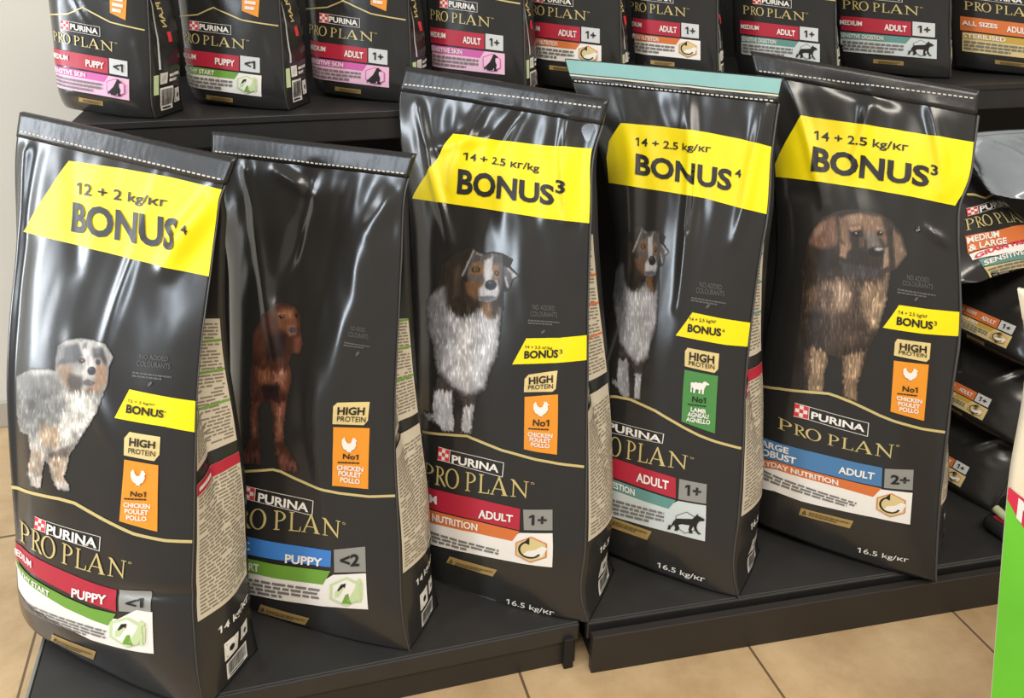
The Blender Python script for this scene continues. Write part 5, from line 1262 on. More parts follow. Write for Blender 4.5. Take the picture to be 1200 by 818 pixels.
{'name':'gold_trim','label':None,'prims':[['strip','gold',0,
[[-0.0122,0.3592],[0.2858,0.3806],[0.4435,0.4155],[0.5736,0.3957],[0.7014,0.374],[0.8568,0.3656],[0.9862,0.3593]],
[[-0.0129,0.3536],[0.2871,0.3753],[0.4438,0.4101],[0.5676,0.3906],[0.6974,0.3687],[0.8544,0.3603],[0.9842,0.354]]]],'sub':[]},
{'name':'ingredient_label','label':None,'prims':[['poly','orange',0,
[[0.7201,0.5051],[0.868,0.5006],[0.8351,0.3867],[0.7045,0.4092]]]],'sub':[
{'name':'lettering','label':None,'prims':[['dash','white',1,3,5,0.95,
[[0.7415,0.478],[0.8314,0.4753],[0.8213,0.4087],[0.7301,0.4113]]]],'sub':[]}]},
{'name':'brand_logo','label':None,'prims':[['icon','checker',0,
[[0.1956,0.3505],[0.2877,0.3501],[0.278,0.3109],[0.1822,0.3109]]],['icon','frame',0,
[[0.2877,0.3501],[0.596,0.3462],[0.5882,0.3076],[0.278,0.3109]]],['text','white',1,'PURINA',0.03,
[[0.2984,0.3417],[0.5747,0.3382],[0.5699,0.3148],[0.2925,0.3179]]],['proplan','gold',1,
[[0.0655,0.2978],[0.7141,0.2928],[0.7074,0.254],[0.0518,0.2572]],None]],'sub':[]},
{'name':'size_band','label':None,'prims':[['strip','red',0,
[[0.0003,0.2228],[0.1824,0.225],[0.3486,0.2257],[0.4975,0.2247],[0.642,0.223]],
[[-0.0178,0.1569],[0.1595,0.159],[0.3337,0.1612],[0.4847,0.1608],[0.6307,0.1595]]]],'sub':[
{'name':'lettering','label':None,'prims':[['text','white',1,'MEDIUM',0.03,
[[0.0164,0.2055],[0.229,0.2084],[0.223,0.1866],[0.0083,0.1832]]]],'sub':[]},
{'name':'lettering','label':None,'prims':[['text','white',1,'PUPPY',0.03,
[[0.42,0.2054],[0.6033,0.2038],[0.598,0.1755],[0.4139,0.1769]]]],'sub':[]}]},
{'name':'age_badge','label':None,'prims':[['poly','silver2',0,
[[0.6539,0.2256],[0.8207,0.2218],[0.8114,0.1585],[0.6429,0.1622]]]],'sub':[
{'name':'lettering','label':None,'prims':[['text','ink',1,'<1',0.03,
[[0.6926,0.2095],[0.7829,0.2073],[0.7779,0.175],[0.6875,0.1771]]]],'sub':[]}]},
{'name':'benefit_label','label':None,'prims':[['strip','white',0,
[[-0.0031,0.149],[0.2416,0.1534],[0.4495,0.1537],[0.645,0.1522],[0.8242,0.1482]],
[[-0.0341,0.0562],[0.2039,0.0603],[0.4175,0.0622],[0.617,0.0616],[0.8027,0.0585]]]],'sub':[
{'name':'fine_print','label':None,'prims':[['dash','grey',1,3,22,0.8,
[[0.0054,0.1132],[0.5619,0.1184],[0.546,0.0712],[-0.0121,0.0649]]]],'sub':[]},
{'name':'growth_emblem','label':None,'prims':[['icon','growth',1,
[[0.6005,0.1469],[0.8018,0.1431],[0.7836,0.065],[0.5765,0.068]]]],'sub':[]}]},
{'name':'benefit_band','label':None,'prims':[['strip','green',1,
[[-0.0031,0.149],[0.175,0.1522],[0.3403,0.1539],[0.4872,0.1536],[0.6294,0.1523]],
[[-0.0116,0.1179],[0.1454,0.1202],[0.3078,0.1232],[0.4457,0.1233],[0.579,0.1226]]]],'sub':[
{'name':'lettering','label':None,'prims':[['text','white',2,'HEALTHY START',0.02,
[[0.0056,0.1446],[0.3995,0.1496],[0.394,0.1292],[-0.0016,0.1236]]]],'sub':[]}]},
{'name':'gold_tag','label':None,'prims':[['poly','bronze',0,
[[0.2553,0.0356],[0.5218,0.0368],[0.5011,0.0154],[0.2316,0.0136]]]],'sub':[
{'name':'lettering','label':None,'prims':[['dash','inkbrown',1,2,5,0.9,
[[0.3006,0.0328],[0.4945,0.0336],[0.4801,0.0188],[0.2841,0.0176]]]],'sub':[]}]}],'org':[-0.1108,0.045,0]},'3':{'R':[[0,0],[0.3,-0.004],[0.6,-0.0067],[0.9,-0.0034],[1,0.0006]],'L':[[0,-0.2218],[0.3,-0.2298],[0.6,-0.2365],[0.9,-0.2391],[1,-0.2411]],'vR':0.42,'vL':0.42,'v0':0.012,'lam':0.1047,'psi':0.576,'p0':[0.2757,1.6697,0.905],'d':0.082,'bul':0.014,'curl':0.022,'wr':0.0022,'seed':63,'gb':0.007,'foot':0.012,'folds':[[0.15,0.95,0.25,0.55,0.03,0.005],[0.8,0.95,0.7,0.5,0.03,0.005],[0.35,0.5,0.5,0.38,0.03,0.0025],[0.9,0.3,0.98,0.1,0.03,0.003]],'parts':[
{'name':'gold_trim','label':None,'prims':[['strip','gold',0,
[[0.021,0.3762],[0.2933,0.3942],[0.4529,0.4277],[0.5671,0.4055],[0.6922,0.3819],[0.8463,0.3716],[0.9776,0.3638]],
[[0.0203,0.3703],[0.2947,0.3887],[0.4525,0.4222],[0.5613,0.4003],[0.688,0.3765],[0.8437,0.3661],[0.9755,0.3583]]]],'sub':[]},
{'name':'ingredient_label','label':None,'prims':[['poly','orange',0,
[[0.7053,0.5138],[0.8511,0.5062],[0.8235,0.3928],[0.6938,0.4173]]]],'sub':[
{'name':'lettering','label':None,'prims':[['dash','white',1,3,6,0.95,
[[0.7274,0.4859],[0.8156,0.4816],[0.8086,0.4151],[0.719,0.419]]]],'sub':[]}]},
{'name':'brand_logo','label':None,'prims':[['icon','checker',0,
[[0.2117,0.3646],[0.2963,0.3629],[0.2883,0.3229],[0.202,0.3241]]],['icon','frame',0,
[[0.2963,0.3629],[0.5902,0.355],[0.5845,0.3162],[0.2883,0.3229]]],['text','white',1,'PURINA',0.03,
[[0.3067,0.3541],[0.5705,0.3473],[0.5669,0.3237],[0.3019,0.3298]]],['proplan','gold',1,
[[0.0553,0.3099],[0.7072,0.3001],[0.7029,0.2613],[0.0344,0.2672]],None]],'sub':[]},
{'name':'size_band','label':None,'prims':[['strip','red',0,
[[0.04,0.2359],[0.2051,0.2361],[0.3573,0.2351],[0.5009,0.2332],[0.6402,0.2306]],
[[0.0202,0.1673],[0.1881,0.1691],[0.345,0.1696],[0.4902,0.1686],[0.6316,0.1669]]]],'sub':[
{'name':'lettering','label':None,'prims':[['text','white',1,'MEDIUM',0.03,
[[0.0542,0.2179],[0.2459,0.2184],[0.2408,0.1963],[0.0478,0.1951]]]],'sub':[]},
{'name':'lettering','label':None,'prims':[['text','white',1,'ADULT',0.03,
[[0.427,0.2141],[0.6038,0.2115],[0.5998,0.1831],[0.422,0.1852]]]],'sub':[]}]},
{'name':'age_badge','label':None,'prims':[['poly','silver2',0,
[[0.6518,0.2332],[0.8166,0.2285],[0.81,0.1657],[0.6433,0.1696]]]],'sub':[
{'name':'lettering','label':None,'prims':[['text','ink',1,'1+',0.03,
[[0.6903,0.2168],[0.7797,0.2143],[0.7762,0.1821],[0.6863,0.1844]]]],'sub':[]}]},
{'name':'benefit_label','label':None,'prims':[['strip','pinkpale',0,
[[0.0378,0.16],[0.2583,0.1622],[0.4568,0.1616],[0.6456,0.1595],[0.8229,0.1554]],
[[0.0057,0.0631],[0.2309,0.0682],[0.4343,0.0699],[0.6262,0.0695],[0.8086,0.0669]]]],'sub':[
{'name':'fine_print','label':None,'prims':[['dash','grey',1,3,23,0.8,
[[0.0466,0.1234],[0.5673,0.1259],[0.5557,0.0789],[0.0303,0.0734]]]],'sub':[]},
{'name':'sitting_dog_emblem','label':None,'prims':[['icon','sit',1,
[[0.6031,0.1544],[0.8013,0.1504],[0.7887,0.0733],[0.5859,0.0757]]]],'sub':[]}]},
{'name':'benefit_band','label':None,'prims':[['strip','pink',1,
[[0.0378,0.16],[0.2005,0.1618],[0.3518,0.1622],[0.4928,0.1613],[0.6305,0.1597]],
[[0.0283,0.1276],[0.1785,0.1298],[0.3226,0.1312],[0.4548,0.131],[0.5835,0.1301]]]],'sub':[
{'name':'lettering','label':None,'prims':[['text','white',2,'SENSITIVE SKIN',0.02,
[[0.0463,0.1555],[0.4091,0.1576],[0.4049,0.1371],[0.04,0.134]]]],'sub':[]}]},
{'name':'gold_tag','label':None,'prims':[['poly','bronze',0,
[[0.2839,0.0435],[0.5397,0.0451],[0.5258,0.0244],[0.2671,0.022]]]],'sub':[
{'name':'lettering','label':None,'prims':[['dash','inkbrown',1,2,5,0.9,
[[0.3277,0.0408],[0.5142,0.042],[0.5046,0.0276],[0.3163,0.026]]]],'sub':[]}]}],'org':[-0.1109,0.045,0]},'4':{'R':[[0,0],[0.3,-0.0082],[0.6,-0.0137],[0.9,-0.0111],[1,-0.0071]],'L':[[0,-0.2013],[0.3,-0.2136],[0.6,-0.2231],[0.9,-0.2265],[1,-0.2285]],'vR':0.42,'vL':0.42,'v0':0.012,'lam':0.1047,'psi':0.576,'p0':[0.4936,1.6325,0.905],'d':0.082,'bul':0.014,'curl':0.022,'wr':0.0022,'seed':64,'gb':0.007,'foot':0.012,'folds':[[0.2,0.95,0.25,0.55,0.03,0.005],[0.8,0.95,0.7,0.5,0.03,0.005],[0.35,0.5,0.5,0.38,0.03,-0.0025],[0.9,0.3,0.98,0.1,0.03,0.003]],'parts':[
{'name':'gold_trim','label':None,'prims':[['strip','gold',0,
[[0.0265,0.4398],[0.2871,0.4571],[0.438,0.4919],[0.5574,0.4683],[0.6832,0.4433],[0.8385,0.4326],[0.9724,0.4247]],
[[0.0267,0.4337],[0.2897,0.4514],[0.4378,0.486],[0.5508,0.4628],[0.6785,0.4376],[0.8358,0.4267],[0.9702,0.4189]]]],'sub':[]},
{'name':'ingredient_label','label':None,'prims':[['poly','orange',0,
[[0.681,0.5819],[0.832,0.5736],[0.8144,0.4547],[0.6824,0.4804]]]],'sub':[
{'name':'lettering','label':None,'prims':[['dash','white',1,3,7,0.95,
[[0.713,0.5523],[0.7986,0.5478],[0.7982,0.478],[0.7077,0.4821]]]],'sub':[]}]},
{'name':'brand_logo','label':None,'prims':[['icon','checker',0,
[[0.2099,0.4263],[0.292,0.4241],[0.2853,0.3818],[0.2019,0.3835]]],['icon','frame',0,
[[0.292,0.4241],[0.5826,0.4151],[0.5783,0.3743],[0.2853,0.3818]]],['text','white',1,'PURINA',0.03,
[[0.3023,0.4147],[0.5632,0.407],[0.5605,0.3822],[0.2983,0.3891]]],['proplan','gold',1,
[[0.0753,0.3706],[0.7017,0.3574],[0.698,0.3166],[0.0623,0.3262]],None]],'sub':[]},
{'name':'size_band','label':None,'prims':[['strip','red',0,
[[0.0497,0.2912],[0.2079,0.2906],[0.3559,0.2891],[0.4979,0.287],[0.6364,0.2843]],
[[0.033,0.2188],[0.1941,0.2199],[0.3455,0.2199],[0.4891,0.2189],[0.6295,0.2173]]]],'sub':[
{'name':'lettering','label':None,'prims':[['text','white',1,'MEDIUM',0.03,
[[0.0637,0.2721],[0.2476,0.2717],[0.2437,0.2483],[0.0583,0.2481]]]],'sub':[]},
{'name':'lettering','label':None,'prims':[['text','white',1,'ADULT',0.03,
[[0.425,0.2669],[0.6006,0.2642],[0.5974,0.2343],[0.4204,0.2363]]]],'sub':[]}]},
{'name':'age_badge','label':None,'prims':[['poly','silver2',0,
[[0.6478,0.287],[0.8138,0.2826],[0.8088,0.2167],[0.641,0.2202]]]],'sub':[
{'name':'lettering','label':None,'prims':[['text','ink',1,'1+',0.03,
[[0.6867,0.2699],[0.7771,0.2676],[0.7743,0.2338],[0.6835,0.2358]]]],'sub':[]}]},
{'name':'benefit_label','label':None,'prims':[['strip','pinkpale',0,
[[0.0496,0.211],[0.2621,0.2123],[0.456,0.2116],[0.6437,0.2096],[0.8223,0.2061]],
[[0.0242,0.1093],[0.2423,0.114],[0.4405,0.1157],[0.6314,0.1158],[0.8138,0.1139]]]],'sub':[
{'name':'fine_print','label':None,'prims':[['dash','grey',1,3,24,0.8,
[[0.0587,0.1722],[0.5674,0.1742],[0.5599,0.1252],[0.0456,0.1198]]]],'sub':[]},
{'name':'sitting_dog_emblem','label':None,'prims':[['icon','sit',1,
[[0.6017,0.2042],[0.8003,0.2007],[0.7929,0.1203],[0.5903,0.1221]]]],'sub':[]}]},
{'name':'benefit_band','label':None,'prims':[['strip','pink',1,
[[0.0496,0.211],[0.2061,0.2121],[0.3521,0.2121],[0.492,0.2113],[0.6287,0.2098]],
[[0.0414,0.1768],[0.1864,0.1786],[0.3249,0.1795],[0.4553,0.1793],[0.5834,0.1786]]]],'sub':[
{'name':'lettering','label':None,'prims':[['text','white',2,'SENSITIVE SKIN',0.02,
[[0.0577,0.2062],[0.4082,0.2072],[0.4049,0.1856],[0.0522,0.1835]]]],'sub':[]}]},
{'name':'gold_tag','label':None,'prims':[['poly','bronze',0,
[[0.3021,0.0891],[0.5533,0.091],[0.5477,0.0705],[0.295,0.0679]]]],'sub':[
{'name':'lettering','label':None,'prims':[['dash','inkbrown',1,2,5,0.9,
[[0.3465,0.0865],[0.5291,0.0878],[0.5251,0.0735],[0.3419,0.0719]]]],'sub':[]}]}],'org':[-0.1007,0.045,0]},'5':{'R':[[0,0],[0.3,-0.0136],[0.6,-0.0227],[0.9,-0.021],[1,-0.017]],'L':[[0,-0.1903],[0.3,-0.2079],[0.6,-0.221],[0.9,-0.2252],[1,-0.2272]],'vR':0.42,'vL':0.42,'v0':0.012,'lam':0.1047,'psi':0.576,'p0':[0.7009,1.643,0.905],'d':0.082,'bul':0.014,'curl':0.022,'wr':0.0022,'seed':65,'gb':0.007,'foot':0.012,'folds':[[0.25,0.95,0.25,0.55,0.03,0.005],[0.8,0.95,0.7,0.5,0.03,0.005],[0.35,0.5,0.5,0.38,0.03,0.0025],[0.9,0.3,0.98,0.1,0.03,0.003]],'parts':[
{'name':'gold_trim','label':None,'prims':[['strip','gold',0,
[[-0.0694,0.4439],[0.2092,0.46],[0.3763,0.4946],[0.5076,0.4722],[0.6484,0.4484],[0.8225,0.4387],[0.9744,0.4317]],
[[-0.0692,0.438],[0.2117,0.4544],[0.3768,0.4888],[0.5017,0.4669],[0.6443,0.4429],[0.8202,0.4331],[0.9725,0.4261]]]],'sub':[]},
{'name':'ingredient_label','label':None,'prims':[['poly','orange',0,
[[0.6406,0.5841],[0.8116,0.577],[0.7949,0.4603],[0.6463,0.4847]]]],'sub':[
{'name':'lettering','label':None,'prims':[['dash','white',1,3,8,0.95,
[[0.674,0.5554],[0.7747,0.5515],[0.7758,0.4831],[0.6744,0.4866]]]],'sub':[]}]},
{'name':'brand_logo','label':None,'prims':[['icon','checker',0,
[[0.1151,0.4297],[0.2156,0.4279],[0.2095,0.3869],[0.1071,0.3881]]],['icon','frame',0,
[[0.2156,0.4279],[0.5378,0.4205],[0.5348,0.3807],[0.2095,0.3869]]],['text','white',1,'PURINA',0.03,
[[0.2277,0.4189],[0.5168,0.4125],[0.5153,0.3883],[0.2241,0.394]]],['proplan','gold',1,
[[0.0016,0.376],[0.6716,0.3647],[0.6686,0.3249],[-0.0062,0.3337]],None]],'sub':[]},
{'name':'size_band','label':None,'prims':[['strip','red',0,
[[-0.0436,0.2998],[0.1173,0.2976],[0.291,0.2972],[0.4471,0.2955],[0.6005,0.2932]],
[[-0.0578,0.2306],[0.1014,0.2287],[0.2801,0.2301],[0.4386,0.2294],[0.5931,0.228]]]],'sub':[
{'name':'lettering','label':None,'prims':[['text','white',1,'MEDIUM',0.03,
[[-0.0299,0.2808],[0.1672,0.2797],[0.1627,0.257],[-0.0346,0.2578]]]],'sub':[]},
{'name':'lettering','label':None,'prims':[['text','white',1,'ADULT',0.03,
[[0.3675,0.2758],[0.5608,0.2736],[0.5574,0.2445],[0.3632,0.2462]]]],'sub':[]}]},
{'name':'age_badge','label':None,'prims':[['poly','silver2',0,
[[0.6131,0.2959],[0.7988,0.292],[0.7941,0.2277],[0.6059,0.2307]]]],'sub':[
{'name':'lettering','label':None,'prims':[['text','ink',1,'1+',0.03,
[[0.6567,0.2793],[0.7578,0.2773],[0.7552,0.2443],[0.6533,0.2461]]]],'sub':[]}]},
{'name':'benefit_label','label':None,'prims':[['strip','white',0,
[[-0.0422,0.2223],[0.185,0.2223],[0.4025,0.2222],[0.6088,0.2205],[0.8093,0.2173]],
[[-0.0649,0.1257],[0.1628,0.1268],[0.3866,0.1293],[0.5966,0.1292],[0.8001,0.1273]]]],'sub':[
{'name':'fine_print','label':None,'prims':[['dash','grey',1,3,25,0.8,
[[-0.0332,0.1846],[0.5244,0.1859],[0.5171,0.1384],[-0.045,0.1346]]]],'sub':[]},
{'name':'round_arrow_emblem','label':None,'prims':[['icon','everyday',1,
[[0.5622,0.2151],[0.7847,0.212],[0.7762,0.1336],[0.5508,0.1353]]]],'sub':[]}]},
{'name':'benefit_band','label':None,'prims':[['strip','orange2',1,
[[-0.0422,0.2223],[0.1164,0.2213],[0.2875,0.2226],[0.4418,0.222],[0.5922,0.2207]],
[[-0.0496,0.1898],[0.0922,0.1884],[0.2573,0.1908],[0.4017,0.1909],[0.542,0.1903]]]],'sub':[
{'name':'lettering','label':None,'prims':[['text','white',2,'EVERYDAY NUTRITION',0.02,
[[-0.0345,0.2174],[0.35,0.2179],[0.3464,0.197],[-0.0394,0.1957]]]],'sub':[]}]},
{'name':'gold_tag','label':None,'prims':[['poly','bronze',0,
[[0.2345,0.1035],[0.5112,0.1053],[0.5074,0.0857],[0.2294,0.0832]]]],'sub':[
{'name':'lettering','label':None,'prims':[['dash','inkbrown',1,2,5,0.9,
[[0.2834,0.101],[0.4849,0.1023],[0.4822,0.0886],[0.2801,0.0871]]]],'sub':[]}]}],'org':[-0.0951,0.045,0]},'6':{'R':[[0,0],[0.3,-0.0173],[0.6,-0.0289],[0.9,-0.0277],[1,-0.0237]],'L':[[0,-0.172],[0.3,-0.1933],[0.6,-0.2088],[0.9,-0.2137],[1,-0.2157]],'vR':0.42,'vL':0.42,'v0':0.012,'lam':0.1047,'psi':0.576,'p0':[0.8974,1.6052,0.905],'d':0.082,'bul':0.014,'curl':0.022,'wr':0.0022,'seed':66,'gb':0.007,'foot':0.012,'folds':[[0.15,0.95,0.25,0.55,0.03,0.005],[0.8,0.95,0.7,0.5,0.03,0.005],[0.35,0.5,0.5,0.38,0.03,-0.0025],[0.9,0.3,0.98,0.1,0.03,0.003]],'parts':[
{'name':'gold_trim','label':None,'prims':[['strip','gold',0,
[[-0.0959,0.4494],[0.182,0.4654],[0.35,0.4996],[0.4887,0.4785],[0.6355,0.4562],[0.8178,0.4476],[0.9789,0.4417]],
[[-0.0953,0.4437],[0.185,0.46],[0.3505,0.4941],[0.4829,0.4733],[0.6315,0.4508],[0.8157,0.4422],[0.9772,0.4362]]]],'sub':[]},
{'name':'ingredient_label','label':None,'prims':[['poly','orange',0,
[[0.621,0.5877],[0.7991,0.5817],[0.7879,0.4684],[0.6317,0.4913]]]],'sub':[
{'name':'lettering','label':None,'prims':[['dash','white',1,3,9,0.95,
[[0.6566,0.56],[0.7622,0.5567],[0.7669,0.4903],[0.6607,0.4932]]]],'sub':[]}]},
{'name':'brand_logo','label':None,'prims':[['icon','checker',0,
[[0.0901,0.436],[0.1902,0.4344],[0.1862,0.3947],[0.0844,0.3957]]],['icon','frame',0,
[[0.1902,0.4344],[0.5222,0.4286],[0.5201,0.3901],[0.1862,0.3947]]],['text','white',1,'PURINA',0.03,
[[0.2031,0.4257],[0.5006,0.4208],[0.4989,0.3974],[0.2008,0.4016]]],['proplan','gold',1,
[[-0.0202,0.3841],[0.6629,0.3752],[0.6613,0.3368],[-0.0264,0.3433]],None]],'sub':[]},
{'name':'size_band','label':None,'prims':[['strip','red',0,
[[-0.0635,0.3105],[0.0982,0.3083],[0.2729,0.3084],[0.4339,0.3074],[0.5918,0.3058]],
[[-0.0757,0.2439],[0.0858,0.2419],[0.2643,0.2436],[0.4273,0.2436],[0.5869,0.2428]]]],'sub':[
{'name':'lettering','label':None,'prims':[['text','white',1,'MEDIUM',0.03,
[[-0.0488,0.2923],[0.1479,0.2911],[0.1443,0.2692],[-0.0527,0.2701]]]],'sub':[]},
{'name':'lettering','label':None,'prims':[['text','white',1,'ADULT',0.03,
[[0.3524,0.288],[0.552,0.2867],[0.5496,0.2586],[0.3492,0.2595]]]],'sub':[]}]},
{'name':'age_badge','label':None,'prims':[['poly','silver2',0,
[[0.6048,0.3085],[0.7986,0.3055],[0.7959,0.2433],[0.6001,0.2455]]]],'sub':[
{'name':'lettering','label':None,'prims':[['text','ink',1,'1+',0.03,
[[0.6507,0.2926],[0.7562,0.2911],[0.7547,0.2592],[0.6486,0.2605]]]],'sub':[]}]},
{'name':'benefit_label','label':None,'prims':[['strip','white',0,
[[-0.0594,0.2359],[0.1677,0.2357],[0.3902,0.2365],[0.6035,0.2356],[0.8122,0.2333]],
[[-0.0803,0.1428],[0.1483,0.1436],[0.3765,0.1469],[0.5933,0.1476],[0.8053,0.1465]]]],'sub':[
{'name':'fine_print','label':None,'prims':[['dash','grey',1,3,26,0.8,
[[-0.0491,0.1996],[0.5172,0.202],[0.5111,0.1561],[-0.0601,0.1515]]]],'sub':[]},
{'name':'round_arrow_emblem','label':None,'prims':[['icon','everyday',1,
[[0.5554,0.2303],[0.7865,0.2281],[0.7802,0.1524],[0.5459,0.1533]]]],'sub':[]}]},
{'name':'benefit_band','label':None,'prims':[['strip','orange2',1,
[[-0.0594,0.2359],[0.1003,0.2347],[0.2721,0.2364],[0.4308,0.2364],[0.5862,0.2358]],
[[-0.0661,0.2045],[0.0785,0.203],[0.2419,0.2056],[0.3903,0.2063],[0.5352,0.2062]]]],'sub':[
{'name':'lettering','label':None,'prims':[['text','white',2,'EVERYDAY NUTRITION',0.02,
[[-0.0514,0.2312],[0.3366,0.2322],[0.3335,0.212],[-0.0558,0.2103]]]],'sub':[]}]},
{'name':'gold_tag','label':None,'prims':[['poly','bronze',0,
[[0.2211,0.1214],[0.5063,0.1243],[0.5031,0.1054],[0.2168,0.102]]]],'sub':[
{'name':'lettering','label':None,'prims':[['dash','inkbrown',1,2,5,0.9,
[[0.2713,0.1192],[0.4792,0.1213],[0.4769,0.1082],[0.2686,0.1059]]]],'sub':[]}]}],'org':[-0.086,0.045,0]},'7':{'R':[[0,0],[0.3,-0.0243],[0.6,-0.0404],[0.9,-0.0405],[1,-0.0365]],'L':[[0,-0.2032],[0.3,-0.2314],[0.6,-0.2516],[0.9,-0.2576],[1,-0.2596]],'vR':0.42,'vL':0.42,'v0':0.012,'lam':0.1047,'psi':0.576,'p0':[1.1634,1.586,0.905],'d':0.082,'bul':0.014,'curl':0.022,'wr':0.0022,'seed':67,'gb':0.007,'foot':0.012,'folds':[[0.2,0.95,0.25,0.55,0.03,0.005],[0.8,0.95,0.7,0.5,0.03,0.005],[0.35,0.5,0.5,0.38,0.03,0.0025],[0.9,0.3,0.98,0.1,0.03,0.003]],'parts':[
{'name':'gold_trim','label':None,'prims':[['strip','gold',0,
[[0.0401,0.417],[0.2868,0.4323],[0.4335,0.4647],[0.5557,0.4435],[0.6872,0.4208],[0.8529,0.4115],[0.997,0.4048]],
[[0.0403,0.4113],[0.2887,0.427],[0.4337,0.4593],[0.5513,0.4384],[0.6841,0.4156],[0.8512,0.4062],[0.997,0.3995]]]],'sub':[]},
{'name':'ingredient_label','label':None,'prims':[['poly','orange',0,
[[0.676,0.5495],[0.8377,0.5431],[0.8257,0.4321],[0.6842,0.4553]]]],'sub':[
{'name':'lettering','label':None,'prims':[['dash','white',1,3,10,0.95,
[[0.7074,0.5222],[0.8033,0.5188],[0.8066,0.4537],[0.7101,0.457]]]],'sub':[]}]},
{'name':'brand_logo','label':None,'prims':[['icon','checker',0,
[[0.214,0.4039],[0.2935,0.402],[0.2903,0.3634],[0.2103,0.365]]],['icon','frame',0,
[[0.2935,0.402],[0.5861,0.3945],[0.5845,0.3568],[0.2903,0.3634]]],['text','white',1,'PURINA',0.03,
[[0.3045,0.3935],[0.5669,0.3869],[0.5659,0.3641],[0.3025,0.3701]]],['proplan','gold',1,
[[0.1124,0.3542],[0.7124,0.3414],[0.7111,0.3038],[0.1073,0.3144]],None]],'sub':[]},
{'name':'size_band','label':None,'prims':[['strip','red',0,
[[0.0727,0.2816],[0.2219,0.2805],[0.3657,0.2788],[0.5077,0.2766],[0.6486,0.274]],
[[0.0606,0.216],[0.2121,0.2166],[0.3575,0.2157],[0.5009,0.2144],[0.643,0.2125]]]],'sub':[
{'name':'lettering','label':None,'prims':[['text','white',1,'MEDIUM',0.03,
[[0.0866,0.2642],[0.2601,0.2632],[0.257,0.242],[0.0828,0.2424]]]],'sub':[]},
{'name':'lettering','label':None,'prims':[['text','white',1,'ADULT',0.03,
[[0.4353,0.2583],[0.6126,0.2556],[0.61,0.2281],[0.4319,0.2305]]]],'sub':[]}]},
{'name':'age_badge','label':None,'prims':[['poly','silver2',0,
[[0.6602,0.2765],[0.8352,0.2724],[0.8313,0.2115],[0.6549,0.215]]]],'sub':[
{'name':'lettering','label':None,'prims':[['text','ink',1,'1+',0.03,
[[0.7011,0.2607],[0.7964,0.2585],[0.7943,0.2274],[0.6986,0.2293]]]],'sub':[]}]},
{'name':'benefit_label','label':None,'prims':[['strip','pale',0,
[[0.0761,0.2089],[0.2756,0.2092],[0.4679,0.2078],[0.6577,0.2053],[0.8459,0.2017]],
[[0.0555,0.117],[0.2592,0.1203],[0.4545,0.1205],[0.647,0.1194],[0.8377,0.1167]]]],'sub':[
{'name':'fine_print','label':None,'prims':[['dash','grey',1,3,27,0.8,
[[0.0856,0.1738],[0.5801,0.1731],[0.5739,0.1284],[0.0749,0.1265]]]],'sub':[]},
{'name':'dog_emblem','label':None,'prims':[['icon','wolf',1,
[[0.6146,0.2005],[0.8224,0.1967],[0.815,0.1227],[0.6048,0.1254]]]],'sub':[]}]},
{'name':'benefit_band','label':None,'prims':[['strip','teal',1,
[[0.0761,0.2089],[0.2229,0.2094],[0.3642,0.2086],[0.5039,0.2074],[0.6423,0.2056]],
[[0.0695,0.178],[0.2063,0.1792],[0.3378,0.1791],[0.4676,0.1783],[0.5962,0.1771]]]],'sub':[
{'name':'lettering','label':None,'prims':[['text','white',2,'SENSITIVE DIGESTION',0.02,
[[0.0837,0.2045],[0.4205,0.204],[0.4175,0.1843],[0.0793,0.184]]]],'sub':[]}]},
{'name':'gold_tag','label':None,'prims':[['poly','bronze',0,
[[0.319,0.0974],[0.5693,0.0974],[0.5666,0.0789],[0.3154,0.0785]]]],'sub':[
{'name':'lettering','label':None,'prims':[['dash','inkbrown',1,2,5,0.9,
[[0.3625,0.0947],[0.5452,0.0947],[0.5433,0.0819],[0.3601,0.0817]]]],'sub':[]}]}],'org':[-0.1016,0.045,0]},'8':{'R':[[0,0],[0.3,-0.027],[0.6,-0.045],[0.9,-0.0455],[1,-0.0415]],'L':[[0,-0.2256],[0.3,-0.2566],[0.6,-0.2786],[0.9,-0.2851],[1,-0.2871]],'vR':0.42,'vL':0.42,'v0':0.012,'lam':0.1047,'psi':0.576,'p0':[1.4625,1.6023,0.905],'d':0.082,'bul':0.014,'curl':0.022,'wr':0.0022,'seed':68,'gb':0.007,'foot':0.012,'folds':[[0.25,0.95,0.25,0.55,0.03,0.005],[0.8,0.95,0.7,0.5,0.03,0.005],[0.35,0.5,0.5,0.38,0.03,-0.0025],[0.9,0.3,0.98,0.1,0.03,0.003]],'parts':[
{'name':'gold_trim','label':None,'prims':[['strip','gold',0,
[[-0.0422,0.4237],[0.2303,0.4419],[0.3961,0.479],[0.5367,0.456],[0.6894,0.4317],[0.8823,0.4225],[0.997,0.4155]],
[[-0.0418,0.4174],[0.2322,0.4359],[0.3967,0.473],[0.5332,0.4502],[0.6871,0.4258],[0.8812,0.4165],[0.997,0.4096]]]],'sub':[]},
{'name':'ingredient_label','label':None,'prims':[['poly','orange',0,
[[0.6714,0.5741],[0.8608,0.5676],[0.8502,0.4449],[0.6849,0.4697]]]],'sub':[
{'name':'lettering','label':None,'prims':[['dash','white',1,3,11,0.95,
[[0.7079,0.5438],[0.8212,0.5405],[0.8272,0.4686],[0.7149,0.4718]]]],'sub':[]}]},
{'name':'brand_logo','label':None,'prims':[['icon','checker',0,
[[0.1506,0.4101],[0.2399,0.4082],[0.2392,0.3652],[0.1496,0.3666]]],['icon','frame',0,
[[0.2399,0.4082],[0.5748,0.4018],[0.5749,0.3601],[0.2392,0.3652]]],['text','white',1,'PURINA',0.03,
[[0.2529,0.3988],[0.5533,0.3934],[0.5532,0.368],[0.2525,0.3727]]],['proplan','gold',1,
[[0.0446,0.3543],[0.7219,0.344],[0.7216,0.3024],[0.0425,0.3096]],None]],'sub':[]},
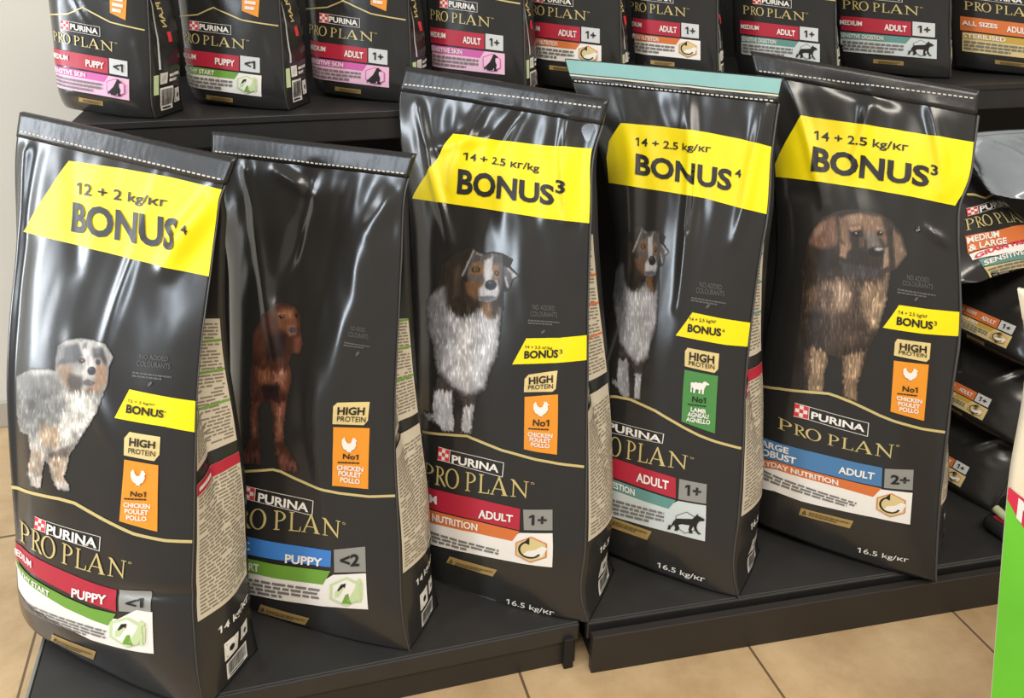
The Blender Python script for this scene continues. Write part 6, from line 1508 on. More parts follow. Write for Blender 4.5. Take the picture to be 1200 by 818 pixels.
{'name':'size_band','label':None,'prims':[['strip','red',0,
[[0.0047,0.2724],[0.1686,0.2723],[0.3301,0.2716],[0.4912,0.2706],[0.6514,0.269]],
[[-0.0027,0.1997],[0.1623,0.2008],[0.3245,0.2015],[0.4865,0.2015],[0.6472,0.2008]]]],'sub':[
{'name':'lettering','label':None,'prims':[['text','white',1,'MEDIUM',0.03,
[[0.021,0.2532],[0.2122,0.2533],[0.2102,0.2296],[0.0186,0.229]]]],'sub':[]},
{'name':'lettering','label':None,'prims':[['text','white',1,'ADULT',0.03,
[[0.4101,0.2496],[0.6111,0.2482],[0.6092,0.2178],[0.4077,0.2187]]]],'sub':[]}]},
{'name':'age_badge','label':None,'prims':[['poly','silver2',0,
[[0.6645,0.2718],[0.8652,0.2687],[0.8622,0.2015],[0.6606,0.2038]]]],'sub':[
{'name':'lettering','label':None,'prims':[['text','ink',1,'1+',0.03,
[[0.7117,0.2547],[0.8211,0.2531],[0.8194,0.2187],[0.7098,0.22]]]],'sub':[]}]},
{'name':'benefit_label','label':None,'prims':[['strip','pale',0,
[[0.0142,0.1916],[0.2329,0.1933],[0.4495,0.1938],[0.6641,0.1931],[0.8791,0.1907]],
[[0.0001,0.0899],[0.221,0.0943],[0.4393,0.0969],[0.6555,0.0979],[0.8717,0.0969]]]],'sub':[
{'name':'fine_print','label':None,'prims':[['dash','grey',1,3,28,0.8,
[[0.0307,0.152],[0.5776,0.1566],[0.5728,0.107],[0.0197,0.1002]]]],'sub':[]},
{'name':'dog_emblem','label':None,'prims':[['icon','wolf',1,
[[0.6155,0.1872],[0.8522,0.1851],[0.8456,0.1033],[0.6077,0.104]]]],'sub':[]}]},
{'name':'benefit_band','label':None,'prims':[['strip','teal',1,
[[0.0142,0.1916],[0.1745,0.193],[0.3326,0.1937],[0.4902,0.1938],[0.6466,0.1932]],
[[0.0097,0.1574],[0.1585,0.1592],[0.3046,0.1605],[0.4506,0.1612],[0.5956,0.1612]]]],'sub':[
{'name':'lettering','label':None,'prims':[['text','white',2,'SENSITIVE DIGESTION',0.02,
[[0.0226,0.1869],[0.3961,0.1891],[0.3938,0.1673],[0.0196,0.164]]]],'sub':[]}]},
{'name':'gold_tag','label':None,'prims':[['poly','bronze',0,
[[0.2898,0.0696],[0.57,0.0726],[0.5693,0.052],[0.2882,0.0484]]]],'sub':[
{'name':'lettering','label':None,'prims':[['dash','inkbrown',1,2,5,0.9,
[[0.3387,0.0671],[0.5434,0.0693],[0.5428,0.055],[0.3378,0.0525]]]],'sub':[]}]}],'org':[-0.1128,0.045,0]},'9':{'R':[[0,0],[0.3,-0.031],[0.6,-0.0516],[0.9,-0.0528],[1,-0.0488]],'L':[[0,-0.2447],[0.3,-0.2797],[0.6,-0.3043],[0.9,-0.3115],[1,-0.3135]],'vR':0.42,'vL':0.42,'v0':0.012,'lam':0.1047,'psi':0.576,'p0':[1.7389,1.5342,0.905],'d':0.082,'bul':0.014,'curl':0.022,'wr':0.0022,'seed':69,'gb':0.007,'foot':0.012,'folds':[[0.15,0.95,0.25,0.55,0.03,0.005],[0.8,0.95,0.7,0.5,0.03,0.005],[0.35,0.5,0.5,0.38,0.03,0.0025],[0.9,0.3,0.98,0.1,0.03,0.003]],'parts':[
{'name':'gold_trim','label':None,'prims':[['strip','gold',0,
[[0.0193,0.416],[0.261,0.4294],[0.4079,0.4625],[0.5377,0.4378],[0.6771,0.4111],[0.8546,0.3988],[0.997,0.3894]],
[[0.0195,0.4098],[0.2624,0.4235],[0.4079,0.4566],[0.5346,0.4322],[0.6751,0.4054],[0.8535,0.393],[0.997,0.3836]]]],'sub':[]},
{'name':'ingredient_label','label':None,'prims':[['poly','orange',0,
[[0.6562,0.5522],[0.8282,0.5429],[0.8236,0.4216],[0.6715,0.4488]]]],'sub':[
{'name':'lettering','label':None,'prims':[['dash','white',1,3,12,0.95,
[[0.6897,0.5218],[0.7932,0.5167],[0.8015,0.4454],[0.6987,0.4504]]]],'sub':[]}]},
{'name':'brand_logo','label':None,'prims':[['icon','checker',0,
[[0.1895,0.3996],[0.2698,0.3962],[0.2695,0.354],[0.1889,0.357]]],['icon','frame',0,
[[0.2698,0.3962],[0.5736,0.3837],[0.5747,0.3425],[0.2695,0.354]]],['text','white',1,'PURINA',0.03,
[[0.2816,0.3867],[0.5542,0.3757],[0.5547,0.3506],[0.2814,0.3611]]],['proplan','gold',1,
[[0.0976,0.3472],[0.7099,0.3239],[0.7111,0.2827],[0.0959,0.3037]],None]],'sub':[]},
{'name':'size_band','label':None,'prims':[['strip','orange2',0,
[[0.0671,0.2687],[0.2062,0.2644],[0.3526,0.2602],[0.5002,0.2558],[0.6473,0.251]],
[[0.0603,0.1974],[0.2004,0.1946],[0.3481,0.1914],[0.4967,0.1878],[0.6446,0.1837]]]],'sub':[
{'name':'lettering','label':None,'prims':[['text','white',1,'ALL SIZES',0.03,
[[0.0804,0.2493],[0.3537,0.2419],[0.3523,0.219],[0.0782,0.2257]]]],'sub':[]},
{'name':'lettering','label':None,'prims':[['text','white',1,'ADULT',0.03,
[[0.4259,0.2368],[0.6106,0.2313],[0.6092,0.2013],[0.4241,0.2064]]]],'sub':[]}]},
{'name':'age_badge','label':None,'prims':[['poly','silver2',0,
[[0.6593,0.2535],[0.8452,0.2467],[0.8443,0.1802],[0.6569,0.1863]]]],'sub':[
{'name':'lettering','label':None,'prims':[['text','ink',1,'1+',0.03,
[[0.7031,0.2357],[0.8043,0.2321],[0.8036,0.198],[0.7021,0.2014]]]],'sub':[]}]},
{'name':'benefit_label','label':None,'prims':[['strip','sand',0,
[[0.0743,0.1892],[0.2646,0.1855],[0.4629,0.181],[0.6604,0.1757],[0.8605,0.1692]],
[[0.0618,0.0896],[0.2542,0.0885],[0.4553,0.0857],[0.6561,0.0818],[0.8582,0.0763]]]],'sub':[
{'name':'fine_print','label':None,'prims':[['dash','grey',1,3,29,0.8,
[[0.0846,0.1507],[0.5814,0.1415],[0.5787,0.0927],[0.0782,0.0993]]]],'sub':[]},
{'name':'round_arrow_emblem','label':None,'prims':[['icon','everyday',1,
[[0.6156,0.171],[0.8354,0.1641],[0.833,0.0831],[0.6113,0.0889]]]],'sub':[]}]},
{'name':'benefit_band','label':None,'prims':[['strip','ochre',1,
[[0.0743,0.1892],[0.2115,0.1865],[0.3555,0.1835],[0.5002,0.1801],[0.6442,0.1762]],
[[0.0702,0.1557],[0.1969,0.1539],[0.33,0.1516],[0.4643,0.1488],[0.5978,0.1457]]]],'sub':[
{'name':'lettering','label':None,'prims':[['text','white',2,'STERILISED',0.02,
[[0.0812,0.1843],[0.4138,0.1776],[0.4119,0.1561],[0.0785,0.162]]]],'sub':[]}]},
{'name':'gold_tag','label':None,'prims':[['poly','bronze',0,
[[0.3188,0.0625],[0.5789,0.0587],[0.5809,0.0384],[0.3193,0.0418]]]],'sub':[
{'name':'lettering','label':None,'prims':[['dash','inkbrown',1,2,5,0.9,
[[0.3644,0.0588],[0.5544,0.0561],[0.5557,0.042],[0.365,0.0445]]]],'sub':[]}]}],'org':[-0.1224,0.045,0]}},'extra':{'large':{'R':[[0,0],[0.3,0],[0.6,-0.004],[1,-0.004]],'L':[[0,-0.3],[0.3,-0.304],[0.6,-0.304],[1,-0.3]],'vR':0.36,'vL':0.36,'v0':0.01,'lam':1.0821,'psi':-0.2443,'p0':[1.5399,1.2672,0.6],'d':0.12,'bul':0.03,'curl':0.02,'wr':0.004,'seed':81,'gb':0.01,'foot':0.012,'folds':[[0.2,0.9,0.4,0.5,0.04,0.006],[0.8,0.9,0.6,0.5,0.04,0.006]],'org':[-0.15,0.06,0],'parts':[
{'name':'gold_trim','label':None,'prims':[['strip','gold',0,
[[0.5593,0.5311],[0.6997,0.4802],[0.997,0.5435],[0.997,0.472],[0.997,0.4024]],
[[0.5365,0.5174],[0.6752,0.464],[0.997,0.529],[0.997,0.4585],[0.997,0.3887]]]],'sub':[]},
{'name':'brand_logo','label':None,'prims':[['icon','checker',0,
[[0.4112,0.4266],[0.5227,0.4254],[0.4648,0.3729],[0.3635,0.3743]]],['icon','frame',0,
[[0.5227,0.4254],[0.997,0.4677],[0.997,0.4044],[0.4648,0.3729]]],['text','white',1,'PURINA',0.03,
[[0.5341,0.4175],[0.997,0.4594],[0.997,0.4133],[0.488,0.3771]]],['proplan','gold',1,
[[0.3181,0.3591],[0.997,0.3458],[0.997,0.2574],[0.2568,0.2894]],None]],'sub':[]},
{'name':'size_band','label':None,'prims':[['strip','orange2',0,
[[0.2173,0.2597],[0.4698,0.2342],[0.8264,0.246],[0.997,0.2584]],
[[0.1473,0.1608],[0.3503,0.1378],[0.6356,0.1328],[0.997,0.1639]]]],'sub':[
{'name':'lettering','label':None,'prims':[['text','white',1,'MEDIUM',0.03,
[[0.2135,0.2477],[0.4836,0.2287],[0.4383,0.1873],[0.1848,0.2093]]]],'sub':[]},
{'name':'lettering','label':None,'prims':[['text','white',1,'& LARGE',0.03,
[[0.1811,0.2002],[0.4928,0.176],[0.448,0.1352],[0.1545,0.1642]]]],'sub':[]}]},
{'name':'recipe_band','label':None,'prims':[['strip','white',0,
[[0.1503,0.1536],[0.3455,0.1337],[0.6273,0.1265],[0.997,0.155]],
[[0.1427,0.1156],[0.2986,0.0898],[0.5709,0.0791],[0.997,0.1028]]]],'sub':[
{'name':'lettering','label':None,'prims':[['text','crimson',1,'GRAIN FREE RECIPE',0.03,
[[0.1688,0.1378],[0.997,0.1396],[0.997,0.1129],[0.156,0.1128]]]],'sub':[]}]},
{'name':'benefit_band','label':None,'prims':[['strip','teal',0,
[[0.1712,0.1001],[0.2938,0.0845],[0.5664,0.0739],[0.997,0.0942]],
[[0.1729,0.06],[0.2714,0.0492],[0.5472,0.0394],[0.997,0.0505]]]],'sub':[
{'name':'lettering','label':None,'prims':[['text','white',1,'SENSITIVE DIGESTION',0.03,
[[0.1888,0.0855],[0.997,0.0774],[0.997,0.0536],[0.1815,0.0625]]]],'sub':[]}]},
{'name':'benefit_label','label':None,'prims':[['strip','sand',0,
[[0.1756,0.0555],[0.2702,0.0462],[0.5463,0.0364],[0.997,0.0433]],
[[0.2176,-0.0124],[0.2969,-0.0187],[0.5504,-0.0286],[0.997,-0.0424]]]],'sub':[
{'name':'fine_print','label':None,'prims':[['dash','grey',1,4,7,0.75,
[[0.1908,0.0442],[0.997,0.028],[0.997,-0.0317],[0.2477,-0.0089]]]],'sub':[]}]}]},'stack0':{'R':[[0,0],[0.3,0],[0.6,-0.004],[1,-0.004]],'L':[[0,-0.25],[0.3,-0.254],[0.6,-0.254],[1,-0.25]],'vR':0.182,'vL':0.182,'v0':0.01,'lam':0.4887,'psi':1.3265,'p0':[1.3723,1.1101,0.1],'d':0.34,'bul':0.022,'curl':0.02,'wr':0.003,'seed':90,'gb':0.012,'foot':0.012,'folds':[[0.2,0.9,0.4,0.5,0.04,0.006],[0.8,0.9,0.6,0.5,0.04,0.006]],'org':[-0.125,0.17,0],'parts':[
{'name':'size_band','label':None,'prims':[['strip','orange2',0,
[[0.2,0.3576],[0.2955,0.3576],[0.3911,0.3576],[0.4867,0.3576],[0.5822,0.3576]],
[[0.2,0.2541],[0.2955,0.2541],[0.3911,0.2541],[0.4867,0.2541],[0.5822,0.2541]]]],'sub':[
{'name':'lettering','label':None,'prims':[['text','white',1,'ALL SIZES',0.03,
[[0.2104,0.33],[0.3924,0.33],[0.3924,0.2955],[0.2104,0.2955]]]],'sub':[]},
{'name':'lettering','label':None,'prims':[['text','white',1,'ADULT',0.03,
[[0.4392,0.3254],[0.5588,0.3254],[0.5588,0.2794],[0.4392,0.2794]]]],'sub':[]}]},
{'name':'age_badge','label':None,'prims':[['poly','silver2',0,
[[0.59,0.3622],[0.7096,0.3622],[0.7096,0.2587],[0.59,0.2587]]]],'sub':[
{'name':'lettering','label':None,'prims':[['text','ink',1,'1+',0.03,
[[0.6186,0.3369],[0.6836,0.3369],[0.6836,0.284],[0.6186,0.284]]]],'sub':[]}]},
{'name':'benefit_label','label':None,'prims':[['strip','sand',0,
[[0.2104,0.2426],[0.3378,0.2426],[0.4652,0.2426],[0.5926,0.2426],[0.72,0.2426]],
[[0.2104,0.1],[0.3378,0.1],[0.4652,0.1],[0.5926,0.1],[0.72,0.1]]]],'sub':[
{'name':'fine_print','label':None,'prims':[['dash','grey',1,3,29,0.8,
[[0.2208,0.1874],[0.5432,0.1874],[0.5432,0.1138],[0.2208,0.1138]]]],'sub':[]},
{'name':'round_arrow_emblem','label':None,'prims':[['icon','everyday',1,
[[0.564,0.2334],[0.7044,0.2334],[0.7044,0.1092],[0.564,0.1092]]]],'sub':[]}]},
{'name':'benefit_band','label':None,'prims':[['strip','ochre',1,
[[0.2104,0.2426],[0.3034,0.2426],[0.3963,0.2426],[0.4893,0.2426],[0.5822,0.2426]],
[[0.2104,0.1943],[0.2962,0.1943],[0.382,0.1943],[0.4678,0.1943],[0.5536,0.1943]]]],'sub':[
{'name':'lettering','label':None,'prims':[['text','white',2,'STERILISED',0.02,
[[0.2156,0.2357],[0.434,0.2357],[0.434,0.2035],[0.2156,0.2035]]]],'sub':[]}]},
{'name':'gold_tag','label':None,'prims':[['poly','bronze',0,
[[0.3794,0.0632],[0.5432,0.0632],[0.5432,0.0333],[0.3794,0.0333]]]],'sub':[
{'name':'lettering','label':None,'prims':[['dash','inkbrown',1,2,5,0.9,
[[0.408,0.0586],[0.5276,0.0586],[0.5276,0.0379],[0.408,0.0379]]]],'sub':[]}]}]},'stack1':{'R':[[0,0],[0.3,0],[0.6,-0.004],[1,-0.004]],'L':[[0,-0.25],[0.3,-0.254],[0.6,-0.254],[1,-0.25]],'vR':0.182,'vL':0.182,'v0':0.01,'lam':0.4887,'psi':1.3265,'p0':[1.3843,1.1161,0.265],'d':0.34,'bul':0.022,'curl':0.02,'wr':0.003,'seed':91,'gb':0.012,'foot':0.012,'folds':[[0.2,0.9,0.4,0.5,0.04,0.006],[0.8,0.9,0.6,0.5,0.04,0.006]],'org':[-0.125,0.17,0],'parts':[
{'name':'size_band','label':None,'prims':[['strip','orange2',0,
[[0.2,0.3576],[0.2955,0.3576],[0.3911,0.3576],[0.4867,0.3576],[0.5822,0.3576]],
[[0.2,0.2541],[0.2955,0.2541],[0.3911,0.2541],[0.4867,0.2541],[0.5822,0.2541]]]],'sub':[
{'name':'lettering','label':None,'prims':[['text','white',1,'ALL SIZES',0.03,
[[0.2104,0.33],[0.3924,0.33],[0.3924,0.2955],[0.2104,0.2955]]]],'sub':[]},
{'name':'lettering','label':None,'prims':[['text','white',1,'ADULT',0.03,
[[0.4392,0.3254],[0.5588,0.3254],[0.5588,0.2794],[0.4392,0.2794]]]],'sub':[]}]},
{'name':'age_badge','label':None,'prims':[['poly','silver2',0,
[[0.59,0.3622],[0.7096,0.3622],[0.7096,0.2587],[0.59,0.2587]]]],'sub':[
{'name':'lettering','label':None,'prims':[['text','ink',1,'1+',0.03,
[[0.6186,0.3369],[0.6836,0.3369],[0.6836,0.284],[0.6186,0.284]]]],'sub':[]}]},
{'name':'benefit_label','label':None,'prims':[['strip','sand',0,
[[0.2104,0.2426],[0.3378,0.2426],[0.4652,0.2426],[0.5926,0.2426],[0.72,0.2426]],
[[0.2104,0.1],[0.3378,0.1],[0.4652,0.1],[0.5926,0.1],[0.72,0.1]]]],'sub':[
{'name':'fine_print','label':None,'prims':[['dash','grey',1,3,29,0.8,
[[0.2208,0.1874],[0.5432,0.1874],[0.5432,0.1138],[0.2208,0.1138]]]],'sub':[]},
{'name':'round_arrow_emblem','label':None,'prims':[['icon','everyday',1,
[[0.564,0.2334],[0.7044,0.2334],[0.7044,0.1092],[0.564,0.1092]]]],'sub':[]}]},
{'name':'benefit_band','label':None,'prims':[['strip','ochre',1,
[[0.2104,0.2426],[0.3034,0.2426],[0.3963,0.2426],[0.4893,0.2426],[0.5822,0.2426]],
[[0.2104,0.1943],[0.2962,0.1943],[0.382,0.1943],[0.4678,0.1943],[0.5536,0.1943]]]],'sub':[
{'name':'lettering','label':None,'prims':[['text','white',2,'STERILISED',0.02,
[[0.2156,0.2357],[0.434,0.2357],[0.434,0.2035],[0.2156,0.2035]]]],'sub':[]}]},
{'name':'gold_tag','label':None,'prims':[['poly','bronze',0,
[[0.3794,0.0632],[0.5432,0.0632],[0.5432,0.0333],[0.3794,0.0333]]]],'sub':[
{'name':'lettering','label':None,'prims':[['dash','inkbrown',1,2,5,0.9,
[[0.408,0.0586],[0.5276,0.0586],[0.5276,0.0379],[0.408,0.0379]]]],'sub':[]}]}]},'stack2':{'R':[[0,0],[0.3,0],[0.6,-0.004],[1,-0.004]],'L':[[0,-0.25],[0.3,-0.254],[0.6,-0.254],[1,-0.25]],'vR':0.182,'vL':0.182,'v0':0.01,'lam':0.4887,'psi':1.3265,'p0':[1.3963,1.1221,0.43],'d':0.34,'bul':0.022,'curl':0.02,'wr':0.003,'seed':92,'gb':0.012,'foot':0.012,'folds':[[0.2,0.9,0.4,0.5,0.04,0.006],[0.8,0.9,0.6,0.5,0.04,0.006]],'org':[-0.125,0.17,0],'parts':[
{'name':'size_band','label':None,'prims':[['strip','orange2',0,
[[0.2,0.3576],[0.2955,0.3576],[0.3911,0.3576],[0.4867,0.3576],[0.5822,0.3576]],
[[0.2,0.2541],[0.2955,0.2541],[0.3911,0.2541],[0.4867,0.2541],[0.5822,0.2541]]]],'sub':[
{'name':'lettering','label':None,'prims':[['text','white',1,'ALL SIZES',0.03,
[[0.2104,0.33],[0.3924,0.33],[0.3924,0.2955],[0.2104,0.2955]]]],'sub':[]},
{'name':'lettering','label':None,'prims':[['text','white',1,'ADULT',0.03,
[[0.4392,0.3254],[0.5588,0.3254],[0.5588,0.2794],[0.4392,0.2794]]]],'sub':[]}]},
{'name':'age_badge','label':None,'prims':[['poly','silver2',0,
[[0.59,0.3622],[0.7096,0.3622],[0.7096,0.2587],[0.59,0.2587]]]],'sub':[
{'name':'lettering','label':None,'prims':[['text','ink',1,'1+',0.03,
[[0.6186,0.3369],[0.6836,0.3369],[0.6836,0.284],[0.6186,0.284]]]],'sub':[]}]},
{'name':'benefit_label','label':None,'prims':[['strip','sand',0,
[[0.2104,0.2426],[0.3378,0.2426],[0.4652,0.2426],[0.5926,0.2426],[0.72,0.2426]],
[[0.2104,0.1],[0.3378,0.1],[0.4652,0.1],[0.5926,0.1],[0.72,0.1]]]],'sub':[
{'name':'fine_print','label':None,'prims':[['dash','grey',1,3,29,0.8,
[[0.2208,0.1874],[0.5432,0.1874],[0.5432,0.1138],[0.2208,0.1138]]]],'sub':[]},
{'name':'round_arrow_emblem','label':None,'prims':[['icon','everyday',1,
[[0.564,0.2334],[0.7044,0.2334],[0.7044,0.1092],[0.564,0.1092]]]],'sub':[]}]},
{'name':'benefit_band','label':None,'prims':[['strip','ochre',1,
[[0.2104,0.2426],[0.3034,0.2426],[0.3963,0.2426],[0.4893,0.2426],[0.5822,0.2426]],
[[0.2104,0.1943],[0.2962,0.1943],[0.382,0.1943],[0.4678,0.1943],[0.5536,0.1943]]]],'sub':[
{'name':'lettering','label':None,'prims':[['text','white',2,'STERILISED',0.02,
[[0.2156,0.2357],[0.434,0.2357],[0.434,0.2035],[0.2156,0.2035]]]],'sub':[]}]},
{'name':'gold_tag','label':None,'prims':[['poly','bronze',0,
[[0.3794,0.0632],[0.5432,0.0632],[0.5432,0.0333],[0.3794,0.0333]]]],'sub':[
{'name':'lettering','label':None,'prims':[['dash','inkbrown',1,2,5,0.9,
[[0.408,0.0586],[0.5276,0.0586],[0.5276,0.0379],[0.408,0.0379]]]],'sub':[]}]}]},'silver':{'R':[[0,0],[0.3,0],[0.6,-0.004],[1,-0.004]],'L':[[0,-0.2],[0.3,-0.204],[0.6,-0.204],[1,-0.2]],'vR':0.2,'vL':0.2,'v0':0.01,'lam':1.0821,'psi':0.0349,'p0':[1.6016,1.2776,0.7277],'d':0.03,'bul':0.012,'curl':0.02,'wr':0.004,'seed':97,'gb':0.01,'foot':0.012,'folds':[[0.2,0.9,0.4,0.5,0.04,0.006],[0.8,0.9,0.6,0.5,0.04,0.006]],'org':[-0.1,0.015,0],'parts':[]},'front':{'R':[[0,0],[0.3,0],[0.6,0],[1,0]],'L':[[0,-0.3047],[0.2343,-0.34],[0.6711,-0.4058],[0.9395,-0.442],[1,-0.462]],'vR':0.826,'vL':0.826,'v0':0.0,'lam':0.0,'psi':1.0123,'p0':[1.1148,0.3717,0.0],'d':0.08,'bul':0.02,'curl':0.0,'wr':0.002,'seed':99,'gb':-0.002,'foot':0.004,'folds':[[0.2,0.9,0.4,0.5,0.04,0.004]],'org':[-0.17,0.04,0],'parts':[
{'name':'lime_panel','label':'bright lime green lower panel','prims':[['strip','lime',0,
[[0.004,0.6459],[0.0318,0.6277],[0.0636,0.6094],[0.5,0.5494],[0.995,0.5294]],
[[0.004,0.004],[0.0318,0.004],[0.0636,0.004],[0.5,0.004],[0.995,0.004]]]],'sub':[]},
{'name':'crimson_swoosh','label':'crimson swoosh','prims':[['strip','crimson',1,
[[0.004,0.6687],[0.0318,0.6637],[0.0636,0.6588],[0.5,0.6288],[0.995,0.6188]],
[[0.004,0.6459],[0.0318,0.6277],[0.0636,0.6094],[0.5,0.5494],[0.995,0.5294]]]],'sub':[
{'name':'lettering','label':None,'prims':[['text','white',1,'N',0.03,
[[0.0394,0.6588],[0.1209,0.6468],[0.1209,0.5974],[0.0394,0.6214]]]],'sub':[]}]}]},'pouch':[[1.3304,1.0889,0.103],[1.3752,1.1024,0.103],[1.3571,1.0252,0.103],[1.438,1.139,0.103]]}}

# ---------------------------------------------------------------- the shop: floor, wall, shelving
def structure(o): o['kind'] = 'structure'; return o
def plane_box(name, lo, hi, mat, bevel=0.0, parent=None):
    bm = bmesh.new(); add_box(bm, lo, hi, bevel); return bm_obj(name, bm, mat, parent)
structure(plane_box('floor', (-4.5, -4.0, -0.05), (4.5, 2.35, 0.0), floor_material()))
structure(plane_box('wall_back', (-4.5, 2.25, 0.0), (4.5, 2.35, 3.1), M['plaster']))
structure(plane_box('baseboard_back', (-4.5, 2.235, 0.0), (4.5, 2.25, 0.075), M['skirt'], 0.003))

GA = -0.072
def g_empty(name, x, y, z=0.0, ga=None):
    if ga is not None: return empty(name, (x, y, z), (0, 0, ga))
    c, s = math.cos(GA), math.sin(GA)
    return empty(name, (0.439 + c*x - s*y, 1.026 + s*x + c*y, z), (0, 0, GA))

def base_unit(x0, x1, y0, label, left_cap=False, ky=0.0, ga=None):
    t = g_empty('base_shelf', x0, y0, 0.0, ga)
    tag(t, label, 'shelf', 'low base shelves under the big bags')
    L = x1 - x0
    bm = bmesh.new()
    add_box(bm, (0, .030, .072), (L, .86, .100), .003)
    add_box(bm, (0, .026, .060), (L, .040, .098), .003)
    bm_obj('deck', bm, M['shelf'], t)
    bm = bmesh.new(); add_box(bm, (.004, ky, 0.0), (L - .004, ky + .018, .088 if ky < .01 else .072), .002)
    bm_obj('kickboard', bm, M['kick'], t)
    for sx in (.012, L - .03):
        bm = bmesh.new(); add_box(bm, (sx, .018, 0), (sx + .018, .84, .072), .002)
        bm_obj('side_support', bm, M['dark'], t)
    if left_cap:
        bm = bmesh.new(); add_box(bm, (-.006, .02, .05), (.0, .86, .1015), .001)
        bm_obj('end_trim', bm, M['edge'], t)
    return t
base_unit(0.0, 1.70, 0.0, 'black base shelf with protruding kickboard under the two right-hand big bags')
base_unit(-0.494, 0.428, 1.046, 'black base shelf with pale metal end trim under the left big bags', True, .032, -0.018)

bk = g_empty('shelf_back', -0.76, 1.10)
tag(bk, 'dark metal back panel and uprights behind both shelves', 'shelving')
plane_box('back_panel', (0, 0, 0), (2.9, .02, 1.75), M['dark'], parent=bk)
for ux in (0.0, 0.95, 1.9, 2.86):
    plane_box('upright', (ux, -.03, 0), (ux + .04, 0.0, 1.75), M['shelf'], .002, bk)

up = g_empty('upper_shelf', -0.82, 0.592)
tag(up, 'black metal upper shelf carrying the row of small dog food bags', 'shelf')
bm = bmesh.new()
add_box(bm, (0, 0, .878), (2.95, .45, .904), .002)
bm_obj('shelf_board', bm, M['shelf'], up)
bm = bmesh.new(); add_box(bm, (0, -.006, .850), (2.95, .012, .9045), .003); add_box(bm, (0, -.010, .893), (2.95, -.004, .9045), .001)
bm_obj('front_lip', bm, M['shelf'], up)
for bx in (0.06, 0.95, 1.9, 2.85):
    bm = bmesh.new()
    vs = [(bx, .02, .878), (bx, .45, .878), (bx, .45, .77), (bx, .02, .855)]
    a = [bm.verts.new(v) for v in vs]; b = [bm.verts.new((v[0] + .006, v[1], v[2])) for v in vs]
    bm.faces.new(a[::-1]); bm.faces.new(b)
    for i in range(4): bm.faces.new((a[i], a[(i+1) % 4], b[(i+1) % 4], b[i]))
    bm_obj('bracket', bm, M['shelf'], up)

# ---------------------------------------------------------------- the five big bags
BIG = {
 '1': ('leftmost big black dog food bag, grey puppy picture and 12 + 2 kg banner', 'puppy', 0.98, None),
 '2': ('big black dog food bag without a yellow banner, with a red-brown puppy picture', 'setter', 1.0, None),
 '3': ('big black dog food bag with white-chested shepherd dog picture and orange chicken label', 'merle', 1.0, None),
 '4': ('big black dog food bag with teal top strip and green lamb label', 'merle', 0.86, (372, 10, 372, .79)),
 '5': ('big black dog food bag, rightmost of the big row, with shaggy brown dog picture', 'leonberger', 1.12, None)}
STITCH = {'1': (.966, .962), '2': (.962, .962), '3': (.968, .985), '4': (.958, .958), '5': (.962, .985)}
for k in '12345':
    B = DATA['big'][k]
    label, kind, mul, sq = BIG[k]
    root = place(B, 'dog_food_bag')
    tag(root, label, 'pet food bag', 'big bags of dog food in a row on the base shelf')
    front, side, org = bag_axes(B)
    surf = with_normals(front)
    build_body(B, root)
    seal = build_seal(B, root)
    build_stitching(B, seal, *STITCH[k])
    if k == '4':
        P = Print(surf, .42, .9, .012, .0024)
        n = 30
        for key, ta, tb in (('tealfilm', .972, .9985), ('creamline', .967, .970)):
            pts = [(i/n*.99 + .005, ta) for i in range(n + 1)] + [(i/n*.99 + .005, tb) for i in range(n + 1)]
            P.add(pts, [(i, i + 1, n + 2 + i, n + 1 + i) for i in range(n)], key, 0)
        o = P.build('opening_strip', seal); o['label'] = 'pale teal opening strip'
    build_edge_seal(B, root)
    build_parts(B['parts'], surf, .42, .9, root, .0055)
    build_side(B, int(k), root)
    if kind == 'merle' and k == '4':
        dog_picture(B, surf, kind, B['dog'], root, 30, mul, (372, 10, 372, .79))
    else:
        dog_picture(B, surf, kind, B['dog'], root, 20 + int(k), mul)

M['bead'] = pmat('clear_water', (235, 235, 235), 0.03, 0.5)
M['bead'].node_tree.nodes['Principled BSDF'].inputs['Transmission Weight'].default_value = 1.0
bm = bmesh.new(); bmesh.ops.create_uvsphere(bm, u_segments=20, v_segments=12, radius=1.0)
pt, nv = surf(np.array([.802]), np.array([.715]))
for v in bm.verts: v.co = Vector((v.co.x*.0062, v.co.y*.0026, v.co.z*.0062)) + Vector(pt[0]) + Vector(nv[0])*.0008
o = bm_obj('water_drop', bm, M['bead'], root, True); o['label'] = 'clear water drop'

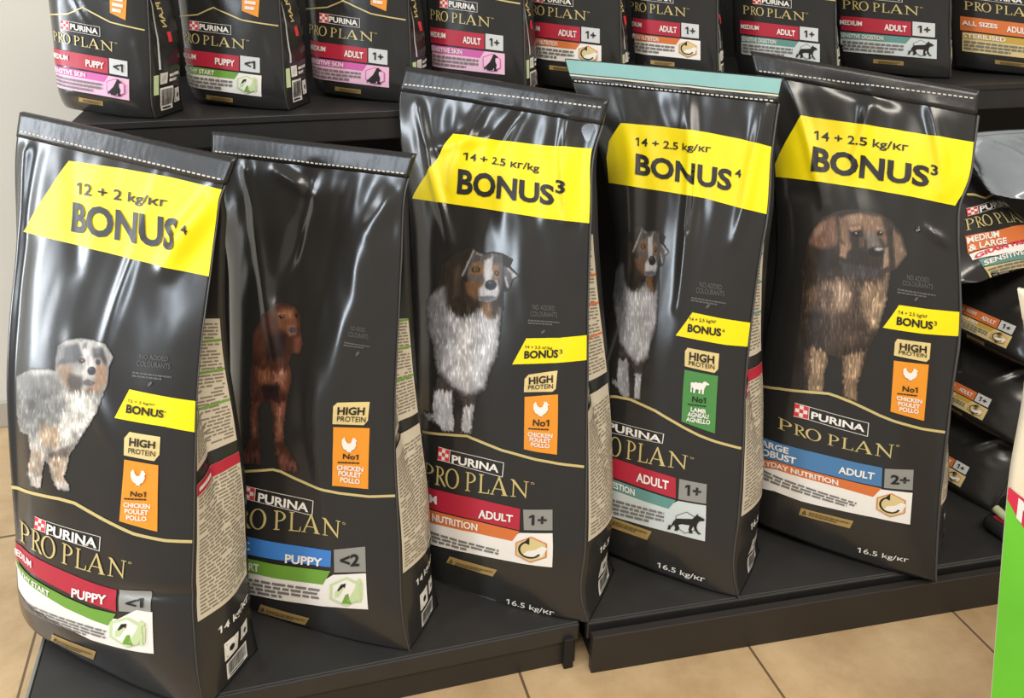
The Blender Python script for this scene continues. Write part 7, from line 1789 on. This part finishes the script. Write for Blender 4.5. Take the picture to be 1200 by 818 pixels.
# ---------------------------------------------------------------- small bags on the upper shelf
SMALL = {
 '1': 'small dog food bag at the left end of upper shelf, pink skin label reading PUPPY',
 '2': 'small dog food bag with green label reading PUPPY on upper shelf',
 '3': 'small pink-label ADULT bag beside the green-label puppy bag on upper shelf',
 '4': 'small pink-label ADULT bag behind the top of the white-chested dog bag',
 '5': 'small orange-label ADULT bag on upper shelf next to the pink-label bags',
 '6': 'small orange-label ADULT bag behind the teal-topped big bag, next to the teal-label bags',
 '7': 'small teal-label ADULT bag next to the orange-label bags, partly hidden by a bag top',
 '8': 'small teal-label ADULT bag with running dog emblem in full view on upper shelf',
 '9': 'small bag with orange ALL SIZES band at the right end of upper shelf'}
for k in '123456789':
    B = DATA['small'][k]
    root = place(B, 'small_dog_food_bag')
    tag(root, SMALL[k], 'pet food bag', 'small bags of dog food on the upper shelf')
    front, side, org = bag_axes(B)
    surf = with_normals(front)
    build_body(B, root, 40, 60, 8)
    seal = build_seal(B, root, n=40)
    build_stitching(B, seal, .962, .962, 30)
    build_edge_seal(B, root, w=.004)
    build_parts(B['parts'], surf, .23, .42, root, .008)
    ss = with_normals(side)
    P = Print(ss, B['d'], .42, .01, .0008)
    P.prim(['icon', 'barcode', 0, [(.22, .125), (.62, .125), (.62, .03), (.22, .03)]])
    P.prim(['icon', 'recycle', 0, [(.68, .11), (.90, .11), (.90, .05), (.68, .05)]])
    P.build('barcode_label', root)
    P = Print(ss, B['d'], .42, .01, .0008)
    P.prim(['poly', 'white', 0, [(.22, .185), (.44, .185), (.44, .14), (.22, .14)]])
    P.prim(['poly', 'greenpale', 1, [(.06, .18), (.18, .18), (.18, .10), (.06, .10)]])
    P.prim(['dash', 'white', 0, 2, 6, .9, [(.5, .18), (.9, .18), (.9, .14), (.5, .14)]])
    P.build('side_marks', root)
    P = Print(ss, B['d'], .42, .01, .0008)
    n = 16
    P.add([(.20 + .04*math.sin(i/n*3), .20 + .5*i/n) for i in range(n + 1)] + [(.25 + .05*math.sin(i/n*3), .20 + .5*i/n) for i in range(n + 1)],
          [(i, n + 1 + i, n + 2 + i, i + 1) for i in range(n)], 'pale', 0)
    P.build('side_stripe', root)
    P = Print(ss, B['d'], .42, .01, .0008)
    P.prim(['poly', 'logored', 0, [(.62, .34), (.74, .34), (.74, .30), (.62, .30)]])
    P.prim(['text', 'gold', 0, 'PRO PLAN', .02, [(.56, .55), (.56, .36), (.68, .36), (.68, .55)]])
    P.build('side_logo', root)

# ---------------------------------------------------------------- pile at the right end
X = DATA['extra']
PILE = {'stack0': 'dark bag lying lowest in the pile of three at the right end of base shelf',
        'stack1': 'dark bag lying in the middle of the pile at the right end of base shelf',
        'stack2': 'dark bag lying uppermost of the three, under the orange MEDIUM & LARGE bag'}
for k in ('stack0', 'stack1', 'stack2'):
    B = X[k]; root = place(B, 'lying_dog_food_bag')
    tag(root, PILE[k], 'pet food bag', 'dog food bags lying in a pile')
    front, side, org = bag_axes(B)
    build_body(B, root, 40, 60, 10, t1=.99)
    build_edge_seal(B, root, w=.004, t1=.98)
    build_parts(B['parts'], with_normals(front), .25, .24, root, .008)
B = X['large']; root = place(B, 'lying_dog_food_bag')
tag(root, 'dark bag with orange MEDIUM & LARGE band lying on top of the right pile', 'pet food bag')
front, side, org = bag_axes(B)
build_body(B, root, 50, 70, 10); seal = build_seal(B, root, n=50); build_stitching(B, seal, .962, .962, 34); build_edge_seal(B, root)
build_parts(B['parts'], with_normals(front), .30, .36, root, .010)
B = X['silver']; root = place(B, 'foil_pouch')
tag(root, 'silvery grey foil pouch lying behind the orange MEDIUM & LARGE bag', 'pouch')
build_body(B, root, 40, 60, 8, film='silverfilm'); build_seal(B, root, 'silverfilm', n=40); build_edge_seal(B, root, w=.005)

# ---------------------------------------------------------------- bag standing in the foreground at right
B = X['front']; root = place(B, 'treat_bag')
tag(root, 'lime green and cream bag with crimson swoosh, standing nearest at the right edge', 'pet food bag')
front, side, org = bag_axes(B)
build_body(B, root, 40, 70, 8, film='cream'); build_seal(B, root, 'cream', n=40); build_edge_seal(B, root, w=.003)
build_parts(B['parts'], with_normals(front), .34, .88, root, .012)

# ---------------------------------------------------------------- small pouch with a pale green rolled edge
p = X['pouch']
root = empty('flat_pouch', Vector(p[2]) + Vector((.074, -.050, -.002)), (0, 0, 0.15))
tag(root, 'small flat pouch with pale green edge and pink print beside the pile at right', 'pouch')
bm = bmesh.new()
add_box(bm, (-.10, -.05, .002), (.10, .12, .035), .012)
bm_obj('pouch_body', bm, M['film'], root, True)
bm = bmesh.new(); add_box(bm, (-.088, -.040, .0345), (.088, .105, .0362), .0005)
o = bm_obj('pouch_print', bm, M['crimson'], root)
cu = bpy.data.curves.new('rolled_edge', 'CURVE'); cu.dimensions = '3D'; cu.bevel_depth = .0085; cu.bevel_resolution = 3
sp = cu.splines.new('POLY'); pts = [(-.115, -.05, .012), (-.108, -.02, .02), (-.10, .02, .03), (-.085, .06, .045), (-.08, .11, .05)]
sp.points.add(len(pts) - 1)
for q, c in zip(sp.points, pts): q.co = (*c, 1)
o = bpy.data.objects.new('rolled_edge', cu); COL.objects.link(o); cu.materials.append(M['cord']); o.parent = root
me = bpy.data.meshes.new_from_object(o.evaluated_get(bpy.context.evaluated_depsgraph_get()))
bpy.data.objects.remove(o)
o = bpy.data.objects.new('rolled_edge', me); COL.objects.link(o); o.parent = root
